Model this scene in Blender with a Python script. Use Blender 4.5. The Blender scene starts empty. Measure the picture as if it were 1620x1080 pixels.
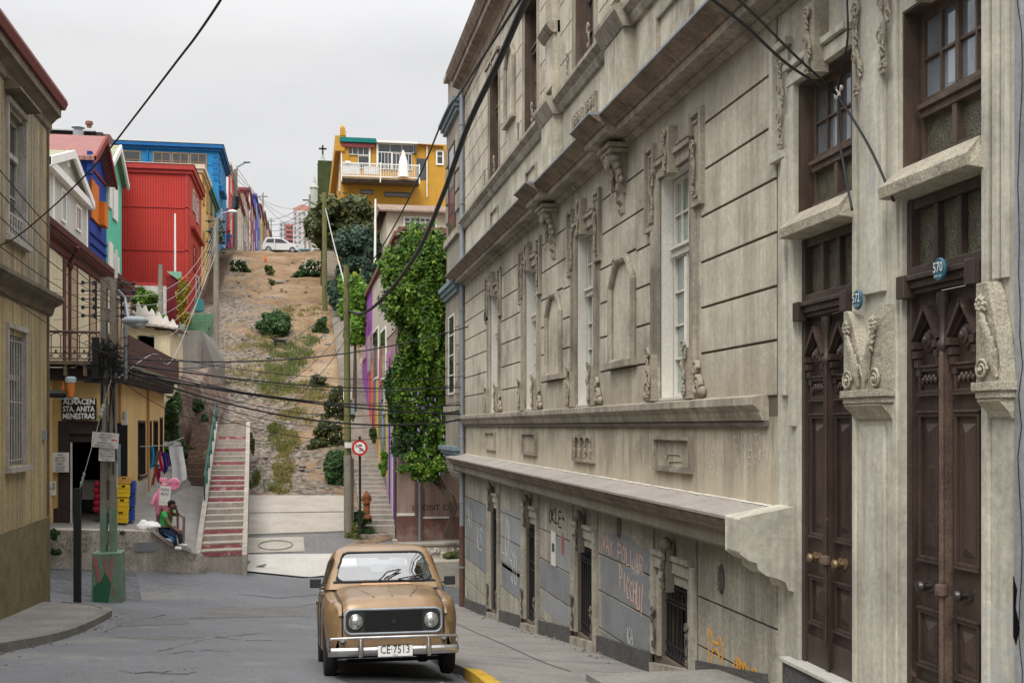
import bpy, math, random
import numpy as np
from mathutils import Vector, Matrix, Euler
random.seed(7); RNG = np.random.default_rng(7)
SC = bpy.context.scene; COL = SC.collection
FPX = 1850.0; HOR = 674.0; VPX = 478.0; CX = 810.0
TH = math.atan((CX - VPX) / FPX); CT, ST = math.cos(TH), math.sin(TH)

# ---------- survey helpers: turn a sighting (column, row, distance) into a point of the place
def P(px, py, Z):
    a = (px - CX) / FPX
    return Vector((Z * (ST + a * CT), Z * (CT - a * ST), Z * (HOR - py) / FPX))
def onX(px, py, X):
    Z = X * FPX / (CT * (px - VPX)); return P(px, py, Z)
def onY(px, py, Y):
    a = (px - CX) / FPX
    return P(px, py, Y / (CT - a * ST))

# ---------- mesh builder
class MB:
    def __init__(s): s.v = []; s.f = []
    def add(s, vs, fs):
        b = len(s.v); s.v += [tuple(v) for v in vs]; s.f += [tuple(b + i for i in f) for f in fs]; return s
    def box(s, x0, x1, y0, y1, z0, z1):
        x0, x1 = min(x0, x1), max(x0, x1); y0, y1 = min(y0, y1), max(y0, y1); z0, z1 = min(z0, z1), max(z0, z1)
        return s.add([(x0,y0,z0),(x1,y0,z0),(x1,y1,z0),(x0,y1,z0),(x0,y0,z1),(x1,y0,z1),(x1,y1,z1),(x0,y1,z1)],
                     [(0,3,2,1),(4,5,6,7),(0,1,5,4),(1,2,6,5),(2,3,7,6),(3,0,4,7)])
    def obox(s, c, ax, ay, az):
        c, ax, ay, az = Vector(c), Vector(ax), Vector(ay), Vector(az)
        vs = [c + i*ax + j*ay + k*az for k in (-1,1) for j in (-1,1) for i in (-1,1)]
        return s.add(vs, [(0,2,3,1),(4,5,7,6),(0,1,5,4),(2,6,7,3),(1,3,7,5),(0,4,6,2)])
    def quad(s, a, b, c, d): return s.add([a,b,c,d], [(0,1,2,3)])
    def prism(s, poly, vec):
        n = len(poly); vec = Vector(vec); a = [Vector(p) for p in poly]
        return s.add(a + [p + vec for p in a], [tuple(range(n))[::-1], tuple(range(n, 2*n))] + [(i,(i+1)%n,n+(i+1)%n,n+i) for i in range(n)])
    def tube(s, pts, r, seg=8, r1=None, cap=True):
        pts = [Vector(p) for p in pts]; n = len(pts); b = len(s.v); up0 = None
        for i, p in enumerate(pts):
            t = (pts[min(i+1,n-1)] - pts[max(i-1,0)])
            if t.length < 1e-9: t = Vector((0,0,1))
            t.normalize()
            if up0 is None:
                up0 = Vector((0,0,1)) if abs(t.z) < .9 else Vector((1,0,0))
            u = up0 - t * up0.dot(t)
            if u.length < 1e-6: u = Vector((0,1,0)) - t*t.y
            u.normalize(); up0 = u; w = t.cross(u)
            rr = r if r1 is None else r + (r1 - r) * i / (n - 1)
            if hasattr(r, '__len__'): rr = r[i]
            for k in range(seg):
                a = 2*math.pi*k/seg; s.v.append(tuple(p + u*math.cos(a)*rr + w*math.sin(a)*rr))
        for i in range(n-1):
            for k in range(seg):
                k2 = (k+1) % seg
                s.f.append((b+i*seg+k, b+i*seg+k2, b+(i+1)*seg+k2, b+(i+1)*seg+k))
        if cap:
            s.f.append(tuple(b+k for k in range(seg))[::-1]); s.f.append(tuple(b+(n-1)*seg+k for k in range(seg)))
        return s
    def ball(s, c, rx, ry=None, rz=None, nu=10, nv=7):
        ry = rx if ry is None else ry; rz = rx if rz is None else rz; b = len(s.v); c = Vector(c)
        for j in range(nv+1):
            ph = math.pi*j/nv
            for i in range(nu):
                a = 2*math.pi*i/nu; s.v.append((c.x+rx*math.sin(ph)*math.cos(a), c.y+ry*math.sin(ph)*math.sin(a), c.z+rz*math.cos(ph)))
        for j in range(nv):
            for i in range(nu):
                i2 = (i+1) % nu; s.f.append((b+j*nu+i, b+(j+1)*nu+i, b+(j+1)*nu+i2, b+j*nu+i2))
        return s
    def lathe(s, base, prof, seg=16, axis='z'):
        b = len(s.v); base = Vector(base)
        for (r, h) in prof:
            for k in range(seg):
                a = 2*math.pi*k/seg; c, d = r*math.cos(a), r*math.sin(a)
                o = {'z': (c,d,h), 'x': (h,c,d), 'y': (c,h,d)}[axis]; s.v.append(tuple(base + Vector(o)))
        for i in range(len(prof)-1):
            for k in range(seg):
                k2 = (k+1) % seg; s.f.append((b+i*seg+k, b+i*seg+k2, b+(i+1)*seg+k2, b+(i+1)*seg+k))
        s.f.append(tuple(b+k for k in range(seg))[::-1]); m = len(prof)-1
        s.f.append(tuple(b+m*seg+k for k in range(seg)))
        return s
    def grid(s, fn, nu, nv):
        b = len(s.v)
        for j in range(nv+1):
            for i in range(nu+1): s.v.append(tuple(fn(i/nu, j/nv)))
        for j in range(nv):
            for i in range(nu):
                q = b+j*(nu+1)+i; s.f.append((q, q+1, q+nu+2, q+nu+1))
        return s
    def text(s, body, place, size, bold=0):
        """place(u,v) -> world; letters laid flat in u,v (metres, centred)"""
        cu = bpy.data.curves.new('t', 'FONT'); cu.body = body; cu.size = size; cu.align_x = 'CENTER'; cu.align_y = 'CENTER'; cu.resolution_u = 2; cu.offset = bold*size
        o = bpy.data.objects.new('t', cu); COL.objects.link(o)
        bpy.context.view_layer.update()
        me = bpy.data.meshes.new_from_object(o.evaluated_get(bpy.context.evaluated_depsgraph_get()))
        s.add([place(v.co.x, v.co.y) for v in me.vertices], [tuple(p.vertices) for p in me.polygons])
        bpy.data.objects.remove(o); bpy.data.curves.remove(cu); bpy.data.meshes.remove(me)
        return s

SF = {'A':[[(0,0),(.5,1),(1,0)],[(.2,.35),(.8,.35)]],'B':[[(0,0),(0,1),(.8,.8),(.1,.52),(.9,.25),(0,0)]],'C':[[(1,.85),(.5,1),(0,.5),(.5,0),(1,.12)]],'D':[[(0,0),(0,1),(.9,.6),(.8,.2),(0,0)]],'E':[[(1,1),(0,1),(0,0),(1,0)],[(0,.5),(.8,.5)]],
 'G':[[(1,.85),(.5,1),(0,.5),(.5,0),(1,.2),(1,.5),(.6,.5)]],'H':[[(0,0),(0,1)],[(1,0),(1,1)],[(0,.5),(1,.5)]],'I':[[(.5,0),(.5,1)]],'K':[[(0,0),(0,1)],[(1,1),(0,.45),(1,0)]],'L':[[(0,1),(0,0),(.9,0)]],'M':[[(0,0),(.1,1),(.5,.3),(.9,1),(1,0)]],'N':[[(0,0),(0,1),(1,0),(1,1)]],
 'O':[[(.5,1),(0,.6),(.1,.1),(.6,0),(1,.4),(.9,.85),(.5,1)]],'P':[[(0,0),(0,1),(.9,.85),(.8,.5),(0,.45)]],'R':[[(0,0),(0,1),(.9,.8),(.7,.5),(0,.45),(1,0)]],'S':[[(1,.9),(.3,1),(.05,.7),(.9,.35),(.7,0),(0,.08)]],'T':[[(.5,0),(.5,1)],[(0,1),(1,1)]],'U':[[(0,1),(.05,.1),(.5,0),(.95,.1),(1,1)]],
 'V':[[(0,1),(.5,0),(1,1)]],'W':[[(0,1),(.25,0),(.5,.7),(.75,0),(1,1)]],'Y':[[(0,1),(.5,.5),(1,1)],[(.5,.5),(.4,0)]],'Z':[[(0,1),(1,1),(0,0),(1,0)]],'/':[[(.2,-.2),(.8,1.2)]],'.':[[(.4,0),(.6,.06)]],'Q':[[(.5,1),(0,.5),(.5,0),(1,.5),(.5,1)],[(.6,.3),(1,0)]],'-':[[(.1,.5),(.9,.5)]],' ':[]}
def handwrite(mb, txt, place, h, adv, r, seed=1, jit=.06):
    rr = random.Random(seed); x = -len(txt)*adv/2
    for ch in txt:
        s = h*rr.uniform(.88,1.12); dy = h*rr.uniform(-jit,jit)
        for ln in SF.get(ch, []): mb.tube([place(x+(u+rr.uniform(-jit,jit))*adv*.74, -h/2+dy+(v+rr.uniform(-jit,jit))*s) for u,v in ln], r, 5)
        x += adv
    return mb
OFF = {}
def tagit(o, label=None, cat=None, group=None, kind=None):
    for k, v in (('label',label),('category',cat),('group',group),('kind',kind)):
        if v: o[k] = v
    return o
def thing(name, label, cat, loc, group=None, rot=(0,0,0)):
    o = bpy.data.objects.new(name, None); COL.objects.link(o); o.empty_display_size = .2
    o.location = loc; o.rotation_euler = rot; OFF[o] = Vector(loc)
    return tagit(o, label, cat, group)
NOSPLIT = ('letter','writing','characters','words','number','flowers','joints','slats','tread','print','mark','eyes')
def clusters(mb, gap=.03):
    n = len(mb.v); par = list(range(n))
    def fd(a):
        while par[a] != a: par[a] = par[par[a]]; a = par[a]
        return a
    for f in mb.f:
        r = fd(f[0])
        for i in f[1:]: par[fd(i)] = r
    a = np.array(mb.v); roots = np.array([fd(i) for i in range(n)]); ids, inv = np.unique(roots, return_inverse=True); k = len(ids)
    if k < 2 or k > 400: return None
    lo = np.full((k,3), 1e9); hi = np.full((k,3), -1e9); np.minimum.at(lo, inv, a); np.maximum.at(hi, inv, a); lo -= gap; hi += gap
    p2 = list(range(k))
    def f2(x):
        while p2[x] != x: p2[x] = p2[p2[x]]; x = p2[x]
        return x
    for i in range(k):
        m = np.all((lo[i] <= hi[i+1:]) & (hi[i] >= lo[i+1:]), axis=1)
        for j in np.nonzero(m)[0]: p2[f2(i)] = f2(i+1+int(j))
    lab = [f2(i) for i in range(k)]; u = sorted(set(lab))
    if len(u) < 2 or len(u) > 26: return None
    vc = [u.index(lab[i]) for i in inv]; out = []
    for c in range(len(u)):
        mp = {}; q = MB()
        for i in range(n):
            if vc[i] == c: mp[i] = len(q.v); q.v.append(mb.v[i])
        q.f = [tuple(mp[i] for i in f) for f in mb.f if vc[f[0]] == c]
        if q.f: out.append(q)
    return out
def obj(name, mb, mat, parent=None, **kw):
    if parent is not None and not kw.get('kind') and not any(s in name for s in NOSPLIT):
        cs = clusters(mb)
        if cs: return [obj1(name, q, mat, parent, **kw) for q in cs][0]
    return obj1(name, mb, mat, parent, **kw)
def obj1(name, mb, mat, parent=None, smooth=False, local=False, label=None, cat=None, group=None, kind=None, bevel=0, base=None):
    me = bpy.data.meshes.new(name)
    if parent is not None: off = Vector((0,0,0)) if local else OFF[parent]
    elif local: off = Vector((0,0,0))
    else:
        if base is not None: off = Vector(base)
        elif kind == 'structure': off = Vector((0,0,0))
        else:
            a = np.array(mb.v); off = Vector((float((a[:,0].min()+a[:,0].max())/2), float((a[:,1].min()+a[:,1].max())/2), float(a[:,2].min())))
    a = np.array(mb.v, dtype=np.float64) - np.array(off)
    me.from_pydata(a.tolist(), [], mb.f); me.update()
    if mat: me.materials.append(mat)
    if smooth:
        me.polygons.foreach_set('use_smooth', [True]*len(me.polygons))
        if smooth != 'all' and hasattr(me, 'set_sharp_from_angle'): me.set_sharp_from_angle(angle=math.radians(40))
    o = bpy.data.objects.new(name, me); COL.objects.link(o)
    if parent is not None: o.parent = parent; OFF[o] = Vector((0,0,0)) if local else OFF[parent]
    else: o.location = off; OFF[o] = off
    if bevel:
        m = o.modifiers.new('b','BEVEL'); m.width = bevel; m.segments = 2; m.limit_method = 'ANGLE'; m.angle_limit = math.radians(50)
    return tagit(o, label, cat, group, kind)

# ---------- materials
def nodes(m):
    m.use_nodes = True; nt = m.node_tree; nt.nodes.clear(); return nt
def N(nt, t, **kw):
    n = nt.nodes.new(t)
    for k, v in kw.items(): setattr(n, k, v)
    return n
def L(nt, a, b): nt.links.new(a, b)
def math_(nt, op, a, b=None):
    n = N(nt, 'ShaderNodeMath', operation=op)
    for i, x in enumerate((a, b)):
        if x is None: continue
        if isinstance(x, (int, float)): n.inputs[i].default_value = x
        else: L(nt, x, n.inputs[i])
    return n.outputs[0]
def ramp(nt, fac, stops):
    r = N(nt, 'ShaderNodeValToRGB'); e = r.color_ramp.elements
    while len(e) < len(stops): e.new(.5)
    for i, (p, c) in enumerate(stops): e[i].position = p; e[i].color = (*c[:3], 1) if hasattr(c, '__len__') else (c,c,c,1)
    L(nt, fac, r.inputs[0]); return r.outputs[0]
def mix(nt, fac, a, b, mode='MIX'):
    n = N(nt, 'ShaderNodeMix', data_type='RGBA', blend_type=mode)
    for sock, x in ((n.inputs[0], fac), (n.inputs[6], a), (n.inputs[7], b)):
        if isinstance(x, (int, float)): sock.default_value = x
        elif isinstance(x, tuple): sock.default_value = (*x[:3], 1)
        else: L(nt, x, sock)
    return n.outputs[2]
def noise(nt, vec, scale, detail=5, rough=.6, sc3=None):
    if sc3:
        mp = N(nt, 'ShaderNodeMapping'); mp.inputs['Scale'].default_value = sc3; L(nt, vec, mp.inputs[0]); vec = mp.outputs[0]
    n = N(nt, 'ShaderNodeTexNoise'); n.inputs['Scale'].default_value = scale; n.inputs['Detail'].default_value = detail; n.inputs['Roughness'].default_value = rough
    L(nt, vec, n.inputs['Vector']); return n.outputs['Fac']
def c_mul(c, k): return tuple(min(1, x*k) for x in c[:3])
def SURF(name, c, var=.25, scale=1.5, rough=.85, bump=.15, bscale=25, streak=0, streakc=None, patch=None, patchc=None, metallic=0, corr=0, corrpitch=.1,
         fine=.12, spec=.3, island=0, coat=0, planks=None, world=True, bricks=None, patchscale=.7, grade=None, speck=0, soot=0):
    m = bpy.data.materials.new(name); nt = nodes(m)
    out = N(nt, 'ShaderNodeOutputMaterial'); b = N(nt, 'ShaderNodeBsdfPrincipled'); L(nt, b.outputs[0], out.inputs[0])
    if world: g = N(nt, 'ShaderNodeNewGeometry'); vec = g.outputs['Position']
    else: g = N(nt, 'ShaderNodeTexCoord'); vec = g.outputs['Object']
    f = noise(nt, vec, scale)
    col = ramp(nt, f, [(.25, c_mul(c, 1-var)), (.5, c), (.75, c_mul(c, 1+var*.8))])
    if fine:
        f2 = noise(nt, vec, scale*14, 3)
        col = mix(nt, 1.0, col, ramp(nt, f2, [(.3, 1-fine*1.6), (.7, 1+0*fine)]), 'MULTIPLY')
    if soot:
        col = mix(nt, 1.0, col, ramp(nt, noise(nt, vec, .55, 9, .72), [(.36, 1-soot), (.47, 1-soot*.35), (.56, 1.)]), 'MULTIPLY'); col = mix(nt, ramp(nt, noise(nt, vec, 1.0, 8, .75, (7, 7, 1.6)), [(.60, 0.), (.64, soot*.9)]), col, c_mul(c, .55))
    if speck:
        col = mix(nt, 1.0, col, ramp(nt, noise(nt, vec, 38, 2, .8), [(.30, 1-speck), (.5, 1.), (.72, 1.)]), 'MULTIPLY'); col = mix(nt, ramp(nt, noise(nt, vec, 55, 1, .5), [(.62, 0.), (.72, .5)]), col, c_mul(c, 2.0))
    if patch:
        pf = noise(nt, vec, patchscale, 8, .68)
        col = mix(nt, ramp(nt, pf, [(patch, 0.), (patch+.06, 1.)]), col, patchc)
    if streak:
        sf = noise(nt, vec, 1.0, 6, .7, (3.2, 3.2, .28))
        col = mix(nt, ramp(nt, sf, [(.46, 0.), (.66, streak)]), col, streakc or c_mul(c, .35)); col = mix(nt, ramp(nt, noise(nt, vec, 1.0, 5, .7, (5, 5, .35)), [(.56, 0.), (.68, streak*.55)]), col, c_mul(c, 1.45))
        sf2 = noise(nt, vec, 1.0, 6, .7, (9, 9, .5))
        col = mix(nt, ramp(nt, sf2, [(.5, 0.), (.75, streak*.6)]), col, streakc or c_mul(c, .45))
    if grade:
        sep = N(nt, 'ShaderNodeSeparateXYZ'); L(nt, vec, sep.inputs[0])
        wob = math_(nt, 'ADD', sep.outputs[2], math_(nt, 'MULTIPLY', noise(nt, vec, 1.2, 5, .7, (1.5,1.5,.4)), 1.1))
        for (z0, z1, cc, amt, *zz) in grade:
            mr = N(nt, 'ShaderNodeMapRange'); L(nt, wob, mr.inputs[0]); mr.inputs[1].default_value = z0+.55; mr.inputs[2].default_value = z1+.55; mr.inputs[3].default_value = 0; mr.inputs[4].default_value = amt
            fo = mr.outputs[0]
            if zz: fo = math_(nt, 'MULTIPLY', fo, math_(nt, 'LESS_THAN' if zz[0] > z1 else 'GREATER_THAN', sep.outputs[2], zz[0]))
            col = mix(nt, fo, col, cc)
    bh = noise(nt, vec, bscale, 4)
    height = math_(nt, 'MULTIPLY', bh, bump)
    if corr:
        sep = N(nt, 'ShaderNodeSeparateXYZ'); L(nt, vec, sep.inputs[0])
        s_ = math_(nt, 'ADD', sep.outputs[0], sep.outputs[1])
        w = math_(nt, 'SINE', math_(nt, 'MULTIPLY', s_, 2*math.pi/corrpitch))
        height = math_(nt, 'ADD', height, math_(nt, 'MULTIPLY', w, corr))
        col = mix(nt, 1.0, col, ramp(nt, math_(nt, 'ADD', math_(nt, 'MULTIPLY', w, .5), .5), [(0, .62), (.6, 1.)]), 'MULTIPLY')
    if planks:
        sep = N(nt, 'ShaderNodeSeparateXYZ'); L(nt, vec, sep.inputs[0])
        src = sep.outputs[2] if planks[0] == 'z' else math_(nt, 'ADD', sep.outputs[0], sep.outputs[1])
        fr = math_(nt, 'FRACT', math_(nt, 'MULTIPLY', src, 1/planks[1]))
        col = mix(nt, 1.0, col, ramp(nt, fr, [(0, .35), (.07, 1.), (.93, 1.), (1, .6)]), 'MULTIPLY')
    if bricks:
        sep = N(nt, 'ShaderNodeSeparateXYZ'); L(nt, vec, sep.inputs[0])
        cmb = N(nt, 'ShaderNodeCombineXYZ'); L(nt, math_(nt, 'ADD', sep.outputs[0], sep.outputs[1]), cmb.inputs[0])
        L(nt, sep.outputs[bricks[3] if len(bricks) > 3 else 2], cmb.inputs[1])
        bt = N(nt, 'ShaderNodeTexBrick'); L(nt, cmb.outputs[0], bt.inputs[0]); bt.inputs['Scale'].default_value = 1; bt.inputs['Brick Width'].default_value = bricks[0]; bt.inputs['Row Height'].default_value = bricks[1]; bt.inputs['Mortar Size'].default_value = .012
        bt.inputs['Color1'].default_value = (1,1,1,1); bt.inputs['Color2'].default_value = (.7,.7,.7,1); bt.inputs['Mortar'].default_value = (.5,.5,.5,1)
        col = mix(nt, bricks[2], col, bt.outputs[0], 'MULTIPLY')
        height = math_(nt, 'ADD', height, math_(nt, 'MULTIPLY', bt.outputs['Fac'], -.4))
    if island:
        col = mix(nt, 1.0, col, ramp(nt, g.outputs['Random Per Island'], [(0, 1-island), (1, 1+island)]), 'MULTIPLY')
    L(nt, col, b.inputs['Base Color'])
    b.inputs['Roughness'].default_value = rough; b.inputs['Metallic'].default_value = metallic; b.inputs['Specular IOR Level'].default_value = spec
    if coat: b.inputs['Coat Weight'].default_value = coat; b.inputs['Coat Roughness'].default_value = .08
    bp = N(nt, 'ShaderNodeBump'); bp.inputs['Strength'].default_value = .55; bp.inputs['Distance'].default_value = .03
    L(nt, height, bp.inputs['Height']); L(nt, bp.outputs[0], b.inputs['Normal'])
    return m
def LEAF(name, cols, trans=.25):
    m = bpy.data.materials.new(name); nt = nodes(m); out = N(nt, 'ShaderNodeOutputMaterial')
    g = N(nt, 'ShaderNodeNewGeometry'); n = len(cols)
    f = noise(nt, g.outputs['Position'], 1.3, 2)
    k = math_(nt, 'ADD', math_(nt, 'MULTIPLY', g.outputs['Random Per Island'], .6), math_(nt, 'MULTIPLY', f, .45))
    c = ramp(nt, k, [(.08 + .84*i/(n-1), cc) for i, cc in enumerate(cols)])
    d = N(nt, 'ShaderNodeBsdfPrincipled'); d.inputs['Roughness'].default_value = .55; d.inputs['Specular IOR Level'].default_value = .3; L(nt, c, d.inputs['Base Color'])
    t = N(nt, 'ShaderNodeBsdfTranslucent'); L(nt, c, t.inputs[0]); ms = N(nt, 'ShaderNodeMixShader'); ms.inputs[0].default_value = trans
    L(nt, d.outputs[0], ms.inputs[1]); L(nt, t.outputs[0], ms.inputs[2]); L(nt, ms.outputs[0], out.inputs[0]); return m
def PLAIN(name, c, rough=.6, metallic=0, spec=.4, var=.12, coat=0):
    return SURF(name, c, var=var, scale=3, rough=rough, bump=.03, metallic=metallic, spec=spec, fine=.05, coat=coat)
def GLASS(name, c, rough=.08, var=.5, metallic=.0, spec=.9):
    m = SURF(name, c, var=var, scale=.9, rough=rough, bump=.0, bscale=1.2, fine=0, spec=spec, metallic=metallic); return m

M = {}
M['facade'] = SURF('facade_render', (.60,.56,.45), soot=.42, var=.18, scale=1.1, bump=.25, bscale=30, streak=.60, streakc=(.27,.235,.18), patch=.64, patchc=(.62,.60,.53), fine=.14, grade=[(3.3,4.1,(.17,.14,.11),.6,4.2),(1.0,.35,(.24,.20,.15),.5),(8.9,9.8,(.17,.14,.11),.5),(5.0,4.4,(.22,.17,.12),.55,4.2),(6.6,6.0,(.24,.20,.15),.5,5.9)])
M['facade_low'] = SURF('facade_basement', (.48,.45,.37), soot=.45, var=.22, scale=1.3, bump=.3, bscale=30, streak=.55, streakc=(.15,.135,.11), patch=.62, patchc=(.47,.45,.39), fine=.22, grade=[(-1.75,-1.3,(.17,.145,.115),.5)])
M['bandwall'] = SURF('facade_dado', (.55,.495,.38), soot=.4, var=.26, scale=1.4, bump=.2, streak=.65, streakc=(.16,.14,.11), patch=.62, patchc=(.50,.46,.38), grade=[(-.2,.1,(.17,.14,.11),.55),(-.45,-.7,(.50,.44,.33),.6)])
M['groove'] = PLAIN('groove_dark', (.06,.05,.04), .95)  # dark tone of the joint seams
M['trim'] = SURF('facade_moulding', (.45,.405,.325), soot=.5, var=.3, scale=1.6, bump=.3, streak=.6, streakc=(.11,.09,.07), fine=.2)
M['cornice'] = SURF('cornice_stained', (.29,.235,.18), var=.35, scale=1.5, bump=.35, streak=.75, streakc=(.10,.07,.05), patch=.60, patchc=(.36,.21,.12), fine=.2, patchscale=1.6)
M['ledge'] = SURF('ledge_top', (.34,.31,.28), var=.2, scale=2, bump=.3, patch=.68, patchc=(.62,.6,.56), fine=.15)
M['grime'] = SURF('dark_moulding', (.17,.145,.12), var=.4, scale=2, bump=.3, streak=.6, fine=.25)
M['carve'] = SURF('carved_plaster', (.44,.39,.305), var=.35, scale=5, bump=.8, bscale=22, fine=.35)
M['carve_light'] = SURF('carved_stone', (.50,.46,.36), var=.3, scale=5, bump=.9, bscale=26, fine=.35)
M['shell'] = PLAIN('dark_joint', (.13,.105,.08), .95)  # dark wall tone that shows in the joints between courses
M['pier'] = SURF('door_pier', (.60,.575,.48), soot=.35, var=.22, scale=1.2, bump=.25, streak=.5, streakc=(.22,.20,.17), patch=.6, patchc=(.42,.44,.43), fine=.15)
M['plinth'] = SURF('plinth_granite', (.13,.125,.12), var=.3, scale=2, bump=.5, bscale=60, fine=.4)
M['white_wood'] = SURF('white_paint_wood', (.68,.66,.60), var=.12, scale=2, rough=.6, bump=.12, streak=.25, streakc=(.42,.38,.32))
M['dark_wood'] = SURF('dark_window_wood', (.085,.058,.042), var=.4, scale=3, rough=.6, bump=.3, streak=.4, streakc=(.2,.16,.13))
M['door'] = SURF('door_paint', (.047,.031,.025), var=.4, scale=2.5, rough=.45, bump=.18, streak=.35, streakc=(.14,.095,.075), patch=.66, patchc=(.19,.13,.10), patchscale=5, spec=.45, fine=.3)
M['door_edge'] = SURF('worn_door_edge', (.16,.11,.085), var=.5, scale=6, rough=.6, bump=.3, fine=.4)
M['glass_curtain'] = GLASS('window_curtained', (.26,.31,.28), .12, .45)
M['glass_dark'] = GLASS('window_dark', (.04,.045,.05), .06, .6)
M['glass_sky'] = GLASS('window_reflecting', (.22,.25,.28), .05, .9, .35)
M['glass_rough'] = SURF('hammered_glass', (.13,.125,.085), var=.5, scale=9, rough=.25, bump=1.0, bscale=38, fine=.3, spec=.7)
M['iron'] = PLAIN('black_iron', (.018,.018,.02), .55, .1)
M['zinc'] = SURF('grey_zinc', (.30,.33,.36), var=.15, scale=3, rough=.5, metallic=.3, bump=.08, streak=.3)
M['pipe_rust'] = SURF('rusted_pipe', (.11,.06,.045), var=.4, scale=4, rough=.8)
M['bluegrey'] = SURF('blue_grey_paint', (.20,.27,.31), var=.15, scale=3, rough=.6, streak=.4)
M['graypaint'] = SURF('grey_overpaint', (.25,.26,.272), soot=.3, var=.15, scale=2, rough=.8, bump=.2)
M['black'] = PLAIN('flat_black', (.012,.012,.012), .8)
M['void'] = PLAIN('dark_interior', (.006,.006,.007), .95, spec=.05)
M['enamel'] = PLAIN('blue_enamel', (.03,.11,.16), .25)
M['white'] = PLAIN('white_paint', (.78,.78,.75), .5)
M['paper'] = SURF('card_sign', (.72,.71,.67), var=.08, scale=6, bump=.05)
M['ink'] = PLAIN('ink', (.08,.08,.09), .8)
M['brass'] = PLAIN('old_brass', (.20,.14,.075), .45, .5)
M['wire'] = PLAIN('cable_black', (.012,.012,.014), .6)
M['wire_light'] = PLAIN('cable_grey', (.30,.29,.27), .6)
# ================= TERRAIN =================
def hill(Y):
    Zt = [30, 36, 38.3, 46.5, 66, 83, 101, 118, 124, 190, 500]
    zt = [-5.4,-4.6,-4.12,-2.70,2.65,7.8,12.7,17.2,18.0,26.8,64]
    return np.interp(Y, Zt, zt)
CP = []
def cp(px, py, Z, dz=0): p = P(px, py, Z); CP.append((p.x, p.y, p.z+dz))
for x in (-6, 0, 6): CP.append((x, -8, -1.05)); CP.append((x, 0, -1.65))
cp(0, 1030, 14.7); cp(195, 960, 25); cp(160, 952, 26.5); cp(612, 1068, 12.5); CP.append((4.7,12.2,-3.06)); cp(1023,1076,16.16)
cp(733, 966, 34.6); cp(845, 1009, 24); cp(933,1037,19.4); cp(230, 901, 31); cp(78, 897, 29.6); cp(327, 907, 32.7); cp(390, 907, 34.3); cp(530, 906, 37.5); cp(725, 894, 42.5)
CP += [(-16,26,-3.2),(-16,40,-3.2),(-8,20,-3.4),(14,52,-6.6),(16,38,-6.6),(9,30,-5.4),(4,55,-4.7),(-8,12,-2.7),(0,60,-5),(20,20,-4)]
_c = np.array(CP)
def _solve():
    n = len(_c); D = np.linalg.norm(_c[:,None,:2]-_c[None,:,:2], axis=2); A = np.zeros((n+3, n+3)); A[:n,:n] = D; A[:n,n] = 1; A[:n,n+1:] = _c[:,:2]; A[n,:n] = 1; A[n+1:,:n] = _c[:,:2].T
    return np.linalg.solve(A + 1e-9*np.eye(n+3), np.concatenate([_c[:,2], [0,0,0]]))
_w = _solve()
def road(X, Y):
    X = np.asarray(X, float); Y = np.asarray(Y, float)
    D = np.sqrt((X[...,None]-_c[:,0])**2 + (Y[...,None]-_c[:,1])**2 + .3)
    return D @ _w[:len(_c)] + _w[-3] + _w[-2]*X + _w[-1]*Y
def G(X, Y):
    X = np.asarray(X, float); Y = np.asarray(Y, float)
    Xc = np.clip(X, -18, 20); Yc = np.clip(Y, -8, 60)
    r = road(Xc, Yc); h = hill(Y)
    # right of the mural building the hill only begins behind it
    h = np.where(X > 3.3, h - np.clip((60 - Y)*1.0, 0, 60)*np.clip((X-3.3)/.6, 0, 1), h)
    h = np.where(X < -3.9, h - np.clip((50 - Y)*1.0, 0, 60)*np.clip((-3.9-X)/.5, 0, 1), h)
    r = np.where(Y > 48, r - (Y-48)*.5, r)
    return np.maximum(r, h)
def g(x, y): return float(G(x, y))

M['asphalt'] = SURF('asphalt', (.175,.180,.190), var=.16, scale=.45, rough=.85, bump=.9, bscale=60, fine=.10, patch=.54, patchc=(.205,.20,.19), patchscale=.35, speck=.5)
M['pave'] = SURF('pavement_concrete', (.26,.245,.225), var=.22, scale=1.2, rough=.9, bump=.35, bscale=40, fine=.22, patch=.66, patchc=(.19,.18,.165))
M['kerb'] = SURF('kerb_stone', (.25,.235,.21), var=.3, scale=2, bump=.5, fine=.3)
M['kerb_yellow'] = SURF('yellow_kerb_paint', (.62,.38,.035), var=.25, scale=4, bump=.5, patch=.57, patchc=(.24,.2,.14), patchscale=5, fine=.3)
M['concrete'] = SURF('light_concrete', (.38,.35,.30), var=.18, scale=1.3, bump=.3, fine=.2, patch=.63, patchc=(.34,.29,.23))
M['whitecon'] = SURF('white_concrete', (.48,.46,.42), var=.12, scale=1.3, bump=.2, fine=.15, patch=.68, patchc=(.45,.42,.38))
M['oldwall'] = SURF('stained_concrete', (.58,.52,.45), var=.35, scale=1.2, bump=.5, fine=.3, streak=.45, patch=.58, patchc=(.22,.2,.18), patchscale=1.3)

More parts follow.
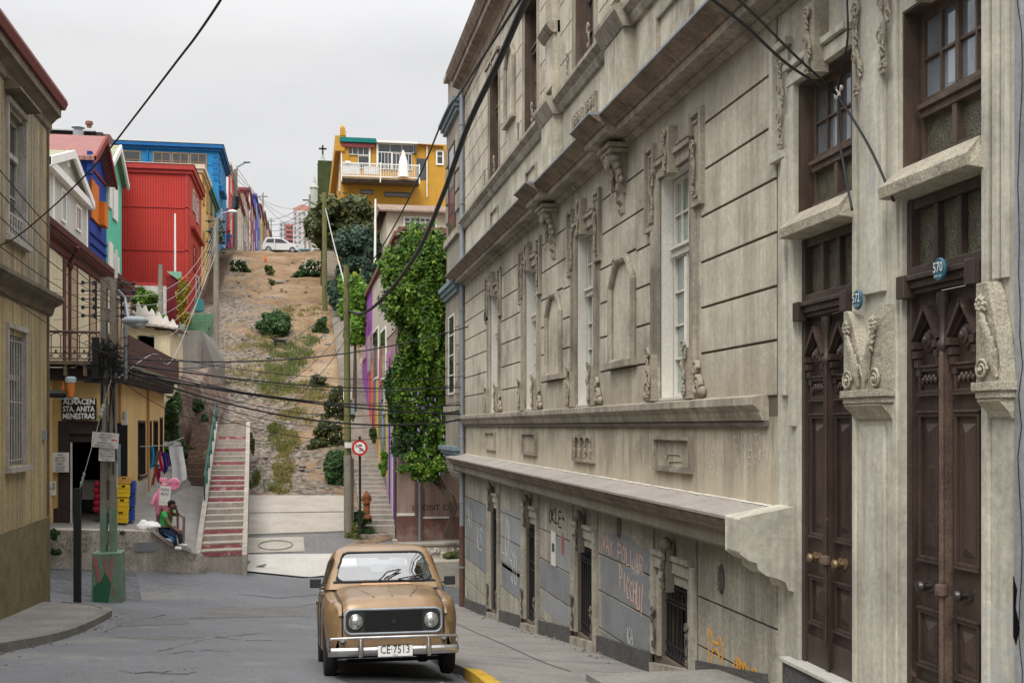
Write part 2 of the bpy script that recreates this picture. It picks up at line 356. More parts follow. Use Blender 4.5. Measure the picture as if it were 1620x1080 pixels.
def dirtmat():
    m = bpy.data.materials.new('hill_dirt_and_cobbles'); nt = nodes(m); out = N(nt,'ShaderNodeOutputMaterial'); b = N(nt,'ShaderNodeBsdfPrincipled'); L(nt,b.outputs[0],out.inputs[0])
    ge = N(nt,'ShaderNodeNewGeometry'); v = ge.outputs['Position']
    d = ramp(nt, noise(nt, v, .35, 8, .7), [(.30,(.11,.075,.045)),(.42,(.23,.15,.085)),(.55,(.31,.215,.13)),(.70,(.37,.30,.22))])
    vo = N(nt,'ShaderNodeTexVoronoi'); vo.inputs['Scale'].default_value = 4.2; L(nt, v, vo.inputs['Vector'])
    cob = mix(nt, 1.0, ramp(nt, noise(nt, v, 3, 4), [(.3,(.17,.15,.13)),(.7,(.37,.33,.28))]), ramp(nt, vo.outputs['Distance'], [(.3,1.),(.75,.35)]), 'MULTIPLY')
    sep = N(nt,'ShaderNodeSeparateXYZ'); L(nt, v, sep.inputs[0])
    # cobbles survive more on the left and in the lower part
    gx = math_(nt,'ADD', math_(nt,'MULTIPLY', math_(nt,'ADD', sep.outputs[0], math_(nt,'MULTIPLY', sep.outputs[1], .02)), -.035), math_(nt,'MULTIPLY', math_(nt,'SUBTRACT', 74., sep.outputs[1]), .0045))
    k = math_(nt,'ADD', noise(nt, v, .55, 7, .72), gx)
    f = ramp(nt, k, [(.455,0.),(.56,.85)])
    col = mix(nt, f, d, cob)
    gr = ramp(nt, math_(nt,'ADD', noise(nt, v, .8, 8, .75), math_(nt,'MULTIPLY', math_(nt,'ABSOLUTE', math_(nt,'ADD', sep.outputs[0], .9)), -.03)), [(.60,0.),(.68,.6)])
    col = mix(nt, gr, col, (.20,.19,.065))
    col = mix(nt, 1.0, col, ramp(nt, noise(nt, v, 9, 4), [(.3,.62),(.7,1.)]), 'MULTIPLY')
    L(nt, col, b.inputs['Base Color']); b.inputs['Roughness'].default_value = .95; b.inputs['Specular IOR Level'].default_value = .1
    bp = N(nt,'ShaderNodeBump'); bp.inputs['Strength'].default_value = .8; bp.inputs['Distance'].default_value = .08
    L(nt, math_(nt,'ADD', math_(nt,'MULTIPLY', vo.outputs['Distance'], math_(nt,'MULTIPLY', f, -1.)), noise(nt, v, 12, 5)), bp.inputs['Height']); L(nt, bp.outputs[0], b.inputs['Normal']); return m
M['hill'] = dirtmat()

def draped(name, x0, x1, y0, y1, off, mat, res=.5, rough=0, skew=None, **kw):
    mb = MB(); nu = max(1, int(abs(x1-x0)/res)); nv = max(1, int(abs(y1-y0)/res))
    U, V = np.meshgrid(np.linspace(0,1,nu+1), np.linspace(0,1,nv+1)); X = x0+(x1-x0)*U; Y = y0+(y1-y0)*V
    if skew: Y = Y + skew*(X)
    Z = G(X, Y) + off
    if rough: Z = Z + RNG.normal(0, rough, Z.shape)
    mb.v = list(zip(X.ravel().tolist(), Y.ravel().tolist(), Z.ravel().tolist()))
    for j in range(nv):
        for i in range(nu): q = j*(nu+1)+i; mb.f.append((q,q+1,q+nu+2,q+nu+1))
    return obj(name, mb, mat, smooth='all', **kw)
# far ground out to the horizon, then the street, then the hill
def far_ground():
    mb=MB(); xs=np.concatenate([np.linspace(-900,-40,12),np.linspace(-34,35,8),np.linspace(45,900,12)]); ys=np.concatenate([[-60,-8,46],np.linspace(60,330,28),np.linspace(400,1500,12)])
    X,Y=np.meshgrid(xs,ys); Z=np.where(Y<50,-9,hill(Y)-3.5); Z=np.where(Y<325,Z,hill(np.minimum(Y,500))-.6); Z=Z+np.clip(np.abs(X)-60,0,60)*-.04
    mb.v=list(zip(X.ravel().tolist(),Y.ravel().tolist(),Z.ravel().tolist())); nx=len(xs)
    for j in range(len(ys)-1):
        for i in range(nx-1): q=j*nx+i; mb.f.append((q,q+1,q+nx+1,q+nx))
    obj('ground',mb,M['hill'],smooth='all',kind='structure')
far_ground()
draped('road', -30, 30, -8, 47.5, 0, M['asphalt'], res=.6, kind='structure')
from mathutils import noise as mnoise
def hill_sheet():
    mb = MB(); xs = np.arange(-34, 36, .5); ys = np.concatenate([np.arange(38.9, 125, .5), np.arange(125, 330, 4)])
    X, Y = np.meshgrid(xs, ys); ynear = 37.6 + np.clip(X, -4, 3.3)*.75; Yv = np.where(Y < 46, ynear + (Y-38.9)/(46-38.9)*(46-ynear), Y)
    Z = G(X, Yv) + .02
    bump = .09*np.sin(X*1.7+Yv*.6)*np.sin(Yv*.9-X*.4) + RNG.normal(0,.035,Z.shape); Z = Z + bump*np.clip((Yv-47)/4, 0, 1)*(Yv<122)
    nz = np.array([[mnoise.fractal(Vector((x*.35,y*.22,0)),.8,2.2,5) for x,y in zip(r1,r2)] for r1,r2 in zip(X,Yv)]); Z = Z + nz*.22*np.clip((Yv-47)/4,0,1)*(Yv<120)*(np.abs(X+2)<8)
    rut = -.12*np.exp(-((X+1.9)/.5)**2) - .1*np.exp(-((X-.3)/.5)**2); Z = Z + rut*np.clip((Yv-47)/4,0,1)*(Yv<75)
    mb.v = list(zip(X.ravel().tolist(), Yv.ravel().tolist(), Z.ravel().tolist())); nx = len(xs)
    for j in range(len(ys)-1):
        for i in range(nx-1):
            q = j*nx+i; mb.f.append((q,q+1,q+nx+1,q+nx))
    return obj('hill', mb, M['hill'], smooth='all', kind='structure')
hill_sheet()

XR = CT/.21; XL = -5.36; XK = 1.80; XKL = -3.72
def YF(px): return 1850/.21/(px-VPX)*(CT-(px-CX)/FPX*ST)
# ---- pavements with kerbs (drape slabs with real side faces)
def slab(name, inner, outer, y0, y1, h, mat, res=.4, top=None, parent=None, **kw):
    """inner/outer: functions x(y); solid strip raised h over the road"""
    mb = MB(); n = max(2, int((y1-y0)/res)); ys = np.linspace(y0, y1, n+1)
    for y in ys:
        a, b = inner(y), outer(y)
        for k in range(5):
            x = a+(b-a)*k/4; mb.v.append((x, y, g(x,y)+h+(top(x,y) if top else 0)))
        mb.v.append((b, y, g(b,y)-.3)); mb.v.append((a, y, g(a,y)-.3))
    for j in range(n):
        for k in range(7):
            if k == 5: continue
            k2 = (k+1) % 7; mb.f.append((j*7+k, j*7+k2, (j+1)*7+k2, (j+1)*7+k))
    mb.f.append(tuple(range(7))[::-1]); mb.f.append(tuple(n*7+i for i in range(7)))
    return obj(name, mb, mat, parent, **kw)
slab('pavement', lambda y: XK+.18, lambda y: XR+.35, -6, 34.4, .12, M['pave'], kind='structure')
slab('kerb', lambda y: XK, lambda y: XK+.176, 13.1, 33.6, .125, M['kerb'], kind='structure')
slab('kerb', lambda y: XK, lambda y: XK+.176, -6, 13.09, .128, M['kerb_yellow'], kind='structure')
m_=MB(); 
for (ya_,yb_) in ((5,9),(9,12.62)):
    m_.add([(x,y,z) for z in (0,1) for (x,y) in ((3.1,ya_),(XR+.3,ya_),(XR+.3,yb_),(3.1,yb_))],[(0,3,2,1),(4,5,6,7),(0,1,5,4),(1,2,6,5),(2,3,7,6),(3,0,4,7)])
m_.v=[(x,y,-4 if z==0 else -2.745+.075*(12.62-y)) for x,y,z in m_.v]
obj('pavement_slab', m_, M['pave'], kind='structure')
def lk(y):   # rounded end of the left pavement
    t = max(0, (y-24.2)/1.6); return XKL - 1.6*(1-math.sqrt(max(0, 1-min(1,t)**2)))
slab('pavement', lambda y: XL-.3 if y < 24.9 else XL-.3, lambda y: lk(y)-.2, -6, 25.8, .12, M['pave'], kind='structure')
slab('kerb', lambda y: lk(y)-.197, lambda y: lk(y), -6, 25.7, .128, M['kerb'], res=.2, kind='structure')
# kerb joints and pavement joints (thin dark seams)
mb = MB()
for y in np.arange(2, 33.5, 1.15): 
    for (xa, xb, o) in ((XK-.002, XK+.18, .131), (XKL-.2, XKL+.002, .131)):
        if xa < 0 and y > 24: continue
        mb.quad((xa,y,g(xa,y)+o),(xb,y,g(xb,y)+o),(xb,y+.02,g(xb,y+.02)+o),(xa,y+.02,g(xa,y+.02)+o))
def seam(x0,y0,x1,y1,w=.012,off=.126, n=12):
    d = Vector((x1-x0,y1-y0)); nn = Vector((-d.y,d.x)).normalized()*w
    for i in range(n):
        a = Vector((x0,y0))+d*i/n; b = Vector((x0,y0))+d*(i+1)/n; q = [a+nn, b+nn, b-nn, a-nn]
        mb.quad(*[(p.x,p.y,g(p.x,p.y)+off) for p in q])
for y in np.arange(14.6, 33, 1.7): seam(XK+.2, y, XR-.1, y+.1)
seam(3.3, 14.2, 3.35, 33.5, n=40)
for y in np.arange(15, 24.5, 1.9): seam(XKL-.22, y, XL+.05, y)
obj('pavement_joints', mb, M['groove'], kind='structure')
# cracks in the asphalt and a repaired strip
M['crack'] = PLAIN('tar_crack', (.035,.035,.035), .9)
mb = MB()
def crack(pts, w):
    for (a, b) in zip(pts[:-1], pts[1:]):
        n = max(1,int((Vector(b)-Vector(a)).length/.25)); prev = None
        for i in range(n+1):
            t = i/n; x = a[0]+(b[0]-a[0])*t + random.uniform(-.05,.05); y = a[1]+(b[1]-a[1])*t + random.uniform(-.07,.07)
            ww = w*random.uniform(.4,1.3)
            if prev: mb.quad((prev[0],prev[1]-prev[2],g(prev[0],prev[1])+.006),(x,y-ww,g(x,y)+.006),(x,y+ww,g(x,y)+.006),(prev[0],prev[1]+prev[2],g(prev[0],prev[1])+.006))
            prev = (x,y,ww)
def gp(px, py):   # sighting on the ground
    Z = 8.0
    for _ in range(260):
        p = P(px, py, Z); d = p.z - g(p.x, p.y)
        if d < 0: break
        Z += .75 
    lo, hi = Z-.75, Z
    for _ in range(20):
        m_ = (lo+hi)/2; p = P(px,py,m_)
        if p.z - g(p.x,p.y) < 0: hi = m_
        else: lo = m_
    return P(px,py,hi)
for pl, w in (([(165,1000),(200,985),(260,972)],.05),([(330,965),(400,963),(470,960),(500,955)],.03),([(250,1030),(330,1010),(420,1000)],.02),([(380,940),(440,946),(500,940)],.03)):
    crack([tuple(gp(*q)[:2]) for q in pl], w)
for k in range(9):
    px=random.uniform(150,520); py=random.uniform(915,1078); q=[(px,py)]
    for j in range(5): q.append((q[-1][0]+random.uniform(8,34),q[-1][1]+random.uniform(-4,5)))
    crack([tuple(gp(*c)[:2]) for c in q], random.uniform(.006,.018))
obj('road_cracks', mb, M['crack'], kind='structure')
def blotch(px,py,rx,ry,mat,off,seed):
    r=random.Random(seed); c=gp(px,py); pts=[]
    for k in range(22): a=2*math.pi*k/22; f=r.uniform(.7,1.15); x,y=c.x+rx*f*math.cos(a),c.y+ry*f*math.sin(a); pts.append((x,y,g(x,y)+off))
    m_=MB(); m_.add([(c.x,c.y,g(c.x,c.y)+off)]+pts,[(0,k+1,(k+1)%22+1) for k in range(22)]); obj('road_stain',m_,mat,kind='structure')
M['stain']=SURF('oil_stain',(.085,.085,.085),var=.3,bump=.4,fine=.4); M['oldpatch']=SURF('older_asphalt',(.20,.195,.185),var=.3,bump=.6,fine=.4)
for i,(px,py,rx,ry,mt) in enumerate([(610,1075,.5,.9,'stain'),(250,1008,.7,.5,'oldpatch')]): blotch(px,py,rx,ry,M[mt],.0035+.0005*i,i)
def patch_poly(name, pix, off, mat, sub=10):
    q = [gp(*c) for c in pix]; mb = MB()
    def fn(u, v):
        a = q[0].lerp(q[1], u); b = q[3].lerp(q[2], u); c = a.lerp(b, v); return (c.x, c.y, g(c.x,c.y)+off)
    mb.grid(fn, sub, sub); return obj(name, mb, mat, smooth='all', kind='structure')
M['asphalt_light'] = SURF('worn_asphalt', (.20,.195,.19), var=.25, scale=1, bump=.5, bscale=60, fine=.35, patch=.5, patchc=(.14,.14,.14), patchscale=2)
M['cobble'] = SURF('street_setts', (.20,.205,.215), var=.3, scale=2, bump=.6, fine=.4, bricks=(.30,.42,1.0,1))
patch_poly('road_patch', [(300,978),(490,975),(500,960),(330,962)], .006, M['asphalt_light'])
patch_poly('road_patch', [(180,992),(300,986),(290,978),(185,978)], .006, M['asphalt_light'])
patch_poly('cobbled_road', [(76,935),(225,950),(215,905),(76,899)], .008, M['cobble'])
patch_poly('cobbled_road', [(640,962),(760,966),(733,897),(600,903)], .008, M['cobble'], 16)
# ================= GREY-BEIGE MANSION (right) =================
YE = YF(735); Y0 = YF(1605)
M['scratch'] = PLAIN('scratched_white',(.58,.55,.48),.9)
man = thing('mansion', 'long grey beige two storey mansion with tall windows, moulded cornices and barred basement openings', 'building', (XR, 20, g(XR,20)))
def rbox(mb, ya, yb, za, zb, d0, d1): return mb.box(XR-d1, XR-d0, ya, yb, za, zb)   # d = how far proud of the wall
W = [(13.66,14.94),(18.45,19.73),(23.15,24.44),(27.85,29.14)]
D572 = (YF(1348), YF(1262)); D570 = (YF(1553), YF(1427))
JN = [.86,1.40,1.94,2.48,3.02,3.56,4.1]
# wall shell with openings
def wall_holes(mb, y0, y1, z0, z1, holes, depth=.28, x=XR):
    ys = sorted({y0,y1,*[h[0] for h in holes],*[h[1] for h in holes]}); zs = sorted({z0,z1,*[h[2] for h in holes],*[h[3] for h in holes]})
    for a,b in zip(ys[:-1],ys[1:]):
        for c,d in zip(zs[:-1],zs[1:]):
            if any(h[0]<=a and b<=h[1] and h[2]<=c and d<=h[3] for h in holes): continue
            mb.quad((x,a,c),(x,a,d),(x,b,d),(x,b,c))
    for (a,b,c,d) in holes:
        X2 = x+depth
        mb.quad((x,a,c),(X2,a,c),(X2,a,d),(x,a,d)); mb.quad((x,b,c),(x,b,d),(X2,b,d),(X2,b,c))
        mb.quad((x,a,c),(x,b,c),(X2,b,c),(X2,a,c)); mb.quad((x,a,d),(X2,a,d),(X2,b,d),(x,b,d))
ZB = -6.6
low = [(a+.05,b-.05,g(XR,(a+b)/2)+.28,-2.0) for a,b in W]
mb = MB(); wall_holes(mb, 11.05, YE, ZB, -1.0, low); obj('basement_wall', mb, M['shell'], man)
mb = MB(); wall_holes(mb, 11.05, YE, -1.0, .1, []); obj('dado_wall', mb, M['bandwall'], man)
up = [(a,b,6.05,8.8) for a,b in W]+[(D572[0],D572[1],6.05,8.8),(D570[0],D570[1],6.05,8.8)]
mb = MB(); wall_holes(mb, 11.05, YE, .1, 4.2, [(a,b,.33,3.28) for a,b in W]); wall_holes(mb, 11.2, YE, 6.05, 9.85, up[:4]); obj('joint_wall', mb, M['shell'], man)
mb = MB(); wall_holes(mb, Y0, YE, 4.2, 6.05, []); wall_holes(mb, Y0, 11.2, 6.05, 9.85, up[4:]); wall_holes(mb, Y0, YE, 9.85, 10.4, [])
mb.quad((XR,YE,ZB),(XR,YE,10.4),(XR+12,YE,10.4),(XR+12,YE,ZB)); mb.quad((XR,Y0,4.0),(XR+12,Y0,4.0),(XR+12,Y0,10.4),(XR,Y0,10.4))
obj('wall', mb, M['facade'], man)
mb = MB(); wall_holes(mb, Y0, 11.05, -3.5, 4.2, [(D572[0],D572[1],-3.5,3.28),(D570[0],D570[1],-3.5,3.28)], .34); obj('door_bay_wall', mb, M['pier'], man)
# proud rusticated courses
def courses(y0, y1, zs, mb, d=.022, gap=.014):
    for c,e in zip(zs[:-1],zs[1:]): rbox(mb, y0, y1, c+gap, e-gap, 0, d)
bl = MB(); eg = .36
spans = []; edges = sorted([(a-eg,b+eg) for a,b in W]); cur = 11.06
for a,b in edges:
    spans.append((cur,a)); cur = b
spans.append((cur,YE))
for i,(a,b) in enumerate(spans):
    pan = (i in (1,2)); zs = [.30]+JN
    if pan:
        c = (a+b)/2; courses(a, c-.66, zs, bl); courses(c+.66, b, zs, bl); courses(c-.66, c+.66, [2.52,3.02,3.56,4.1], bl); rbox(bl, c-.66, c+.66, .314, .846, 0, .022); rbox(bl, c-.66, c+.66, .874, 2.50, 0, .012)
    else: courses(a, b, zs, bl)
ub = MB(); zu = [6.05,6.6,7.15,7.7,8.25,8.8,9.35,9.85]
us = []; cur = 11.19
for a,b in sorted([(a-.3,b+.3) for a,b in W]): us.append((cur,a)); cur = b
us.append((cur,YE))
for i,(a,b) in enumerate(us):
    if i in (1,2): c=(a+b)/2; courses(a,c-.45,zu,ub); courses(c+.45,b,zu,ub)
    elif i == 3: c=(a+b)/2; courses(a,c-.6,zu,ub); courses(c+.6,b,zu,ub); courses(c-.6,c+.6,[8.8,9.35,9.85],ub)
    else: courses(a,b,zu,ub)
for a,b in W:
    rbox(bl, a-eg+.002, b+eg-.002, 3.29, 4.09, 0, .020)
    for s,e in ((-1,a),(1,b)): rbox(bl, e+s*.001, e+s*(eg-.002), .34, 3.288, 0, .018); rbox(ub, e+s*.001, e+s*.298, 6.07, 8.798, 0, .015)
    rbox(ub, a-.298, b+.298, 8.80, 9.84, 0, .018)
rbox(ub, 26.15-.6, 26.15+.6, 6.06, 8.79, 0, .012)
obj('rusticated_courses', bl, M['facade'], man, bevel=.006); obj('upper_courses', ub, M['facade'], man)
lb = MB(); zl = [ZB,-4.97,-4.39,-3.8,-3.2,-2.61,-2.03,-1.30]; cur = 11.05
for a,b in sorted([(a-.28,b+.28) for a,b in W]): courses(cur,a,zl,lb); cur = b
courses(cur,YE,zl,lb)
for (a,b,c_,d_) in low:
    rbox(lb, a-.228, b+.228, d_+.002, -1.32, 0, .020)
    for s,e in ((-1,a),(1,b)): rbox(lb, e+s*.001, e+s*.229, c_+.01, d_, 0, .015)
obj('basement_courses', lb, M['facade_low'], man)
# sloping granite plinth
def slopeband(y0, y1, h0, h1, d, mb):
    n = 4
    for i in range(n):
        a = y0+(y1-y0)*i/n; b = y0+(y1-y0)*(i+1)/n; ga, gb = g(XR,a), g(XR,b)
        mb.add([(XR-d,a,ga-.3),(XR,a,ga-.3),(XR,b,gb-.3),(XR-d,b,gb-.3),(XR-d,a,ga+h0),(XR,a,ga+h0),(XR,b,gb+h0),(XR-d,b,gb+h0)],[(0,3,2,1),(4,5,6,7),(0,1,5,4),(1,2,6,5),(2,3,7,6),(3,0,4,7)])
pm = MB(); st = MB(); cur = 11.25
for a,b in sorted([(a-.28,b+.28) for a,b in W]): slopeband(cur,a,.40,.58,.06,pm); slopeband(a,b,.26,.2,.075,st); cur = b
slopeband(cur,YE,.40,.58,.06,pm)
obj('plinth', pm, M['plinth'], man); obj('basement_sill', st, M['trim'], man)
# profiles running along the street: list of (proud, z)
def profile(mb, prof, y0, y1):
    n = len(prof)
    for y in (y0,y1): mb.v += [(XR-d,y,z) for d,z in prof]
    b = len(mb.v)-2*n
    for i in range(n-1): mb.f.append((b+i,b+i+1,b+n+i+1,b+n+i))
    mb.f.append(tuple(b+i for i in range(n))); mb.f.append(tuple(b+n+i for i in range(n))[::-1])
YL0 = 10.66
mb = MB(); profile(mb, [(0,-.80),(.50,-.90),(.50,-.93),(0,-.93)], YL0+.36, YE+.5); obj('ledge_top', mb, M['ledge'], man)
mb = MB(); profile(mb, [(0,-.932),(.47,-.932),(.47,-.97),(.40,-1.03),(.40,-1.06),(.34,-1.10),(0,-1.10)], YL0+.36, YE+.45); obj('ledge_moulding', mb, M['cornice'], man)
mb = MB(); profile(mb, [(0,-1.102),(.30,-1.102),(.30,-1.26),(.22,-1.31),(0,-1.31)], YL0+.36, YE+.4); obj('ledge_frieze', mb, M['facade_low'], man)
m_=MB(); rr=random.Random(9); y_=YL0+.4
while y_<YE: w_=rr.uniform(.05,.22); m_.ball((XR-.015-rr.uniform(0,.03),y_,-.803),rr.uniform(.015,.045),w_,.012,7,4); y_+=w_*rr.uniform(.8,1.5)
obj1('crumbled_white_mortar', m_, M['scratch'], man, kind='stuff')
# end console of the ledge
mb = MB(); pr = [(0,-1.60),(.05,-1.58),(.08,-1.50),(.16,-1.46),(.28,-1.43),(.36,-1.37),(.37,-1.31),(.46,-1.28),(.54,-1.22),(.54,-.89),(0,-.78)]
profile(mb, pr, YL0-.0, YL0+.40); obj('ledge_console', mb, M['pier'], man, bevel=.01)
mb = MB(); profile(mb, [(0,.06),(.07,.06),(.10,.12),(.10,.16),(.17,.22),(.17,.30),(0,.335)], 11.28, YE+.02); obj('sill_band', mb, M['trim'], man)
mb = MB(); profile(mb, [(0,-.0),(.05,0),(.05,.055),(0,.058)], 11.28, YE+.02); obj('sill_band_lower_moulding', mb, M['grime'], man)
def cornice(y0, y1, e):   # e: extra projection
    o = []
    mb = MB(); profile(mb, [(0,4.08),(.04,4.08),(.10,4.14),(.10,4.17),(.30+e,4.17),(.30+e,4.265),(0,4.265)], y0, y1); o.append((mb,'trim'))
    mb = MB(); profile(mb, [(0,4.267),(.33+e,4.267),(.35+e,4.30),(.45+e,4.36),(.52+e,4.41),(0,4.41)], y0, y1); o.append((mb,'cornice'))
    mb = MB(); profile(mb, [(0,4.412),(.545+e,4.412),(.545+e,4.44),(0,4.50)], y0, y1); o.append((mb,'zinc'))
    return o
acc = [MB(),MB(),MB()]
BR = [(16.1,17.3),(20.85,22.05)]
ys = [Y0+.0, 16.1,17.3,20.85,22.05, YE+.45]
for i in range(5):
    for k,(m_,mt) in enumerate(cornice(ys[i]+(.002 if i%2 else 0), ys[i+1]-(.002 if i%2 else 0), .16 if i%2 else 0)): acc[k].add(m_.v,m_.f)
obj('cornice_soffit', acc[0], M['trim'], man); obj('cornice', acc[1], M['cornice'], man); obj('cornice_flashing', acc[2], M['zinc'], man)
# dado zone over the cornice and sill band of the upper floor
mb = MB(); profile(mb, [(0,5.72),(.06,5.72),(.10,5.80),(.10,5.86),(.20,5.93),(.20,6.0),(0,6.04)], Y0, YE+.02)
for a,b in BR: profile(mb, [(0,5.70),(.19,5.70),(.32,5.93),(.32,6.01),(0,6.05)], a, b)
obj('upper_sill_band', mb, M['trim'], man)
mb = MB()
for a,b in BR:
    rbox(mb, a+.08, b-.08, 4.45, 5.70, 0, .17); c=(a+b)/2
    rbox(mb, c-.42, c+.42, 6.05, 9.84, 0, .06); rbox(mb, c-.30, c+.30, 6.3, 7.25, .06, .14)
    for s in (-1,1): rbox(mb, c+s*.30-.07, c+s*.30+.07, 6.05, 9.84, .06, .13)
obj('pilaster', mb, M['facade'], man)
mb = MB()
for a,b in BR:
    c=(a+b)/2; profile(mb, [(.0,7.25),(.16,7.25),(.22,7.31),(.28,7.40),(.2,7.45),(0,7.47)], c-.42, c+.42)
obj('pilaster_cap', mb, M['trim'], man)
mb = MB(); profile(mb, [(0,9.6),(.06,9.6),(.06,9.85),(.14,9.95),(.32,10.02),(.32,10.2),(0,10.2)], Y0, YE+.35); obj('roof_cornice', mb, M['cornice'], man)
mb = MB(); profile(mb, [(0,10.2),(.36,10.2),(.46,10.36),(.5,10.46),(0,10.5)], Y0, YE+.45); obj('eaves', mb, M['cornice'], man)
mb = MB(); mb.prism([(XR-.45,Y0,10.5),(XR+12,Y0,10.5),(XR+6,Y0,12.5)],(0,YE-Y0+.3,0)); obj('roof', mb, M['zinc'], man)

def scroll(mb, y, z, s, fl=1, d=.03, turns=1.5, r=.022):
    pts = []
    for i in range(18):
        t = i/17; a = t*turns*2*math.pi; R = s*(1-t*.85); pts.append((XR-d, y+fl*R*math.cos(a), z+R*math.sin(a)))
    mb.tube(pts, r, 6)
def foliate(mb, y, z0, z1, w, d=.04, seed=0, fl=1):
    """a carved drop: big volute at the top, curling leaves off a waving stem, rosette at the foot"""
    rr = random.Random(seed); h = z1-z0; cy = lambda t: y+fl*w*.22*math.sin(t*6+seed)
    mb.tube([(XR-d, cy(i/11), z0+w*.5+(h-w*.8)*i/11) for i in range(12)], .013, 5, .018)
    scroll(mb, y, z1-w*.42, w*.40, fl, d+.018, 1.4, .016)
    n = max(2, int((h-w)/.13))
    for i in range(n):
        t = (i+.5)/n; sg = (1 if i%2 else -1); zz = z0+w*.6+(h-w*1.2)*t; R = w*rr.uniform(.24,.36); c_ = cy(t)+sg*w*.05; pts = []; rad = []
        for k in range(10):
            a = -1.3+k*.55; q = R*(1-k*.085); pts.append((XR-d-.010-.012*math.sin(k/9*3.1), c_+sg*(R*.9+q*math.cos(a+3.14)*1.0), zz+q*math.sin(a+.4)*1.1)); rad.append(.016*(1-k*.07)*min(1,w/.15))
        mb.tube(pts, rad, 5)
        mb.tube([(XR-d,c_,zz-.02),(XR-d-.016,c_+sg*w*.22,zz+.05),(XR-d-.006,c_+sg*w*.12,zz+.11)], [.010,.014,.004], 5)
    for k in range(6):
        a = k*math.pi/3; mb.ball((XR-d-.012, y+math.cos(a)*w*.22, z0+w*.28+math.sin(a)*w*.22), .018, w*.12, w*.12, 6, 4)
    mb.ball((XR-d-.02, y, z0+w*.28), .022, w*.09, w*.09, 6, 4)
def frame(mb, a, b, c, d, w, p0, p1, bottom=True):
    """rectangular moulding: outside a..b, c..d"""
    rbox(mb, a, a+w, c, d, p0, p1); rbox(mb, b-w, b, c, d, p0, p1); rbox(mb, a+w, b-w, d-w, d, p0, p1-.002)
    if bottom: rbox(mb, a+w, b-w, c, c+w, p0, p1-.002)
def surround(a, b, z0, z1, carvemat, ear=True, nm='window_surround'):
    tr = MB(); c = (a+b)/2
    for s,e in ((-1,a),(1,b)):
        rbox(tr, e, e+s*.16, z0, z1, 0, .045); rbox(tr, e+s*.16, e+s*.24, z0, z1-.66, 0, .075); rbox(tr, e+s*.24, e+s*.34, z0, z1-.66, 0, .03)
        # ears
        rbox(tr, e+s*.162, e+s*.50, z1-.62, z1+.46, 0, .035)
        rbox(tr, e+s*.44, e+s*.51, z1-.66, z1+.50, .0, .085); rbox(tr, e+s*.16, e+s*.44, z1-.66, z1-.60, 0, .085); rbox(tr, e+s*.10, e+s*.44, z1+.43, z1+.50, 0, .085)
        rbox(tr, e+s*.36, e+s*.39, z1-.54, z1+.38, .035, .06); rbox(tr, e+s*.18, e+s*.36, z1-.54, z1-.51, .035, .06); rbox(tr, e+s*.12, e+s*.36, z1+.35, z1+.38, .035, .06)
        rbox(tr, e+s*.10, e+s*.16, z1+.22, z1+.43, 0, .085)
    rbox(tr, a-.0, b+.0, z1, z1+.12, 0, .045); rbox(tr, a-.10, b+.10, z1+.155, z1+.22, 0, .09); rbox(tr, a-.14, b+.14, z1+.12, z1+.155, 0, .05); rbox(tr, a-.1, b+.1, z1+.27, z1+.31, 0, .05)
    o = obj(nm, tr, M['trim'], man, bevel=.005)
    cv = MB(); rbox(cv, c-.13, c+.13, z1-.08, z1+.52, .0, .14); foliate(cv, c, z1-.08, z1+.5, .17, .15, 3)
    for s,e in ((-1,a),(1,b)):
        foliate(cv, e+s*.2, z1-.50, z1+.16, .17, .06, 5, s)
    obj('carving', cv, carvemat, o, smooth=True)
    return o
def base_scrolls(a, b, z0, par):
    cv = MB()
    for s,e in ((-1,a),(1,b)):
        rbox(cv, e+s*.006, e+s*.20, z0+.006, z0+.62, .0, .13)
        foliate(cv, e+s*.10, z0+.05, z0+.72, .2, .14, 9, s); scroll(cv, e+s*.36, z0+.15, .13, s, .06, 1.6, .035); scroll(cv, e+s*.30, z0+.36, .09, s, .06, 1.4, .03); cv.ball((XR-.05,e+s*.5,z0+.08),.05,.10,.07,8,5)
    obj('base_carving', cv, M['carve'], par, smooth=True)
def glaze(name, a, b, z0, z1, bars, fm, gm, x=XR+.17, w=.06, tr=None, split=True):
    """framed window; bars: ys/zs fractions"""
    f = MB(); X = x
    f.box(X, X+.06, a, a+w, z0, z1); f.box(X, X+.06, b-w, b, z0, z1); f.box(X, X+.06, a+w, b-w, z1-w, z1); f.box(X, X+.06, a+w, b-w, z0, z0+w*1.3)
    if tr:
        f.box(X-.05, X+.06, a+w, b-w, tr-.06, tr+.03); f.box(X-.09, X+.06, a+w, b-w, tr+.03, tr+.07)
    c = (a+b)/2
    if split:
        f.box(X-.02, X+.05, c-.035, c+.035, z0+w, (tr or z1)-.07); f.tube([(X-.03,c,z0+w*2),(X-.03,c,(tr or z1)-.12)], .03, 8)
    for (ya,yb,za,zb,ny,nz) in bars:
        for i in range(1,ny): yy = ya+(yb-ya)*i/ny; f.box(X+.0, X+.035, yy-.013, yy+.013, za, zb)
        for i in range(1,nz): zz = za+(zb-za)*i/nz; f.box(X+.003, X+.032, ya, yb, zz-.013, zz+.013)
    o = obj(name, f, fm, man)
    gl = MB(); gl.quad((X+.04,a+.01,z0+.01),(X+.04,a+.01,z1-.01),(X+.04,b-.01,z1-.01),(X+.04,b-.01,z0+.01)); obj('pane', gl, gm, o)
    return o
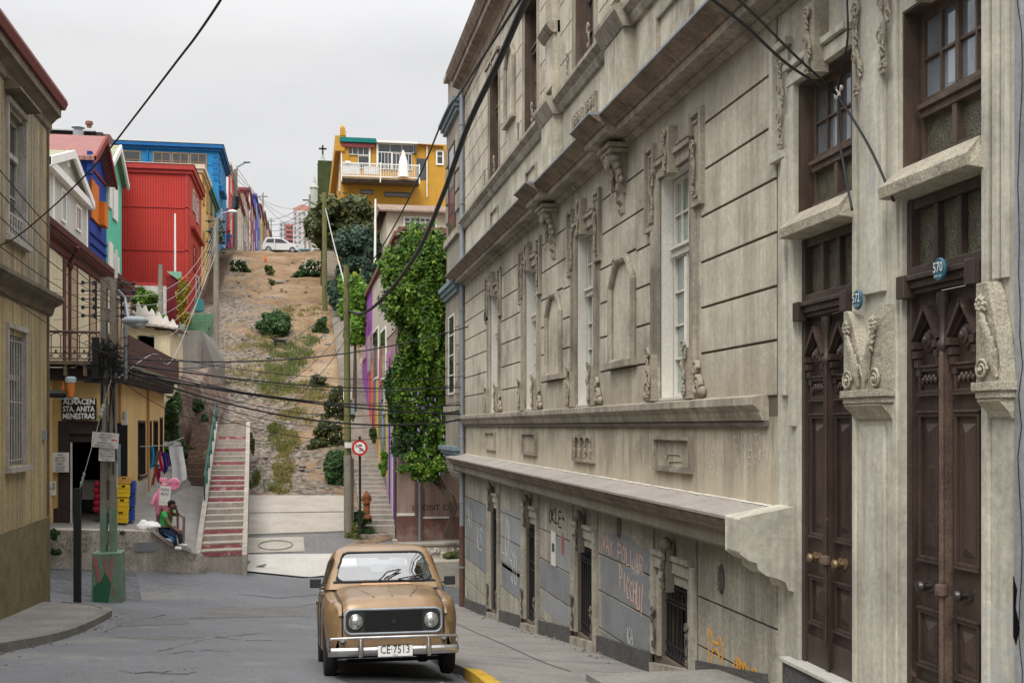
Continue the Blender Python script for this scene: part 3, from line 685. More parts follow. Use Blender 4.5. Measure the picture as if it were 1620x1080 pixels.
for i,(a,b) in enumerate(W):
    s_ = surround(a, b, .33, 3.28, M['carve']); base_scrolls(a, b, .33, s_)
    c = (a+b)/2
    # white painted reveal lining
    rv = MB(); X0 = XR+.01; X1 = XR+.168
    rv.box(X0,X1,b-.012,b-.002,.34,3.27); rv.box(X0,X1,a+.002,a+.012,.34,3.27); rv.box(X0,X1,a+.012,b-.012,3.262,3.272); rv.box(XR-.03,X1,a+.012,b-.012,.338,.37)
    obj('reveal', rv, M['white_wood'], s_)
    w_ = glaze('window', a+.02, b-.02, .36, 3.25, [(a+.08,b-.08,2.36,3.19,4,2),(a+.08,c-.04,.45,2.2,1,4),(c+.04,b-.08,.45,2.2,1,4)], M['white_wood'], M['glass_curtain'], tr=2.28)
    # curtains just behind the panes are read in the glass; upper floor
    uo = MB()
    for s,e in ((-1,a),(1,b)): rbox(uo, e, e+s*.14, 6.05, 8.8, 0, .03); rbox(uo, e+s*.14, e+s*.20, 6.05, 8.8, 0, .05)
    rbox(uo, a-.2, b+.2, 8.8, 8.95, 0, .09); rbox(uo, a-.3, b+.3, 9.0, 9.08, 0, .12)
    uo_ = obj('upper_window_surround', uo, M['trim'], man); cv = MB()
    foliate(cv, (a+b)/2, 8.75, 9.3, .2, .1, 4); foliate(cv, a-.12, 6.1, 6.5, .14, .14, 4); foliate(cv, b+.12, 6.1, 6.5, .14, .14, 6)
    obj('carving', cv, M['carve'], uo_, smooth=True)
    rv = MB(); rv.box(XR-.03,XR+.168,b-.012,b-.002,6.06,8.79); rv.box(XR-.03,XR+.168,a+.002,a+.012,6.06,8.79); rv.box(XR-.03,XR+.168,a+.012,b-.012,8.782,8.792); obj('dark_reveal', rv, M['dark_wood'], uo_)
    glaze('upper_window', a+.01, b-.01, 6.06, 8.79, [(a+.08,b-.08,7.95,8.7,4,2),(a+.08,c-.04,6.2,7.85,1,3),(c+.04,b-.08,6.2,7.85,1,3)], M['dark_wood'], M['glass_dark'], tr=7.9, w=.08)
for (a,b) in (D572, D570):
    uo = MB()
    for s,e in ((-1,a),(1,b)): rbox(uo, e, e+s*.14, 6.05, 8.8, 0, .05)
    rbox(uo, a-.2, b+.2, 8.8, 8.95, 0, .09); obj('upper_window_surround', uo, M['trim'], man)
    glaze('upper_window', a+.01, b-.01, 6.06, 8.79, [(a+.08,b-.08,7.95,8.7,4,2)], M['dark_wood'], M['glass_dark'], tr=7.9, w=.08)
# blind panels (main floor) and one above
def blind(c, z0, z1, hw=.62):
    t = MB(); z2 = z1-.36; z3 = z1-.1
    path = [(c-hw,z0),(c-hw,z2),(c-hw*.62,z3),(c-hw*.4,z1),(c+hw*.4,z1),(c+hw*.62,z3),(c+hw,z2),(c+hw,z0)]
    ring = path+[path[0]]
    for (y0_,q0),(y1_,q1) in zip(ring[:-1],ring[1:]):
        t.tube([(XR-.05,y0_,q0),(XR-.05,y1_,q1)], .055, 8)
    for (y_,q) in path: t.ball((XR-.05,y_,q),.056)
    rbox(t, c-hw-.1, c+hw+.1, z0-.08, z0+.01, 0, .12)
    o = obj('blind_panel', t, M['trim'], man, smooth=True); f = MB(); f.prism([(XR-.022,y_,q) for y_,q in path],(.03,0,0)); obj('panel_field', f, M['facade'], o)
for c in (16.69,21.44): blind(c, .95, 2.46)
blind(26.15, 6.95, 8.6, .55)
# corbels
for a,b in BR:
    c=(a+b)/2; t = MB()
    for s in (-.0,): 
        for (zz,h,w_,d) in ((4.05,.06,.34,.34),(3.98,.06,.28,.30)): rbox(t,c-w_,c+w_,zz,zz+h,0,d)
        n=9
        prof=[(.0,3.12),(.05,3.14),(.07,3.2),(.04,3.26),(.10,3.32),(.10,3.38),(.07,3.42),(.10,3.55),(.15,3.7),(.22,3.82),(.28,3.9),(.28,3.97),(0,3.98)]
        for (ww,pp) in ((.11,prof[:7]+[(0,3.42)]),(.17,[(0,3.40)]+prof[6:])): profile(t,pp,c-ww,c+ww)
    o = obj('corbel', t, M['trim'], man, bevel=.008); cv = MB()
    foliate(cv, c-.12, 3.45, 3.95, .16, .14, 2, -1); foliate(cv, c+.12, 3.45, 3.95, .16, .14, 8, 1); scroll(cv, c, 3.86, .11, 1, .27, 1.5, .035); foliate(cv, c, 3.3, 3.8, .16, .2, 12)
    for s in (-1,1):
        for k in range(4): cv.ball((XR-.2+.03*k, c+s*.2, 3.9-.1*k), .07-.01*k, .05, .06, 7, 5)
    obj('carving', cv, M['carve'], o, smooth=True)
# vents in the dado
for i,(a,b,z0,z1) in enumerate([(YF(785),YF(770),-.6,-.13),(YF(850),YF(828),-.6,-.13),(YF(942),YF(909),-.6,-.15),(YF(1097),YF(1038),-.58,-.13)]):
    t = MB(); frame(t, a, b, z0, z1, .045, 0, .06); frame(t, a+.045, b-.045, z0+.045, z1-.045, .025, 0, .03)
    o = obj('wall_panel', t, M['trim'], man)
    if i == 2:
        cv = MB()
        for r_ in range(2):
            for q in range(4): foliate(cv, a+.15+q*(b-a-.3)/3, z0+.06+r_*.19, z0+.23+r_*.19, .1, .03, q)
        obj('carving', cv, M['carve'], o, smooth=True)
    elif i==3:
        sc = MB(); yy=(a+b)/2; pts=[(XR-.006,yy+.3,-.28),(XR-.006,yy+.34,-.38),(XR-.006,yy+.28,-.42),(XR-.006,yy+.2,-.36),(XR-.006,yy-.3,-.36),(XR-.006,yy-.33,-.44),(XR-.006,yy+.2,-.46)]
        sc.tube(pts,.008,4); obj('scratched_mark', sc, M['ledge'], o)
# dado relief panels above the cornice
for k,(a,b,z0,z1) in enumerate([(18.3,19.0,4.75,5.4),(19.25,19.95,4.75,5.4),(23.2,24.3,4.85,5.35),(27.9,29.0,4.85,5.35),(13.6,15.0,4.75,5.45),(D572[0],D572[1],4.75,5.45)]):
    t = MB(); frame(t, a, b, z0, z1, .04, 0, .05); o = obj('relief_panel', t, M['trim'], man)
    if k < 2:
        cv = MB()
        for r_ in range(3):
            for q in range(3): foliate(cv, a+.14+q*(b-a-.28)/2, z0+.05+r_*.19, z0+.22+r_*.19, .13, .03, q+r_)
        obj('carving', cv, M['carve'], o, smooth=True)
# basement openings with grilles
for i,((a,b),(a2,b2,z0,z1)) in enumerate(zip(W,low)):
    tr = MB(); c=(a+b)/2; zg = z0-.1
    for s,e in ((-1,a2),(1,b2)):
        rbox(tr, e, e+s*.13, z0, z1+.02, 0, .05); rbox(tr, e+s*.13, e+s*.25, z0, z1+.30, 0, .085)
    rbox(tr, a2-.0, b2+.0, z1, z1+.14, 0, .05); rbox(tr, a2-.13, b2+.13, z1+.14, z1+.30, 0, .082); rbox(tr, a2-.18, b2+.18, z1+.30, z1+.36, 0, .11)
    o = obj('basement_surround', tr, M['facade_low'], man, bevel=.006)
    cv = MB(); rbox(cv, c-.09, c+.09, z1-.1, z1+.52, .05, .15); foliate(cv, c, z1-.08, z1+.5, .15, .16, i); cv.ball((XR-.14,c,z1+.5),.08,.13,.1)
    for s,e in ((-1,a2),(1,b2)): foliate(cv, e+s*.10, z0+.1, z0+.65, .16, .08, i+4, s)
    obj('carving', cv, M['grime'], o, smooth=True)
    gr = MB(); xg = XR+.06
    nb = 8
    for k in range(nb): y_ = a2+.06+(b2-a2-.12)*k/(nb-1); gr.tube([(xg,y_,z0+.04),(xg,y_,z1-.1)], .014, 6)
    hs = [z0+.05, z0+.2, z1-.08, z1-.30] + ([z0+(z1-z0)*.52, z0+(z1-z0)*.60] if i>=2 else [])
    for zz in hs: gr.box(xg-.014, xg+.014, a2+.01, b2-.01, zz-.012, zz+.012)
    for k in range(nb-1):
        y_ = a2+.06+(b2-a2-.12)*(k+.5)/(nb-1)
        for zz in (z1-.19, z0+.12):
            ring = [(xg, y_+.055*math.cos(t), zz+.075*math.sin(t)) for t in [2*math.pi*j/10 for j in range(11)]]; gr.tube(ring, .011, 4, cap=False)
        gr.ball((xg, y_, z1-.07), .02, .02, .05, 5, 4)
    obj('iron_grille', gr, M['iron'], o)
    dk = MB(); dk.quad((XR+.26,a2,z0),(XR+.26,a2,z1),(XR+.26,b2,z1),(XR+.26,b2,z0)); p_ = obj('pane', dk, M['void'], o)
    if i == 0:
        wl = MB(); wl.box(XR+.2,XR+.22,a2+.3,a2+.55,z0+.05,z1-.55); wl.box(XR+.2,XR+.22,a2+.7,a2+.86,z0+.05,z1-.7); obj('inner_shutter', wl, M['glass_curtain'], o)
# grey overpainted patches and graffiti on the basement: the paint stops at every course joint
def patches(y0,y1,z0,z1,seed,mat=None):
    r=random.Random(seed); m_=MB()
    for c,e in zip(zl[:-1],zl[1:]):
        lo,hi=max(c+.02,z0),min(e-.02,z1)
        if hi-lo<.05: continue
        n=8; L_=[(XR-.0235,y0+r.uniform(-.06,.10),lo+(hi-lo)*k/n) for k in range(n+1)]; R2=[(XR-.0235,y1+r.uniform(-.12,.05),hi-(hi-lo)*k/n) for k in range(n+1)]
        if hi<e-.03: mid=[(XR-.0235,y0+(y1-y0)*k/6,hi+r.uniform(-.08,.05)) for k in range(1,6)]; L_=L_[:-1]; R2=R2[1:]; poly=L_+mid+R2
        else: poly=L_+R2
        m_.add(poly,[tuple(range(len(poly)))])
    return obj('overpainted_patch',m_,mat or M['graypaint'],man)
M['graypaint2']=SURF('pale_grey_overpaint',(.31,.32,.33),var=.2,scale=2,rough=.8,bump=.2)
patches(15.35,18.0,-3.35,-1.62,1); patches(20.15,21.3,-2.6,-2.05,3,M['graypaint2']); patches(20.15,22.75,-3.2,-2.63,4); patches(20.3,22.6,-3.6,-3.2,9,M['graypaint2']); patches(24.85,27.45,-3.3,-1.9,5,M['graypaint2']); patches(25.0,27.4,-3.8,-3.2,6); patches(29.6,33.6,-3.8,-2.05,7)
M['gr_peach']=PLAIN('peach_spray',(.70,.44,.34),.8); M['gr_white']=PLAIN('white_spray',(.55,.56,.55),.8); M['gr_orange']=PLAIN('orange_spray',(.70,.33,.03),.8)
def hand(txt, yc, zc, h, adv, r, mat, seed=1, tilt=0, off=.026, nm='graffiti', jit=.07):
    m_=MB(); handwrite(m_, txt, lambda u,v:(XR-off,yc-u,zc+v+tilt*u), h, adv, r, seed, jit); m_.v=[(XR-off+(x-(XR-off))*.2,y,z) for x,y,z in m_.v]; return obj(nm,m_,mat,man)
hand('WAY POLLAR',16.75,-1.88,.24,.23,.014,M['gr_peach'],1,-.07); hand('PICCHU/',16.25,-2.36,.31,.18,.015,M['gr_peach'],2,-.16); hand('OKLE-',21.25,-1.70,.26,.28,.022,M['black'],3,.0); hand('KA',16.3,-3.0,.22,.16,.012,M['gr_white'],4); hand('SI',16.3,-3.25,.2,.14,.012,M['gr_white'],5)
hand('LOL',26.6,-2.6,.9,.5,.018,M['gr_white'],6); hand('SU',25.7,-3.1,.7,.4,.018,M['gr_white'],7); hand('AI',32.6,-2.6,.5,.5,.018,M['gr_white'],8); hand('KS',30.8,-3.0,.6,.5,.018,M['gr_white'],9); hand('SOUL',20.7,-1.55,.12,.1,.007,M['gr_white'],12); hand('LIMA',15.9,-1.5,.14,.12,.008,M['gr_white'],14); hand('NAB',16.0,-2.0,.2,.14,.01,M['gr_white'],15)
def strokes(lines, mat, r=.014, off=.026, nm='graffiti'):
    m_=MB()
    for ln in lines: m_.tube([(XR-off,y_,z_) for y_,z_ in ln], r, 5)
    m_.v=[(XR-off+(x-(XR-off))*.2,y,z) for x,y,z in m_.v]; return obj(nm,m_,mat,man)
# orange doodle by the end
strokes([[(12.4+(y_-12.4)*.75+.35,-2.75+(z_+2.75)*.75+.17) for y_,z_ in [(12.72,-3.05),(12.75,-2.45),(12.6,-2.5),(12.55,-2.62),(12.3,-2.62),(12.25,-2.5),(12.12,-2.6),(12.15,-2.95),(12.35,-3.02),(12.55,-2.98),(12.58,-2.78),(12.4,-2.7),(12.25,-2.82)]]]+
        [[(12.2-k*.09,-2.55+.02*(k%2)),(12.17-k*.09,-2.80+.04*(k%3))] for k in range(5)], M['gr_orange'], .02)
hand('ROHEN',11.7,-2.66,.22,.15,.016,M['gr_orange'],11,-.12)
# poster
m_=MB(); m_.box(XR-.034,XR-.026,21.35,21.75,-2.62,-1.98); po=obj('poster',m_,M['paper'],man); m_=MB(); m_.quad((XR-.037,21.42,-2.36),(XR-.037,21.42,-2.2),(XR-.037,21.66,-2.2),(XR-.037,21.66,-2.36)); obj('poster_print',m_,M['ink'],po)
m_=MB(); m_.ball((XR-.02,20.75,-2.15),.012,.13,.22); obj('red_stencil', m_, PLAIN('dull_red',(.32,.10,.10),.8), man)
for y_,z_ in ((YF(1145),-1.72),(16.9,-1.5)):
    m_=MB(); m_.ball((XR-.03,y_,z_),.03,.10,.17)
    for k in range(5): m_.ball((XR-.055,y_,z_+.12-.06*k),.012,.07,.02,6,4)
    obj('vent_rosette', m_, M['grime'], man)
# scratched words on the dado
for t_,px,py,h_,ad in (('VIVA',1120,706,.20,.13),('EGINO',1182,690,.20,.16),('RATA//',1203,706,.28,.17),('ZURITA',1133,730,.13,.10),('EVA',1195,722,.16,.13)):
    p=onX(px,py,XR); hand(t_,p.y,p.z,h_,ad,.006,M['scratch'],int(px),0,.004,'scratched_writing',.1)
# drainpipe at the far corner
m_=MB(); m_.tube([(XR-.10,YE-.15,9.8),(XR-.10,YE-.15,-2.9)],.07,10); dp=obj('drainpipe',m_,M['zinc'],man,smooth=True)
m_=MB(); m_.tube([(XR-.10,YE-.15,-2.9),(XR-.10,YE-.15,-5.4)],.08,10); obj('pipe_guard',m_,M['pipe_rust'],dp,smooth=True)
m_=MB()
for z_ in (-4.1,-2.2,-.3,1.5,3.4,6.5,8.8): m_.tube([(XR-.10,YE-.15,z_-.03),(XR-.10,YE-.15,z_+.03)],.09,10)
obj('pipe_clamp',m_,M['zinc'],dp)
# ---- corner bay
XB = XR-.17; YB0 = YE+.02; YB1 = YE+3.2
m_=MB(); m_.box(XB,XR+2,YB0,YB1,-1.15,3.95)
m_.box(XB+.03,XR+2,YB0+.03,YB1,4.4,9.3); m_.box(XB+.08,XR+2,YB0+.1,YB1,9.6,11.0)
obj('bay', m_, M['facade_low'], man)
m_=MB()
for (z0,z1) in ((-.95,-.6),(3.95,4.35),(9.25,9.62)):
    for k,(d) in enumerate((.08,.15,.22)): zz=z0+(z1-z0)*k/3; m_.box(XB-d,XR-.005,YB0-d+.06,YB1+d,zz,zz+(z1-z0)/3-.001)
obj('bay_ledge', m_, M['bluegrey'], man)
m_=MB()
for k in range(8): t=k/8; m_.box(XB+.02+.6*t*t,XR+1,YB0+.05+.3*t*t,YB1-.1,-1.15-.09*(k+1),-1.15-.09*k)
obj('bay_bracket', m_, M['facade_low'], man)
m_=MB()
for (z0,z1) in ((.45,.62),(-.95,-.9),(5.65,5.85),(10.95,11.1)): m_.box(XB-.07,XR-.004,YB0-.05,YB1+.05,z0,z1)
m_.box(XB-.08,XB+.02,YB0-.05,YB0+.5,.64,1.0)
for z_ in (1.3,1.85,2.4,2.95,6.4,7.0,7.6,8.2):
    for (u,v) in ((YB0-.012,YB0+.75),(YB0+2.45,YB1)): m_.box(XB-.014,XB+.1,u,v,z_,z_+.5)
obj('bay_moulding', m_, M['trim'], man)
for (z0,z1,fm) in ((.95,3.4,'white_wood'),(5.9,8.6,'dark_wood')):
    f=MB(); ya,yb=YB0+.85,YB0+2.35; x_=XB-.03
    f.box(x_,XB+.02,ya,ya+.1,z0,z1); f.box(x_,XB+.02,yb-.1,yb,z0,z1); f.box(x_,XB+.02,ya+.1,yb-.1,z1-.06,z1); f.box(x_,XB+.02,ya+.1,yb-.1,z0,z0+.08)
    for k in (1,2,3): zz=z0+(z1-z0)*k/4; f.box(x_+.01,XB-.0,ya+.1,yb-.1,zz-.02,zz+.02)
    o=obj('bay_window',f,M[fm],man); q=MB(); q.quad((XB-.012,ya+.08,z0+.02),(XB-.012,yb-.08,z0+.02),(XB-.012,yb-.08,z1-.02),(XB-.012,ya+.08,z1-.02)); obj('pane',q,M['glass_dark'],o)
# ================= DOORS OF THE MANSION =================
XD = XR+.09
def dbox(mb, ya, yb, za, zb, d0, d1, x=None): x = XD if x is None else x; return mb.box(x-d1, x-d0, ya, yb, za, zb)
def door_bay(a, b, knobmat, num, side):
    zt = -2.24
    fr = MB()
    dbox(fr, a, a+.07, zt, 1.78, -.05, .05); dbox(fr, b-.07, b, zt, 1.78, -.05, .05); dbox(fr, a+.07, b-.07, 1.70, 1.78, -.05, .04)
    # transom bar with mouldings
    dbox(fr, a+.07, b-.07, 1.03, 1.07, 0, .07); dbox(fr, a+.07, b-.07, 1.071, 1.13, 0, .10); dbox(fr, a+.07, b-.07, 1.131, 1.17, 0, .13); dbox(fr, a+.07, b-.07, 1.171, 1.25, -.02, .05)
    for e in (a+.01, b-.13): dbox(fr, e, e+.12, 1.0, 1.18, .05, .15)
    for k in (1,2): yy = a+.07+(b-a-.14)*k/3; dbox(fr, yy-.03, yy+.03, 1.25, 1.70, -.04, .03)
    fo = obj('door_frame', fr, M['door'], man, bevel=.006)
    q = MB(); q.quad((XD+.03,a,1.2),(XD+.03,a,1.75),(XD+.03,b,1.75),(XD+.03,b,1.2)); obj('fanlight_pane', q, M['glass_rough'], fo)
    c = (a+b)/2
    for s in (-1, 1):
        y0, y1 = (c, b-.07) if s > 0 else (a+.07, c); lf = MB(); dbox(lf, y0, y1, zt, 1.03, -.04, 0)
        m_ = .06; pa, pb = y0+.065, y1-.065
        if s > 0: pa = y0+.09
        else: pb = y1-.09
        def panel(z0, z1, raise_=True, carve=False):
            for (u0,u1,v0,v1) in ((pa,pa+.028,z0,z1),(pb-.028,pb,z0,z1),(pa+.028,pb-.028,z1-.028,z1),(pa+.028,pb-.028,z0,z0+.028)): dbox(lf, u0, u1, v0, v1, 0, .028)
            dbox(lf, pa-.012, pb+.012, z1+.001, z1+.02, 0, .04); dbox(lf, pa-.012, pb+.012, z0-.02, z0-.001, 0, .04)
            if raise_:
                u0,u1,v0,v1 = pa+.075,pb-.075,z0+.08,z1-.08; um=(u0+u1)/2; x0=XD-.002; x1=XD-.035; k=min(.07,(v1-v0)/2-.005)
                lf.add([(x0,u0,v0),(x0,u1,v0),(x0,u1,v1),(x0,u0,v1),(x1,um,v0+k),(x1,um,v1-k)],[(0,1,4),(1,2,5,4),(2,3,5),(3,0,4,5)])
        panel(-1.03, .10); panel(-1.85, -1.42); panel(.25, .45, False)
        for zz in (-1.86,): pass
        dbox(lf, y0+.01, y1-.01, zt, zt+.26, 0, .03)
        lo = obj('door_leaf', lf, M['door'], man, bevel=.004)
        # gabled carving
        ga = MB(); mid = (pa+pb)/2; hw = (pb-pa)/2+.03
        for t in (-1, 1):
            p0 = Vector((XD-.04, mid, .92)); p1 = Vector((XD-.04, mid+t*hw, .66)); d = (p1-p0); n = Vector((0,-d.z,d.y)).normalized()
            ga.obox((p0+p1)/2, d/2, Vector((-.04,0,0)), n*.016); q0,q1=p0-Vector((0,0,.075)),p1-Vector((0,-t*.03,.05)); ga.obox((q0+q1)/2+Vector((.02,0,0)),(q1-q0)/2*.9,Vector((-.02,0,0)),n*.010)
            for k in range(4): dbox(ga, mid+t*hw*.80-.03+.0*k, mid+t*hw*.80+.03, .60-.07*k, .655-.07*k, 0, .085-.017*k)
        for (r_, d_) in ((.085,.03),(.06,.05),(.03,.07)):
            ga.lathe((XD,mid,.66), [(r_,0),(r_,-d_),(r_*.6,-d_-.01)], 14, 'x')
        for k in range(7): ga.ball((XD-.02, mid-.09+.03*k, .35+.02*(k%2)), .02, .016, .03, 6, 4)
        obj('door_carving', ga, M['door'], lo, smooth=True)
        kn = MB()
        yk = mid
        for r_ in ((.035,0),): 
            kn.lathe((XD,yk-.0,-1.23), [(.05,0),(.05,-.01),(.02,-.02),(.016,-.06),(.035,-.075),(.042,-.10),(.03,-.125),(.0,-.13)], 14, 'x')
            kn.lathe((XD,yk+.09,-1.225), [(.045,0),(.045,-.012),(.02,-.02),(.015,-.05),(.03,-.06),(.03,-.08),(0,-.085)], 12, 'x')
        obj('door_knob', kn, knobmat, lo, smooth=True)
    # astragal with colonette top and latch
    as_ = MB(); dbox(as_, c-.035, c+.035, zt+.02, .62, 0, .06); as_.tube([(XD-.07,c,zt+.25),(XD-.07,c,.62)], .022, 8)
    ao = obj('door_astragal', as_, M['door_edge'] if side else M['door'], man)
    cl = MB(); cl.lathe((XD-.06,c,.55), [(.022,0),(.042,.03),(.046,.07),(.026,.10),(.024,.28),(.034,.31),(.038,.36),(.048,.38),(.048,.45)], 12); obj('colonette', cl, M['door'], ao, smooth=True)
    cl = MB(); cl.lathe((XD-.07,c,-1.27), [(.02,0),(.05,.01),(.055,.05),(.05,.085),(.02,.095)], 12); obj('latch_block', cl, M['door_edge'], ao, smooth=True)
    # stone lintel block
    z0,z1 = 1.785,2.035; lt = MB(); lt.add([(XR+.1,a-.06,z0),(XR+.1,b+.06,z0),(XR-.16,b+.08,z0+.02),(XR-.16,a-.08,z0+.02),(XR-.17,a-.08,z0+.11),(XR-.17,b+.08,z0+.11),(XR-.02,b,z1),(XR-.02,a,z1),(XR+.1,b,z1+.02),(XR+.1,a,z1+.02)],
        [(0,1,2,3),(3,2,5,4),(4,5,6,7),(7,6,8,9),(0,3,4,7,9),(1,8,6,5,2),(0,9,8,1)])
    obj('stone_lintel', lt, M['carve_light'], man, bevel=.006)
    # window over it, in dark peeling wood
    X = XR+.15; w = MB()
    w.box(X,X+.06,a,a+.07,2.04,3.27); w.box(X,X+.06,b-.07,b,2.04,3.27); w.box(X,X+.06,a+.07,b-.07,3.20,3.27); w.box(X-.04,X+.05,a+.07,b-.07,2.42,2.48); w.box(X-.07,X+.05,a+.07,b-.07,2.481,2.52); w.box(X-.01,X+.06,a+.07,b-.07,2.52,2.58)
    w.box(X-.03,X+.05,a+.07,b-.07,2.04,2.12); w.box(X-.03,X+.05,c-.03,c+.03,2.12,2.42); w.box(X-.01,X+.04,c-.022,c+.022,2.58,3.20)
    for i in range(1,4):
        yy=a+.07+(b-a-.14)*i/4
        if i != 2: w.box(X+.0,X+.04,yy-.012,yy+.012,2.58,3.20)
    w.box(X+.003,X+.037,a+.07,b-.07,2.88,2.905)
    for (u0,u1) in ((a+.002,a+.012),(b-.012,b-.002)): w.box(XR+.005,X,u0,u1,2.04,3.272)
    w.box(XR+.005,X,a+.012,b-.012,3.262,3.272)
    wo = obj('fanlight_window', w, M['dark_wood'], man, bevel=.004)
    q = MB(); q.quad((X+.03,a+.02,2.55),(X+.03,a+.02,3.24),(X+.03,b-.02,3.24),(X+.03,b-.02,2.55)); obj('pane', q, M['glass_sky'], wo)
    q = MB(); q.quad((X+.03,a+.02,2.08),(X+.03,a+.02,2.45),(X+.03,b-.02,2.45),(X+.03,b-.02,2.08)); obj('hammered_pane', q, M['glass_rough'], wo)
door_bay(D572[0], D572[1], M['brass'], '572', 0)
door_bay(D570[0], D570[1], PLAIN('dark_bronze',(.07,.06,.055),.4,.6), '570', 1)
# surrounds: far side of 572, the pier between, the pier after 570
t = MB(); a,b = D572; e = b
rbox(t, e+.02, e+.14, -.0, 3.4, 0, .04); rbox(t, e+.16, e+.24, .30, 2.62, 0, .07); rbox(t, e+.25, e+.36, .30, 2.62, 0, .03)
rbox(t, e+.44, e+.52, 2.62, 3.78, 0, .08); rbox(t, e+.16, e+.44, 2.62, 2.69, 0, .08); rbox(t, e+.18, e+.44, 2.69, 3.7, 0, .03); rbox(t, e+.12, e+.44, 3.71, 3.78, 0, .08)
rbox(t, a-.02, b+.16, 3.29, 3.42, 0, .05); rbox(t, a, b+.16, 3.44, 3.50, 0, .09)
# pier fluting and strips
p0, p1 = D570[1], D572[0]; pm_ = (p0+p1)/2
for yy in (p0+.05, p1-.11): rbox(t, yy, yy+.06, -2.3, 4.08, 0, .025)
rbox(t, p0+.24, p1-.24, 1.1, 4.08, 0, .045); rbox(t, p0+.24, p1-.24, -2.2, .0, 0, .03)
rbox(t, D570[0]-.12, D570[0]-.04, -2.3, 4.08, 0, .03); rbox(t, D570[0]-.26, D570[0]-.20, 1.0, 4.08, 0, .05); rbox(t, D570[0]-.34, D570[0]-.28, 1.0, 4.08, 0, .035)
obj('door_surround', t, M['pier'], man, bevel=.005)
cv = MB(); c=(a+b)/2; rbox(cv, c-.11, c+.11, 3.2, 3.85, 0, .14); foliate(cv, c, 3.2, 3.82, .16, .15, 3); foliate(cv, b+.26, 2.72, 3.62, .17, .06, 8); foliate(cv, p1-.2, 2.8, 3.6, .18, .05, 4); foliate(cv, p0+.2, 2.85, 3.75, .2, .05, 14); foliate(cv, p1-.16, 3.5, 4.05, .16, .05, 24)
c=(D570[0]+D570[1])/2; rbox(cv, c-.11, c+.11, 3.2, 3.85, 0, .14); foliate(cv, D570[0]-.14, 3.1, 3.7, .14, .05, 8)
obj('carving', cv, M['carve'], man, smooth=True)
def console(ya, yb, double):
    t = MB(); H = .12; n = 12
    def top(t_):   # outline of the top edge across the width 0..1
        if double: u = abs(t_-.5)*2; return .52+.46*min(1,max(0,(u-.12)/.6))**.8
        u = t_; return .36+.62*min(1,max(0,(u-.0)/.55))**.8
    pts = [(ya+(yb-ya)*k/n, top(k/n)) for k in range(n+1)]
    poly = [(XR-.002,ya,.30)]+[(XR-.002,y_,z_) for y_,z_ in pts]+[(XR-.002,yb,.30)]
    t.prism(poly, (-H,0,0)); rbox(t, ya-.02, yb+.02, .24, .30, 0, H+.03); rbox(t, ya, yb, .19, .24, 0, H+.01); profile(t, [(0,.06),(.03,.06),(.05,.1),(.12,.17),(.12,.189),(0,.189)], ya+.02, yb-.02)
    o = obj('console', t, M['carve_light'], man, bevel=.005); cv = MB()
    halves = ((ya+(yb-ya)*.02, ya+(yb-ya)*.5, 1),(yb-(yb-ya)*.02, ya+(yb-ya)*.5, -1)) if double else ((yb-.02, ya, -1),)
    for (outer, inner, sg) in halves:
        w_ = abs(inner-outer)
        y_ = lambda f: outer+(inner-outer)*f
        X_ = XR-H-.012
        for k in range(6):   # fronds fanning out of the foot
            f1=.92-.15*k; z1_=.50+.055*k+.03*(k%2); cv.tube([(X_, y_(.86), .33),(X_-.008, y_(.84-.05*k), .40+.01*k),(X_-.016, y_(.5*(.84-.05*k)+.5*f1), z1_-.06),(X_-.020, y_(f1), z1_),(X_-.006, y_(f1-.07), z1_+.015)], [.012,.015,.018,.014,.006], 6)
        pts=[]
        for i in range(20): tt=i/19; aa=tt*3.6*math.pi; R=.27*w_*(1-tt*.8); pts.append((X_-.008, y_(.27)+R*math.cos(aa)*sg, .385+R*math.sin(aa)))
        cv.tube(pts,.013,6); cv.ball((X_-.016,y_(.27),.385),.022,.018,.018,8,5)
        for k in range(8):
            aa=k*math.pi/4; c0=Vector((X_-.01,y_(.30),.83)); d_=Vector((0,math.cos(aa),math.sin(aa))); cv.tube([c0+d_*.012,c0+d_*.04+Vector((-.016,0,0)),c0+d_*.068+Vector((-.004,0,0))],[.010,.018,.007],6)
        cv.ball((X_-.028,y_(.30),.83),.016,.016,.016,8,5)
        for k in range(3): aa=.6+k*1.9; c0=Vector((X_-.006,y_(.42),.66)); d_=Vector((0,math.cos(aa),math.sin(aa))); cv.tube([c0,c0+d_*.03+Vector((-.014,0,0)),c0+d_*.055],[.009,.016,.005],6)
        cv.tube([(X_,y_(.75),.42),(X_-.010,y_(.5),.58),(X_-.008,y_(.36),.70),(X_-.006,y_(.31),.78)],.009,6)
    obj('carving', cv, M['carve_light'], o, smooth=True)
console(8.67, 9.36, True); console(7.06, 7.36, False)
# steps
m_ = MB(); m_.box(XR-.10, XR+.34, D572[0]+.0, D572[1]+.22, -2.29, -2.245); sp = obj('door_step', m_, M['whitecon'], man, bevel=.01)
m_ = MB(); m_.box(XR-.07, XR+.3, D572[0]+.0, D572[1]+.2, -2.9, -2.291); obj('step_riser', m_, M['plinth'], sp)
m_ = MB(); m_.box(XR-.02, XR+.34, D570[0], D570[1], -2.9, -2.25); obj('door_step', m_, M['pier'], man)
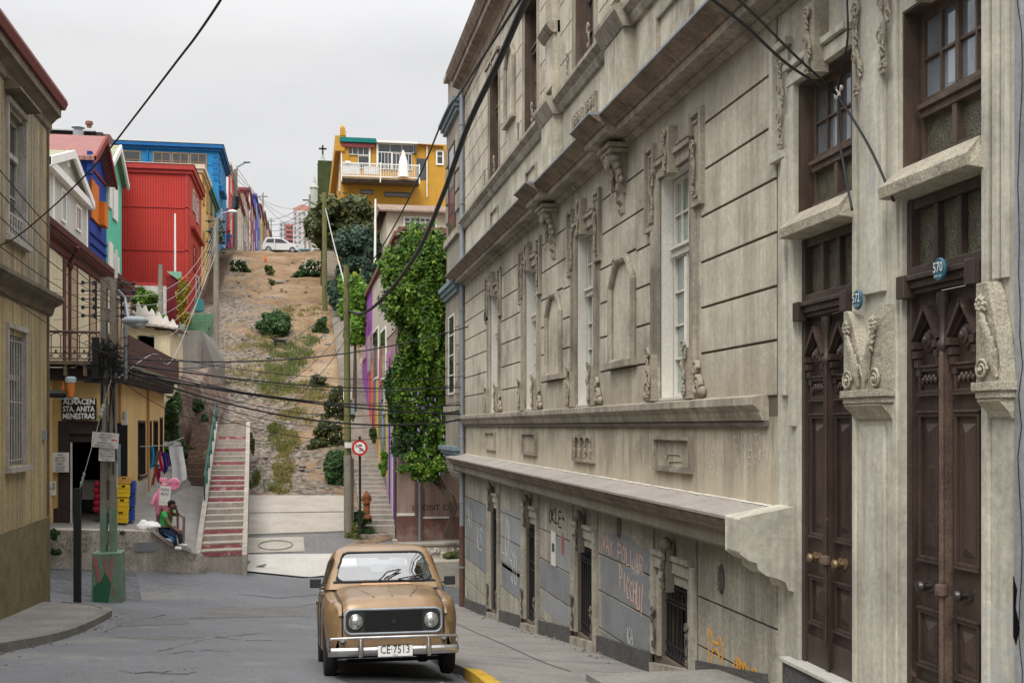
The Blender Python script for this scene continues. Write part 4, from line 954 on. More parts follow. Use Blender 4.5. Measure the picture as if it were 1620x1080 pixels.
# enamel number plates
def plate(num, py, pz, d, r=.085):
    m_ = MB(); m_.lathe((XR-d,py,pz), [(r,0),(r,-.012),(r*.9,-.02),(0,-.021)], 24, 'x'); o = obj('number_plate', m_, M['enamel'], man, smooth=True)
    m_ = MB(); m_.text(num, lambda u,v: (XR-d-.024, py-u*.85, pz+.012+v), .105); m_.text('COM. 3216', lambda u,v: (XR-d-.024, py-u, pz-.05+v), .022); obj('house_number', m_, M['white'], o)
p = onX(1359, 475, XR-.05); plate('572', p.y-.04, p.z, .075)
p = onX(1490, 426, XR-.05); plate('570', p.y, p.z, -.09+.15)
# neighbour
nb = thing('plastered_building', 'pale blue grey cracked plaster building at the right edge beyond door 570', 'building', (XR, 3, -2.3))
m_ = MB(); m_.box(XR-.02, XR+12, -4, Y0-.03, -4, 9.5); obj('wall', m_, SURF('pale_blue_plaster',(.36,.38,.39),var=.2,scale=1.5,bump=.3,streak=.5,patch=.62,patchc=(.22,.21,.2),fine=.15), nb)
m_ = MB()
pts = [(XR-.026, Y0-.10+random.uniform(-.03,.03), 3.2-k*.2) for k in range(26)]
m_.tube(pts, .003, 4); 
m_.prism([(XR-.024,Y0-.02,-1.0),(XR-.024,Y0-.06,-1.08),(XR-.024,Y0-.045,-1.2),(XR-.024,Y0-.09,-1.33),(XR-.024,Y0-.05,-1.45),(XR-.024,Y0-.02,-1.4)],(.01,0,0))
obj('crack', m_, M['void'], nb)
m_ = MB(); m_.box(XR-.12,XR-.02,4.6,5.9,2.0,2.2); m_.box(XR-.06,XR-.02,4.6,4.75,-2.2,2.0); m_.box(XR-.06,XR-.02,5.75,5.9,-2.2,2.0); obj('door_surround', m_, M['pier'], nb)
m_ = MB(); m_.box(XR-.03,XR-.015,4.75,5.75,-2.3,2.0); obj('door', m_, M['door'], nb)

# ================= WEATHERED CORRUGATED BUILDING (left) =================
M['corrug'] = SURF('weathered_zinc_cladding', (.45,.36,.22), var=.3, scale=.8, rough=.75, bump=.15, corr=.10, corrpitch=.11, streak=.8, streakc=(.075,.10,.10), patch=.56, patchc=(.46,.32,.14), patchscale=.9, fine=.25, planks=('y',.78))
M['corrug_low'] = SURF('ochre_zinc_cladding', (.60,.47,.25), var=.2, scale=.8, rough=.75, bump=.15, corr=.10, corrpitch=.11, streak=.6, streakc=(.17,.15,.10), fine=.2, planks=('y',.78), patch=.62, patchc=(.30,.27,.2))
M['moss_plinth'] = SURF('mossy_render', (.29,.235,.125), var=.35, scale=2.5, bump=.8, bscale=35, fine=.45, patch=.6, patchc=(.10,.105,.055), patchscale=1.5)
M['oldtrim'] = SURF('weathered_wood_trim', (.21,.165,.11), var=.35, scale=2, bump=.4, streak=.7, streakc=(.08,.07,.06), fine=.3)
M['redroof'] = PLAIN('oxide_red_gutter', (.17,.03,.025), .6)
M['oldwhite'] = SURF('peeling_white_frame', (.50,.47,.42), var=.3, scale=3, bump=.3, streak=.6, streakc=(.25,.21,.17), fine=.3)
YC = onX(75, 700, XL).y
wb = thing('corrugated_building', 'weathered two storey building clad in stained corrugated metal with mossy base, left edge', 'building', (XL, 18, g(XL,18)))
def lh(mb, ya, yb, za, zb, d0, d1): return mb.box(XL+d0, XL+d1, ya, yb, za, zb)
wu = [(a, b) for a, b in [(onX(38,674,XL).y, onX(11,674,XL).y)]]; dW = 3.15
wn = [(wu[0][0]-dW*k, wu[0][1]-dW*k) for k in range(4)]; wn = [(min(a,b),max(a,b)) for a,b in wn]
def lwall(mb, y0, y1, z0, z1, holes):
    ys = sorted({y0,y1,*[h[0] for h in holes],*[h[1] for h in holes]}); zs = sorted({z0,z1,*[h[2] for h in holes],*[h[3] for h in holes]})
    for a,b in zip(ys[:-1],ys[1:]):
        for c,d in zip(zs[:-1],zs[1:]):
            if any(h[0]<=a and b<=h[1] and h[2]<=c and d<=h[3] for h in holes): continue
            mb.quad((XL,a,c),(XL,b,c),(XL,b,d),(XL,a,d))
    for (a,b,c,d) in holes:
        X2=XL-.22; mb.quad((XL,a,c),(XL,a,d),(X2,a,d),(X2,a,c)); mb.quad((XL,b,c),(X2,b,c),(X2,b,d),(XL,b,d)); mb.quad((XL,a,c),(X2,a,c),(X2,b,c),(XL,b,c)); mb.quad((XL,a,d),(XL,b,d),(X2,b,d),(X2,a,d))
m_ = MB(); lwall(m_, 4, YC, 2.6, 6.9, [(a,b,3.54,5.88) for a,b in wn]); m_.quad((XL,YC,2.6),(XL-12,YC,2.6),(XL-12,YC,6.9),(XL,YC,6.9)); obj('upper_wall', m_, M['corrug'], wb)
m_ = MB(); lwall(m_, 4, YC, -2.0, 2.6, [(a,b,-.74,1.72) for a,b in wn]); m_.quad((XL,YC,-2),(XL-12,YC,-2),(XL-12,YC,2.6),(XL,YC,2.6)); obj('lower_wall', m_, M['corrug_low'], wb)
m_ = MB(); m_.box(XL-12, XL+.05, 4, YC+.05, -5.2, -1.93); obj('plinth', m_, M['moss_plinth'], wb)
def lprofile(mb, prof, y0, y1):
    n=len(prof); b=len(mb.v)
    for y in (y0,y1): mb.v += [(XL+d,y,z) for d,z in prof]
    for i in range(n-1): mb.f.append((b+i,b+n+i,b+n+i+1,b+i+1))
    mb.f.append(tuple(b+i for i in range(n))[::-1]); mb.f.append(tuple(b+n+i for i in range(n)))
m_ = MB(); lprofile(m_, [(0,2.36),(.06,2.40),(.10,2.55),(.22,2.62),(.30,2.70),(.30,2.78),(.02,2.92),(0,2.92)], 4, YC+.28); obj('belt_cornice', m_, M['oldtrim'], wb)
m_ = MB(); lprofile(m_, [(0,6.3),(.05,6.35),(.05,6.5),(.16,6.62),(.24,6.66),(.24,6.84),(0,6.84)], 4, YC+.22); obj('eaves_board', m_, M['oldtrim'], wb)
m_ = MB(); lprofile(m_, [(0,6.842),(.30,6.842),(.36,6.98),(.34,7.06),(0,7.2)], 4, YC+.34); obj('gutter', m_, M['redroof'], wb)
m_ = MB(); m_.prism([(XL-.0,4,7.1),(XL-12,4,7.1),(XL-6,4,8.6)],(0,YC-4,0)); obj('roof', m_, M['redroof'], wb)
m_ = MB(); lh(m_, YC-.06, YC+.02, -1.93, 6.6, .0, .04); obj('corner_trim', m_, M['oldtrim'], wb)
for k,(a,b) in enumerate(wn):
    for (z0,z1,bars) in ((3.54,5.88,0),(-.74,1.72,1)):
        f = MB()
        lh(f,a-.09,a,z0,z1+.1,0,.05); lh(f,b,b+.09,z0,z1+.1,0,.05); lh(f,a-.09,b+.09,z1+.1,z1+.2,0,.07); lh(f,a-.16,b+.16,z0-.12,z0-.02,-.15,.12); 
        for (u0,u1) in ((a,a+.02),(b-.02,b)): lh(f,u0+.001*(u0==a),u1-.001*(u1==b),z0,z1,-.2,-.001)
        lh(f,a+.02,a+.1,z0,z1,-.2,-.12); lh(f,b-.1,b-.02,z0,z1,-.2,-.12); lh(f,a+.1,b-.1,z1-.1,z1,-.2,-.12); lh(f,(a+b)/2-.03,(a+b)/2+.03,z0,z1-.1,-.19,-.13); lh(f,a+.1,b-.1,z0+(z1-z0)*.66,z0+(z1-z0)*.66+.1,-.2,-.08); lh(f,a+.1,b-.1,z0+(z1-z0)*.36,z0+(z1-z0)*.36+.03,-.18,-.14)
        o = obj('window', f, M['oldwhite'], wb)
        q = MB(); q.quad((XL-.16,a,z0),(XL-.16,b,z0),(XL-.16,b,z1),(XL-.16,a,z1)); obj('pane', q, M['glass_dark'], o)
        if not bars:
            h = MB(); lprofile(h, [(0,z1+.26),(.05,z1+.28),(.28,z1+.30),(.28,z1+.35),(.02,z1+.52),(0,z1+.52)], a-.22, b+.22); obj('window_hood', h, M['oldtrim'], o)
            h = MB(); 
            for zz in (z0+.04,z0+.42): lh(h,a,b,zz,zz+.05,-.05,-.01)
            for i in range(7): yy=a+.06+(b-a-.12)*i/6; h.lathe((XL-.03,yy,z0+.09),[(.02,0),(.03,.08),(.015,.18),(.028,.26),(.02,.33)],6)
            obj('balustrade', h, M['oldwhite'], o)
        else:
            h = MB()
            for i in range(7): yy=a+.06+(b-a-.12)*i/6; h.tube([(XL-.03,yy,z0),(XL-.03,yy,z1)],.015,6)
            for zz in (z0+.1,z0+1.2,z1-.1): lh(h,a,b,zz-.012,zz+.012,-.04,-.02)
            obj('window_bars', h, M['oldwhite'], o)
m_=MB(); p=onX(68,688,XL); lh(m_,p.y-.1,p.y+.1,p.z-.1,p.z+.1,0,.06); obj('meter_box', m_, M['zinc'], wb)
# ================= CORNER STORE, TERRACE =================
M['cream'] = SURF('cream_paint', (.66,.58,.39), var=.12, scale=1, bump=.12, streak=.3, streakc=(.35,.29,.18))
M['yellow'] = SURF('ochre_yellow_paint', (.66,.46,.20), var=.12, scale=1, bump=.1, streak=.3, streakc=(.38,.24,.08), fine=.08)
M['maroon'] = SURF('maroon_paint', (.13,.035,.03), var=.2, scale=2, bump=.1, streak=.3, fine=.1)
M['boards'] = SURF('brown_boarding', (.10,.04,.03), var=.3, scale=2, bump=.2, planks=('y',.12), fine=.2)
M['shopdark'] = SURF('dark_brown_paint', (.045,.03,.028), var=.3, scale=2, fine=.2)
M['beige'] = SURF('beige_shutter', (.42,.33,.20), var=.15, scale=2, planks=('z',.09))
st_ = thing('corner_store', 'two storey corner store, ochre yellow below and cream above, with ironwork balcony', 'building', tuple(P(180, 825, 32)))
YS = onY(182, 700, 33.4).y; XS = P(183,700,33.3).x; XS0 = P(40,700,31.5).x; YSF = P(262,700,45).y; ZF = P(180,826,32.5).z
pf0 = P(50,700,31.6); pf1 = Vector((XS,YS,0)); dirf = Vector((pf1.x-pf0.x, pf1.y-pf0.y, 0)).normalized(); nf = Vector((dirf.y,-dirf.x,0))   # outward normal of the shop front
def sf(u, out, z): v = pf0 + dirf*u + nf*out; return Vector((v.x, v.y, z))
def su(px):   # distance along the shop front for a sighting column
    a=(px-CX)/FPX; dx,dy = ST+a*CT, CT-a*ST
    A = np.array([[dx,-dirf.x],[dy,-dirf.y]]); r = np.linalg.solve(A, np.array([pf0.x,pf0.y])); return float(r[1])
def sz(px, py):
    u=su(px); v=pf0+dirf*u; return (HOR-py)/FPX*(v.x*ST+v.y*CT)
UF = (pf1-Vector((pf0.x,pf0.y,0))).length
def fbox(mb, u0, u1, z0, z1, o0, o1): c = sf((u0+u1)/2,(o0+o1)/2,(z0+z1)/2); return mb.obox(c, dirf*abs(u1-u0)/2, nf*abs(o1-o0)/2, Vector((0,0,abs(z1-z0)/2)))
d0, d1 = su(110), su(168); dtop = sz(140,686); zl = 1.25
m_ = MB()
for (u0,u1,z0,z1) in ((-8,d0-.25,-5,zl),(d1+.1,UF,-5,zl),(d0-.25,d1+.1,dtop+.3,zl)): fbox(m_, u0, u1, z0, z1, -.3, 0)
XW = XS-.3
def sidewall(mb, y0, y1, z0, z1, holes, X, t=.3):
    ys = sorted({y0,y1,*[h[0] for h in holes],*[h[1] for h in holes]}); zs = sorted({z0,z1,*[h[2] for h in holes],*[h[3] for h in holes]})
    for a,b in zip(ys[:-1],ys[1:]):
        for c,d in zip(zs[:-1],zs[1:]):
            if any(h[0]<=a and b<=h[1] and h[2]<=c and d<=h[3] for h in holes): continue
            mb.quad((X,a,c),(X,b,c),(X,b,d),(X,a,d))
    for (a,b,c,d) in holes:
        X2=X-t; mb.quad((X,a,c),(X,a,d),(X2,a,d),(X2,a,c)); mb.quad((X,b,c),(X2,b,c),(X2,b,d),(X,b,d)); mb.quad((X,a,d),(X,b,d),(X2,b,d),(X2,a,d)); mb.quad((X,a,c),(X2,a,c),(X2,b,c),(X,b,c))
def yx(px): return onX(px, 700, XS).y
def zx(px,py): return onX(px,py,XS).z
hol = [(yx(192),yx(200),zx(196,770),zx(196,668)),(yx(218),yx(229),zx(223,752),zx(223,665)),(yx(234),yx(239),zx(236,770),zx(236,665)),(yx(242.5),yx(249),zx(246,735),zx(246,665)),(yx(252.5),yx(256.5),zx(254,765),zx(254,660))]
sidewall(m_, YS, YSF, -5, zl, hol, XS)
m_.quad((XS,YSF,-5),(XS,YSF,zl),(XS-9,YSF,zl),(XS-9,YSF,-5))
obj('lower_wall', m_, M['yellow'], st_)
m_ = MB(); m_.prism([(XS-.9,YS+.4,zl-.01),(XS-9,YS-2,zl-.01),(XS-9,YSF,zl-.01),(XS-.02,YSF,zl-.01),(XS-.02,YS,zl-.01)],(0,0,.28)); obj('deck', m_, M['shopdark'], st_)
m_ = MB()
for (a,b,c,d) in hol:
    m_.box(XS-.25,XS-.2,a,b,c,d)
o=obj('side_opening', m_, M['void'], st_); m_ = MB()
for i,(a,b,c,d) in enumerate(hol):
    for (u,v) in ((a,a+.07),(b-.07,b)): m_.box(XS-.19,XS+.03,u,v,c,d)
    m_.box(XS-.19,XS+.03,a+.07,b-.07,d-.08,d); 
    if i in (1,3): m_.box(XS-.1,XS+.08,a-.05,b+.05,c-.08,c)
obj('opening_frame', m_, M['shopdark'], st_)
m_ = MB(); m_.box(XS-.02,XS+.04,YS+.2,YSF,-5,zx(220,772)); 
m_.f=[]; m_.v=[]
for k in range(8):
    a=YS+(YSF-YS)*k/8; b=YS+(YSF-YS)*(k+1)/8; z_=-1.9+.16*k; m_.box(XS,XS+.05,a,b,-5,z_-.35)
obj('side_plinth', m_, M['oldwall'], st_)
# shop door: dark surround, void, freezer inside
m_ = MB(); fbox(m_, d0-.28, d0, ZF, dtop+.35, -.05, .06); fbox(m_, d1, d1+.18, ZF, dtop+.35, -.05, .06); fbox(m_, d0, d1, dtop, dtop+.35, -.05, .05); fbox(m_, d0, d1, dtop-.22, dtop-.002, -.28, -.02)
obj('shop_door_frame', m_, M['shopdark'], st_)
m_ = MB(); fbox(m_, d0-.3, d1+.2, ZF, dtop+.3, -2.6, -2.5); fbox(m_, d0-.3, d0-.2, ZF, dtop+.3, -2.5, -.31); fbox(m_, d1+.1, d1+.2, ZF, dtop+.3, -2.5, -.31); fbox(m_, d0-.2, d1+.1, dtop+.2, dtop+.3, -2.5, -.31); obj('shop_interior', m_, M['void'], st_)
m_ = MB(); fbox(m_, -8, UF, -5, ZF-.02, -.1, .28); fbox(m_, -8, d0-.3, ZF-.02, ZF+.45, -.1, .05); obj('shop_step', m_, M['shopdark'], st_)
m_ = MB(); fbox(m_, d0+.02, d0+.06, ZF, dtop-.23, -.1, .0); obj('door_edge', m_, M['white_wood'], st_)
# pipes on the front
m_ = MB(); u=su(81); m_.tube([sf(u,.08,ZF),sf(u,.08,zl)],.07,8); u=su(193)
obj('yellow_drainpipe', m_, M['yellow'], st_, smooth=True)
m_ = MB()
for px in (186.5,232): y_=yx(px); m_.tube([(XS+.06,y_,-2.5),(XS+.06,y_,zl)],.045,8)
obj('side_drainpipe', m_, PLAIN('ochre_pipe',(.48,.25,.08)), st_, smooth=True)
# fascia / canopy of old timber along both sides
m_ = MB(); fbox(m_, -8, UF+.1, zl, zl+.32, 0, .35); m_.box(XS-.1,XS+.35,YS+.0,YSF,zl+.001,zl+.30); obj('fascia', m_, M['shopdark'], st_)
m_ = MB(); fbox(m_, -8, UF+.3, zl+.40, zl+.50, -.9, .62); m_.box(XS-.9,XS+.6,YS+.1,YSF,zl+.36,zl+.46); obj('balcony_floor', m_, M['oldtrim'], st_)
m_ = MB()
for k in range(12): u=UF-.5*k; fbox(m_, u-.04, u+.04, zl+.1, zl+.4, .35, .58)
for k in range(12): y_=YS+.5+k; m_.box(XS+.35,XS+.56,y_-.04,y_+.04,zl+.1,zl+.36)
obj('balcony_bracket', m_, M['oldtrim'], st_)
# ironwork railing on the front
ZR0, ZR1 = zl+.55, sz(120,527); U1 = su(176); U0 = -3.0; m_ = MB(); o_=.5
m_.tube([sf(U0,o_,ZR1),sf(U1,o_,ZR1)],.035,8); 
for zz in (ZR0,ZR0+.16,ZR1-.42): m_.tube([sf(U0,o_,zz),sf(U1,o_,zz)],.014,5)
k=0; u=U0
while u < U1:
    m_.tube([sf(u,o_,ZR0),sf(u,o_,ZR1-.14)],.012,5)
    m_.tube([sf(u,o_,ZR1-.14)]+[sf(u+.12-.12*math.cos(t*math.pi/6),o_,ZR1-.14+.11*math.sin(t*math.pi/6)) for t in range(7)],.012,5)
    m_.tube([sf(u+.12+.10*math.cos(t*math.pi/5),o_,ZR0+.08+.07*math.sin(t*math.pi/5)) for t in range(11)],.010,4)
    m_.tube([sf(u+.12,o_,ZR0+.16),sf(u+.12,o_,ZR1-.55)],.010,5); m_.ball(tuple(sf(u+.12,o_,ZR1-.52)),.03,.03,.05,6,4); u+=.24
obj('iron_balcony_railing', m_, PLAIN('rusty_iron',(.09,.045,.035),.7), st_)
# boarded railing on the side
m_ = MB(); ya,yb=YS+.1,YSF
m_.add([(XS+.55,ya,ZR0-.05),(XS+.55,yb,ZR0-.05),(XS+.55,yb,ZR0+.70),(XS+.55,ya,ZR1-.02),(XS+.50,ya,ZR0-.05),(XS+.50,yb,ZR0-.05),(XS+.50,yb,ZR0+.70),(XS+.50,ya,ZR1-.02)],[(0,1,2,3),(7,6,5,4),(3,2,6,7),(0,4,5,1),(0,3,7,4),(1,5,6,2)])
fbox(m_, U1-.02, UF+.35, ZR0-.05, ZR1-.05, .48, .53)
obj('boarded_railing', m_, M['boards'], st_)
# upper cream storey, set back
XU = -7.0; ZU = 5.45; YU0 = 29.5; YU1 = 49.5
def yu(px): return onX(px, 600, XU).y
uw = [(yu(111),yu(122),zl+.5,onX(116,418,XU).z),(yu(141.5),yu(152),zl+.5,onX(146,438,XU).z),(yu(186),yu(192),zl+.5,onX(190,480,XU).z),(yu(199),yu(204),zl+.6,onX(201,500,XU).z)]
m_ = MB(); sidewall(m_, YU0, YU1, zl, ZU, uw, XU, .2); m_.quad((XU,YU1,zl),(XU,YU1,ZU),(XU-10,YU1,ZU),(XU-10,YU1,zl)); m_.quad((XU,YU0,zl),(XU-10,YU0,zl),(XU-10,YU0,ZU),(XU,YU0,ZU)); obj('upper_wall', m_, M['cream'], st_)
for (a,b,c,d) in uw:
    f=MB(); 
    for (u,v) in ((a-.12,a+.10),(b-.10,b+.12)): f.box(XU-.01,XU+.015,u,v,c,d)
    f.box(XU-.01,XU+.02,a-.14,b+.14,d,d+.16); o=obj('balcony_door', f, M['maroon'], st_); q=MB(); q.box(XU-.03,XU+.004,a+.10,b-.10,c,d); obj('shutter', q, M['beige'], o)
m_ = MB()
for (px,w_) in ((101,.16),(207,.12)): y_=yu(px); m_.box(XU,XU+.04,y_-w_,y_+w_,zl,ZU-.3)
y_=yu(106); m_.tube([(XU+.08,y_,zl),(XU+.08,y_,ZU-.5),(XU+.4,y_-.5,ZU-.1)],.05,8); m_.lathe((XU+.1,y_,ZU-.75),[(.05,0),(.10,.15),(.10,.3),(.06,.32)],8)
obj('pilaster', m_, M['maroon'], st_)
def xprofile(mb, prof, y0, y1, X):
    n=len(prof); b=len(mb.v)
    for y in (y0,y1): mb.v += [(X+d,y,z) for d,z in prof]
    for i in range(n-1): mb.f.append((b+i,b+n+i,b+n+i+1,b+i+1))
    mb.f.append(tuple(b+i for i in range(n))[::-1]); mb.f.append(tuple(b+n+i for i in range(n)))
m_ = MB(); xprofile(m_, [(0,ZU-.42),(.06,ZU-.38),(.08,ZU-.22),(.2,ZU-.16),(.3,ZU-.06),(.3,ZU+.0),(0,ZU+.0)], YU0-.4, YU1+.3, XU); xprofile(m_, [(0,ZU+.002),(.34,ZU+.002),(.38,ZU+.16),(0,ZU+.26)], YU0-.5, YU1+.35, XU); obj('cornice', m_, M['maroon'], st_)
m_ = MB(); m_.prism([(XU+.1,YU0,ZU+.25),(XU-10,YU0,ZU+.25),(XU-5,YU0,ZU+.9)],(0,YU1-YU0,0)); obj('roof', m_, M['maroon'], st_)
# small cream annex behind the boarded railing
an = thing('cream_annex', 'small cream annex with dark opening and white wavy parapet behind the boarded balcony', 'building', tuple(P(245,560,47)))
A0=P(213,600,46); A1=P(268,600,46)
m_=MB(); zt=P(0,518,46).z
m_.box(A1.x-.6,A1.x,A0.y,A0.y+5,-1,zt-.1); m_.box(A0.x-1.5,A0.x+.1,A0.y,A0.y+5,-1,zt); m_.box(A0.x+.1,A1.x-.6,A0.y,A0.y+5,-1,zt-1.45); m_.box(A0.x+.1,A1.x-.6,A0.y,A0.y+5,zt-.3,zt); obj('wall', m_, M['cream'], an)
m_=MB(); m_.box(A0.x+.1,A1.x-.6,A0.y+.6,A0.y+.7,0,zt); obj('dark_opening', m_, M['void'], an)
m_=MB(); m_.add([(A0.x-.2,A0.y-.3,zt+.25),(A1.x+.3,A0.y-.3,zt+.0),(A1.x+.3,A0.y+5,zt+.1),(A0.x-.2,A0.y+5,zt+.35),(A0.x-.2,A0.y-.3,zt+.17),(A1.x+.3,A0.y-.3,zt-.08)],[(0,1,2,3),(0,4,5,1)])
obj('roof', m_, SURF('worn_tile',(.45,.40,.36),corr=.2,corrpitch=.25), an)
pw=[]; n=22
m_=MB(); poly=[(A0.x-.2,A0.y+2,zt-.2)]
for k in range(n+1): u=k/n; poly.append((A0.x-.2+(A1.x-A0.x+.3)*u, A0.y+2, zt+1.15-.8*u+.12*math.sin(k*1.7)))
poly.append((A1.x+.1,A0.y+2,zt-.2)); m_.prism(poly,(0,.12,0)); obj('parapet', m_, M['white_wood'], an)
# ---------- terrace in front of the store
def terr(px,py,Z): return P(px,py,Z)
tw = thing('retaining_wall', 'low stained concrete retaining wall with faded painted writing under the store', 'wall', tuple(P(230,900,31)))
fr = [(60,838,895,29.4),(130,838,896,29.9),(238,840,899,31.0),(262,858,900,31.4),(290,868,901,31.9),(300,872,902,32.1),(327,880,904,32.7)]
front=[P(px,b,Z) for px,t,b,Z in fr]; tops=[P(px,t,Z) for px,t,b,Z in fr]
m_=MB(); bk=Vector((-.3,.62,0))
for k in range(len(fr)-1):
    a,b,c,d = front[k]+Vector((0,0,-.5)), front[k+1]+Vector((0,0,-.5)), tops[k+1], tops[k]
    m_.add([a,b,c,d,a+bk,b+bk,c+bk,d+bk],[(0,1,2,3),(3,2,6,7),(7,6,5,4)]+([(1,5,6,2)] if k==len(fr)-2 else []))
obj('wall', m_, M['oldwall'], tw)
m_=MB(); 
for k in range(2,5):
    a,b = tops[k],tops[k+1]
    m_.obox((a+b)/2+bk*.4+Vector((0,0,.03)),(b-a)/2,bk*.62,Vector((0,0,.05)))
obj('coping', m_, M['oldwall'], tw)
nw = (front[2]-front[0]); nw.z=0; nw.normalize(); no=Vector((nw.y,-nw.x,0))
def wtxt(s,px,py,size,mat=None):
    a=P(px,py,29.65+(px-100)/130.*1.0); m_=MB(); handwrite(m_, s.upper(), lambda u,v: Vector((a.x,a.y,a.z))+nw*u+no*.05+Vector((0,0,v)), size*.8, size*.72, .008, len(s)); obj('faded_writing', m_, mat or M['grime'], tw)
wtxt('ALMACEN SANTA',103,843,.13); wtxt('PISTA  NTA WER',106,853,.13); wtxt('A OFERTA  PAN',106,862,.13); wtxt('BOLETA MERCAD..',108,871,.13); wtxt('SECTOR',190,860,.11); wtxt('DEL  CHI',192,868,.11)
m_=MB()
for (px,py,w_,h_) in ((229,864,.30,.12),(207,862,.09,.13)): 
    a=P(px,py,30.95); m_.obox(a+no*.08, nw*w_, Vector((0,0,h_)), no*.012)
obj('painted_patch', m_, M['graypaint'], tw)
# terrace surface
m_=MB(); back=[P(60,826,31.5),P(150,826,32.3),P(262,790,40),P(285,775,44),P(300,772,46),P(318,768,47),P(330,766,48)]
rows=[]
for a,b in zip(tops,back): rows.append([Vector((a.x,a.y,a.z-.05))+bk*.5, a.lerp(b,.33), a.lerp(b,.66), b, b+Vector((0,12,1.0))])
for i in range(len(rows)-1):
    for j in range(4): m_.quad(rows[i][j],rows[i+1][j],rows[i+1][j+1],rows[i][j+1])
# plateau reaching the store front
e0=tops[0]+bk*.5; m_.quad((-16,30,ZF-.1),(e0.x,e0.y,e0.z-.05),(back[0].x,back[0].y,back[0].z),(-16,40,ZF))
obj('terrace', m_, M['pave'], kind='structure')
m_=MB()
for t_ in (.15,.33,.5,.66,.82): 
    for i in range(2,len(rows)-1):
        q=lambda r,t: r[0].lerp(r[3],t); a,b=q(rows[i],t_),q(rows[i+1],t_); m_.quad(a+Vector((0,0,.012)),b+Vector((0,0,.012)),b+Vector((0,.04,.012)),a+Vector((0,.04,.012)))
obj('terrace_joints', m_, M['groove'], kind='structure')
# ---------- red and grey stairway
M['step_grey']=SURF('step_concrete',(.40,.36,.31),var=.25,scale=2,bump=.4,fine=.3,streak=.3)
M['step_red']=SURF('faded_red_riser',(.36,.12,.13),var=.35,scale=4,bump=.2,fine=.3,patch=.56,patchc=(.40,.30,.27),patchscale=4)
sw = thing('stairway', 'straight concrete stairway with faded red risers between white kerbs climbing beside the slope', 'stairs', tuple(P(350,880,33.8)))
bL,bR,tL,tR = P(318,880,33.4),P(383,882,33.9),P(345,671,50),P(390,671,50)
NS=25; reds=[0,1,3,6,8,10,11,12,14,15,17]; reds=[0,1,3,8,10,11,12,15,18,21]
m_=MB()
for k in range(NS):
    a=bL.lerp(tL,k/NS); b=bR.lerp(tR,k/NS); c=bR.lerp(tR,(k+1)/NS); d=bL.lerp(tL,(k+1)/NS); z1=d.z
    m_.add([(a.x,a.y,z1-1.6),(b.x,b.y,z1-1.6),(c.x,c.y,z1-1.6),(d.x,d.y,z1-1.6),(a.x,a.y,z1),(b.x,b.y,z1),(c.x,c.y,z1),(d.x,d.y,z1)],[(0,1,5,4),(4,5,6,7),(1,2,6,5),(0,4,7,3)])
obj('steps', m_, M['step_grey'], sw)
for k in range(NS):
    if k in reds:
        a=bL.lerp(tL,k/NS); b=bR.lerp(tR,k/NS); z1=bL.lerp(tL,(k+1)/NS).z; q=MB(); a=a.lerp(b,.02); q.add([(a.x,a.y-.012,z1-.16),(b.x,b.y-.012,z1-.16),(b.x,b.y-.012,z1-.035),(a.x,a.y-.012,z1-.035)],[(0,1,2,3)]); obj('painted_riser', q, M['step_red'], sw)
for (p0,p1,w_) in ((bL,tL,-.15),(bR,tR,.15)):
    q=MB(); x0,x1=sorted((p0.x,p0.x+w_)); X0,X1=sorted((p1.x,p1.x+w_)); lift=.22
    q.add([(x0,p0.y-.2,p0.z-1),(x1,p0.y-.2,p0.z-1),(X1,p1.y,p1.z-2),(X0,p1.y,p1.z-2),(x0,p0.y-.2,p0.z+.12),(x1,p0.y-.2,p0.z+.12),(X1,p1.y,p1.z+lift-.1),(X0,p1.y,p1.z+lift-.1)],[(0,1,5,4),(4,5,6,7),(1,2,6,5),(0,4,7,3),(2,3,7,6)])
    obj('side_kerb', q, M['step_grey'], sw)
q=MB(); off=Vector((-.1,0,0)); hb,ht=bL.lerp(tL,.30)+off,tL+off+Vector((0,.6,.15))
for h_ in (.95,.55): q.tube([hb+Vector((0,0,h_)),ht+Vector((0,0,h_))],.03,6)
for k in range(7): c_=hb.lerp(ht,k/6); q.tube([c_,c_+Vector((0,0,.96))],.028,6)
obj('handrail', q, SURF('dark_green_rail',(.03,.10,.08)), sw)
# concrete apron and kerb line at the foot of the slope
patch_poly('concrete_apron',[(388,905),(566,906),(562,877),(390,879)],.05,M['whitecon'],14)
patch_poly('dirt_strip',[(389,879),(562,877),(558,842),(389,848)],.035,M['asphalt_light'],10)
patch_poly('concrete_slab',[(388,849),(553,843),(549,785),(392,785)],.05,M['concrete'],14)
patch_poly('concrete_patch',[(388,877),(482,874),(480,851),(388,853)],.055,M['concrete'],8)
patch_poly('slab_joints',[(388,848.5),(553,842.6),(553,841.6),(388,847.5)],.06,M['groove'],8)
patch_poly('slab_joints',[(389,813.6),(551,811.6),(551,810.9),(389,812.9)],.06,M['groove'],8)
m_=MB(); p=gp(436,865); m_.tube([(p.x+.55*math.cos(t*math.pi/14),p.y+.55*math.sin(t*math.pi/14),g(p.x,p.y+.55*math.sin(t*math.pi/14))+.07) for t in range(29)],.025,4,cap=False); obj('manhole_cover', m_, M['kerb'], label='round manhole cover in the concrete below the slope', cat='manhole')
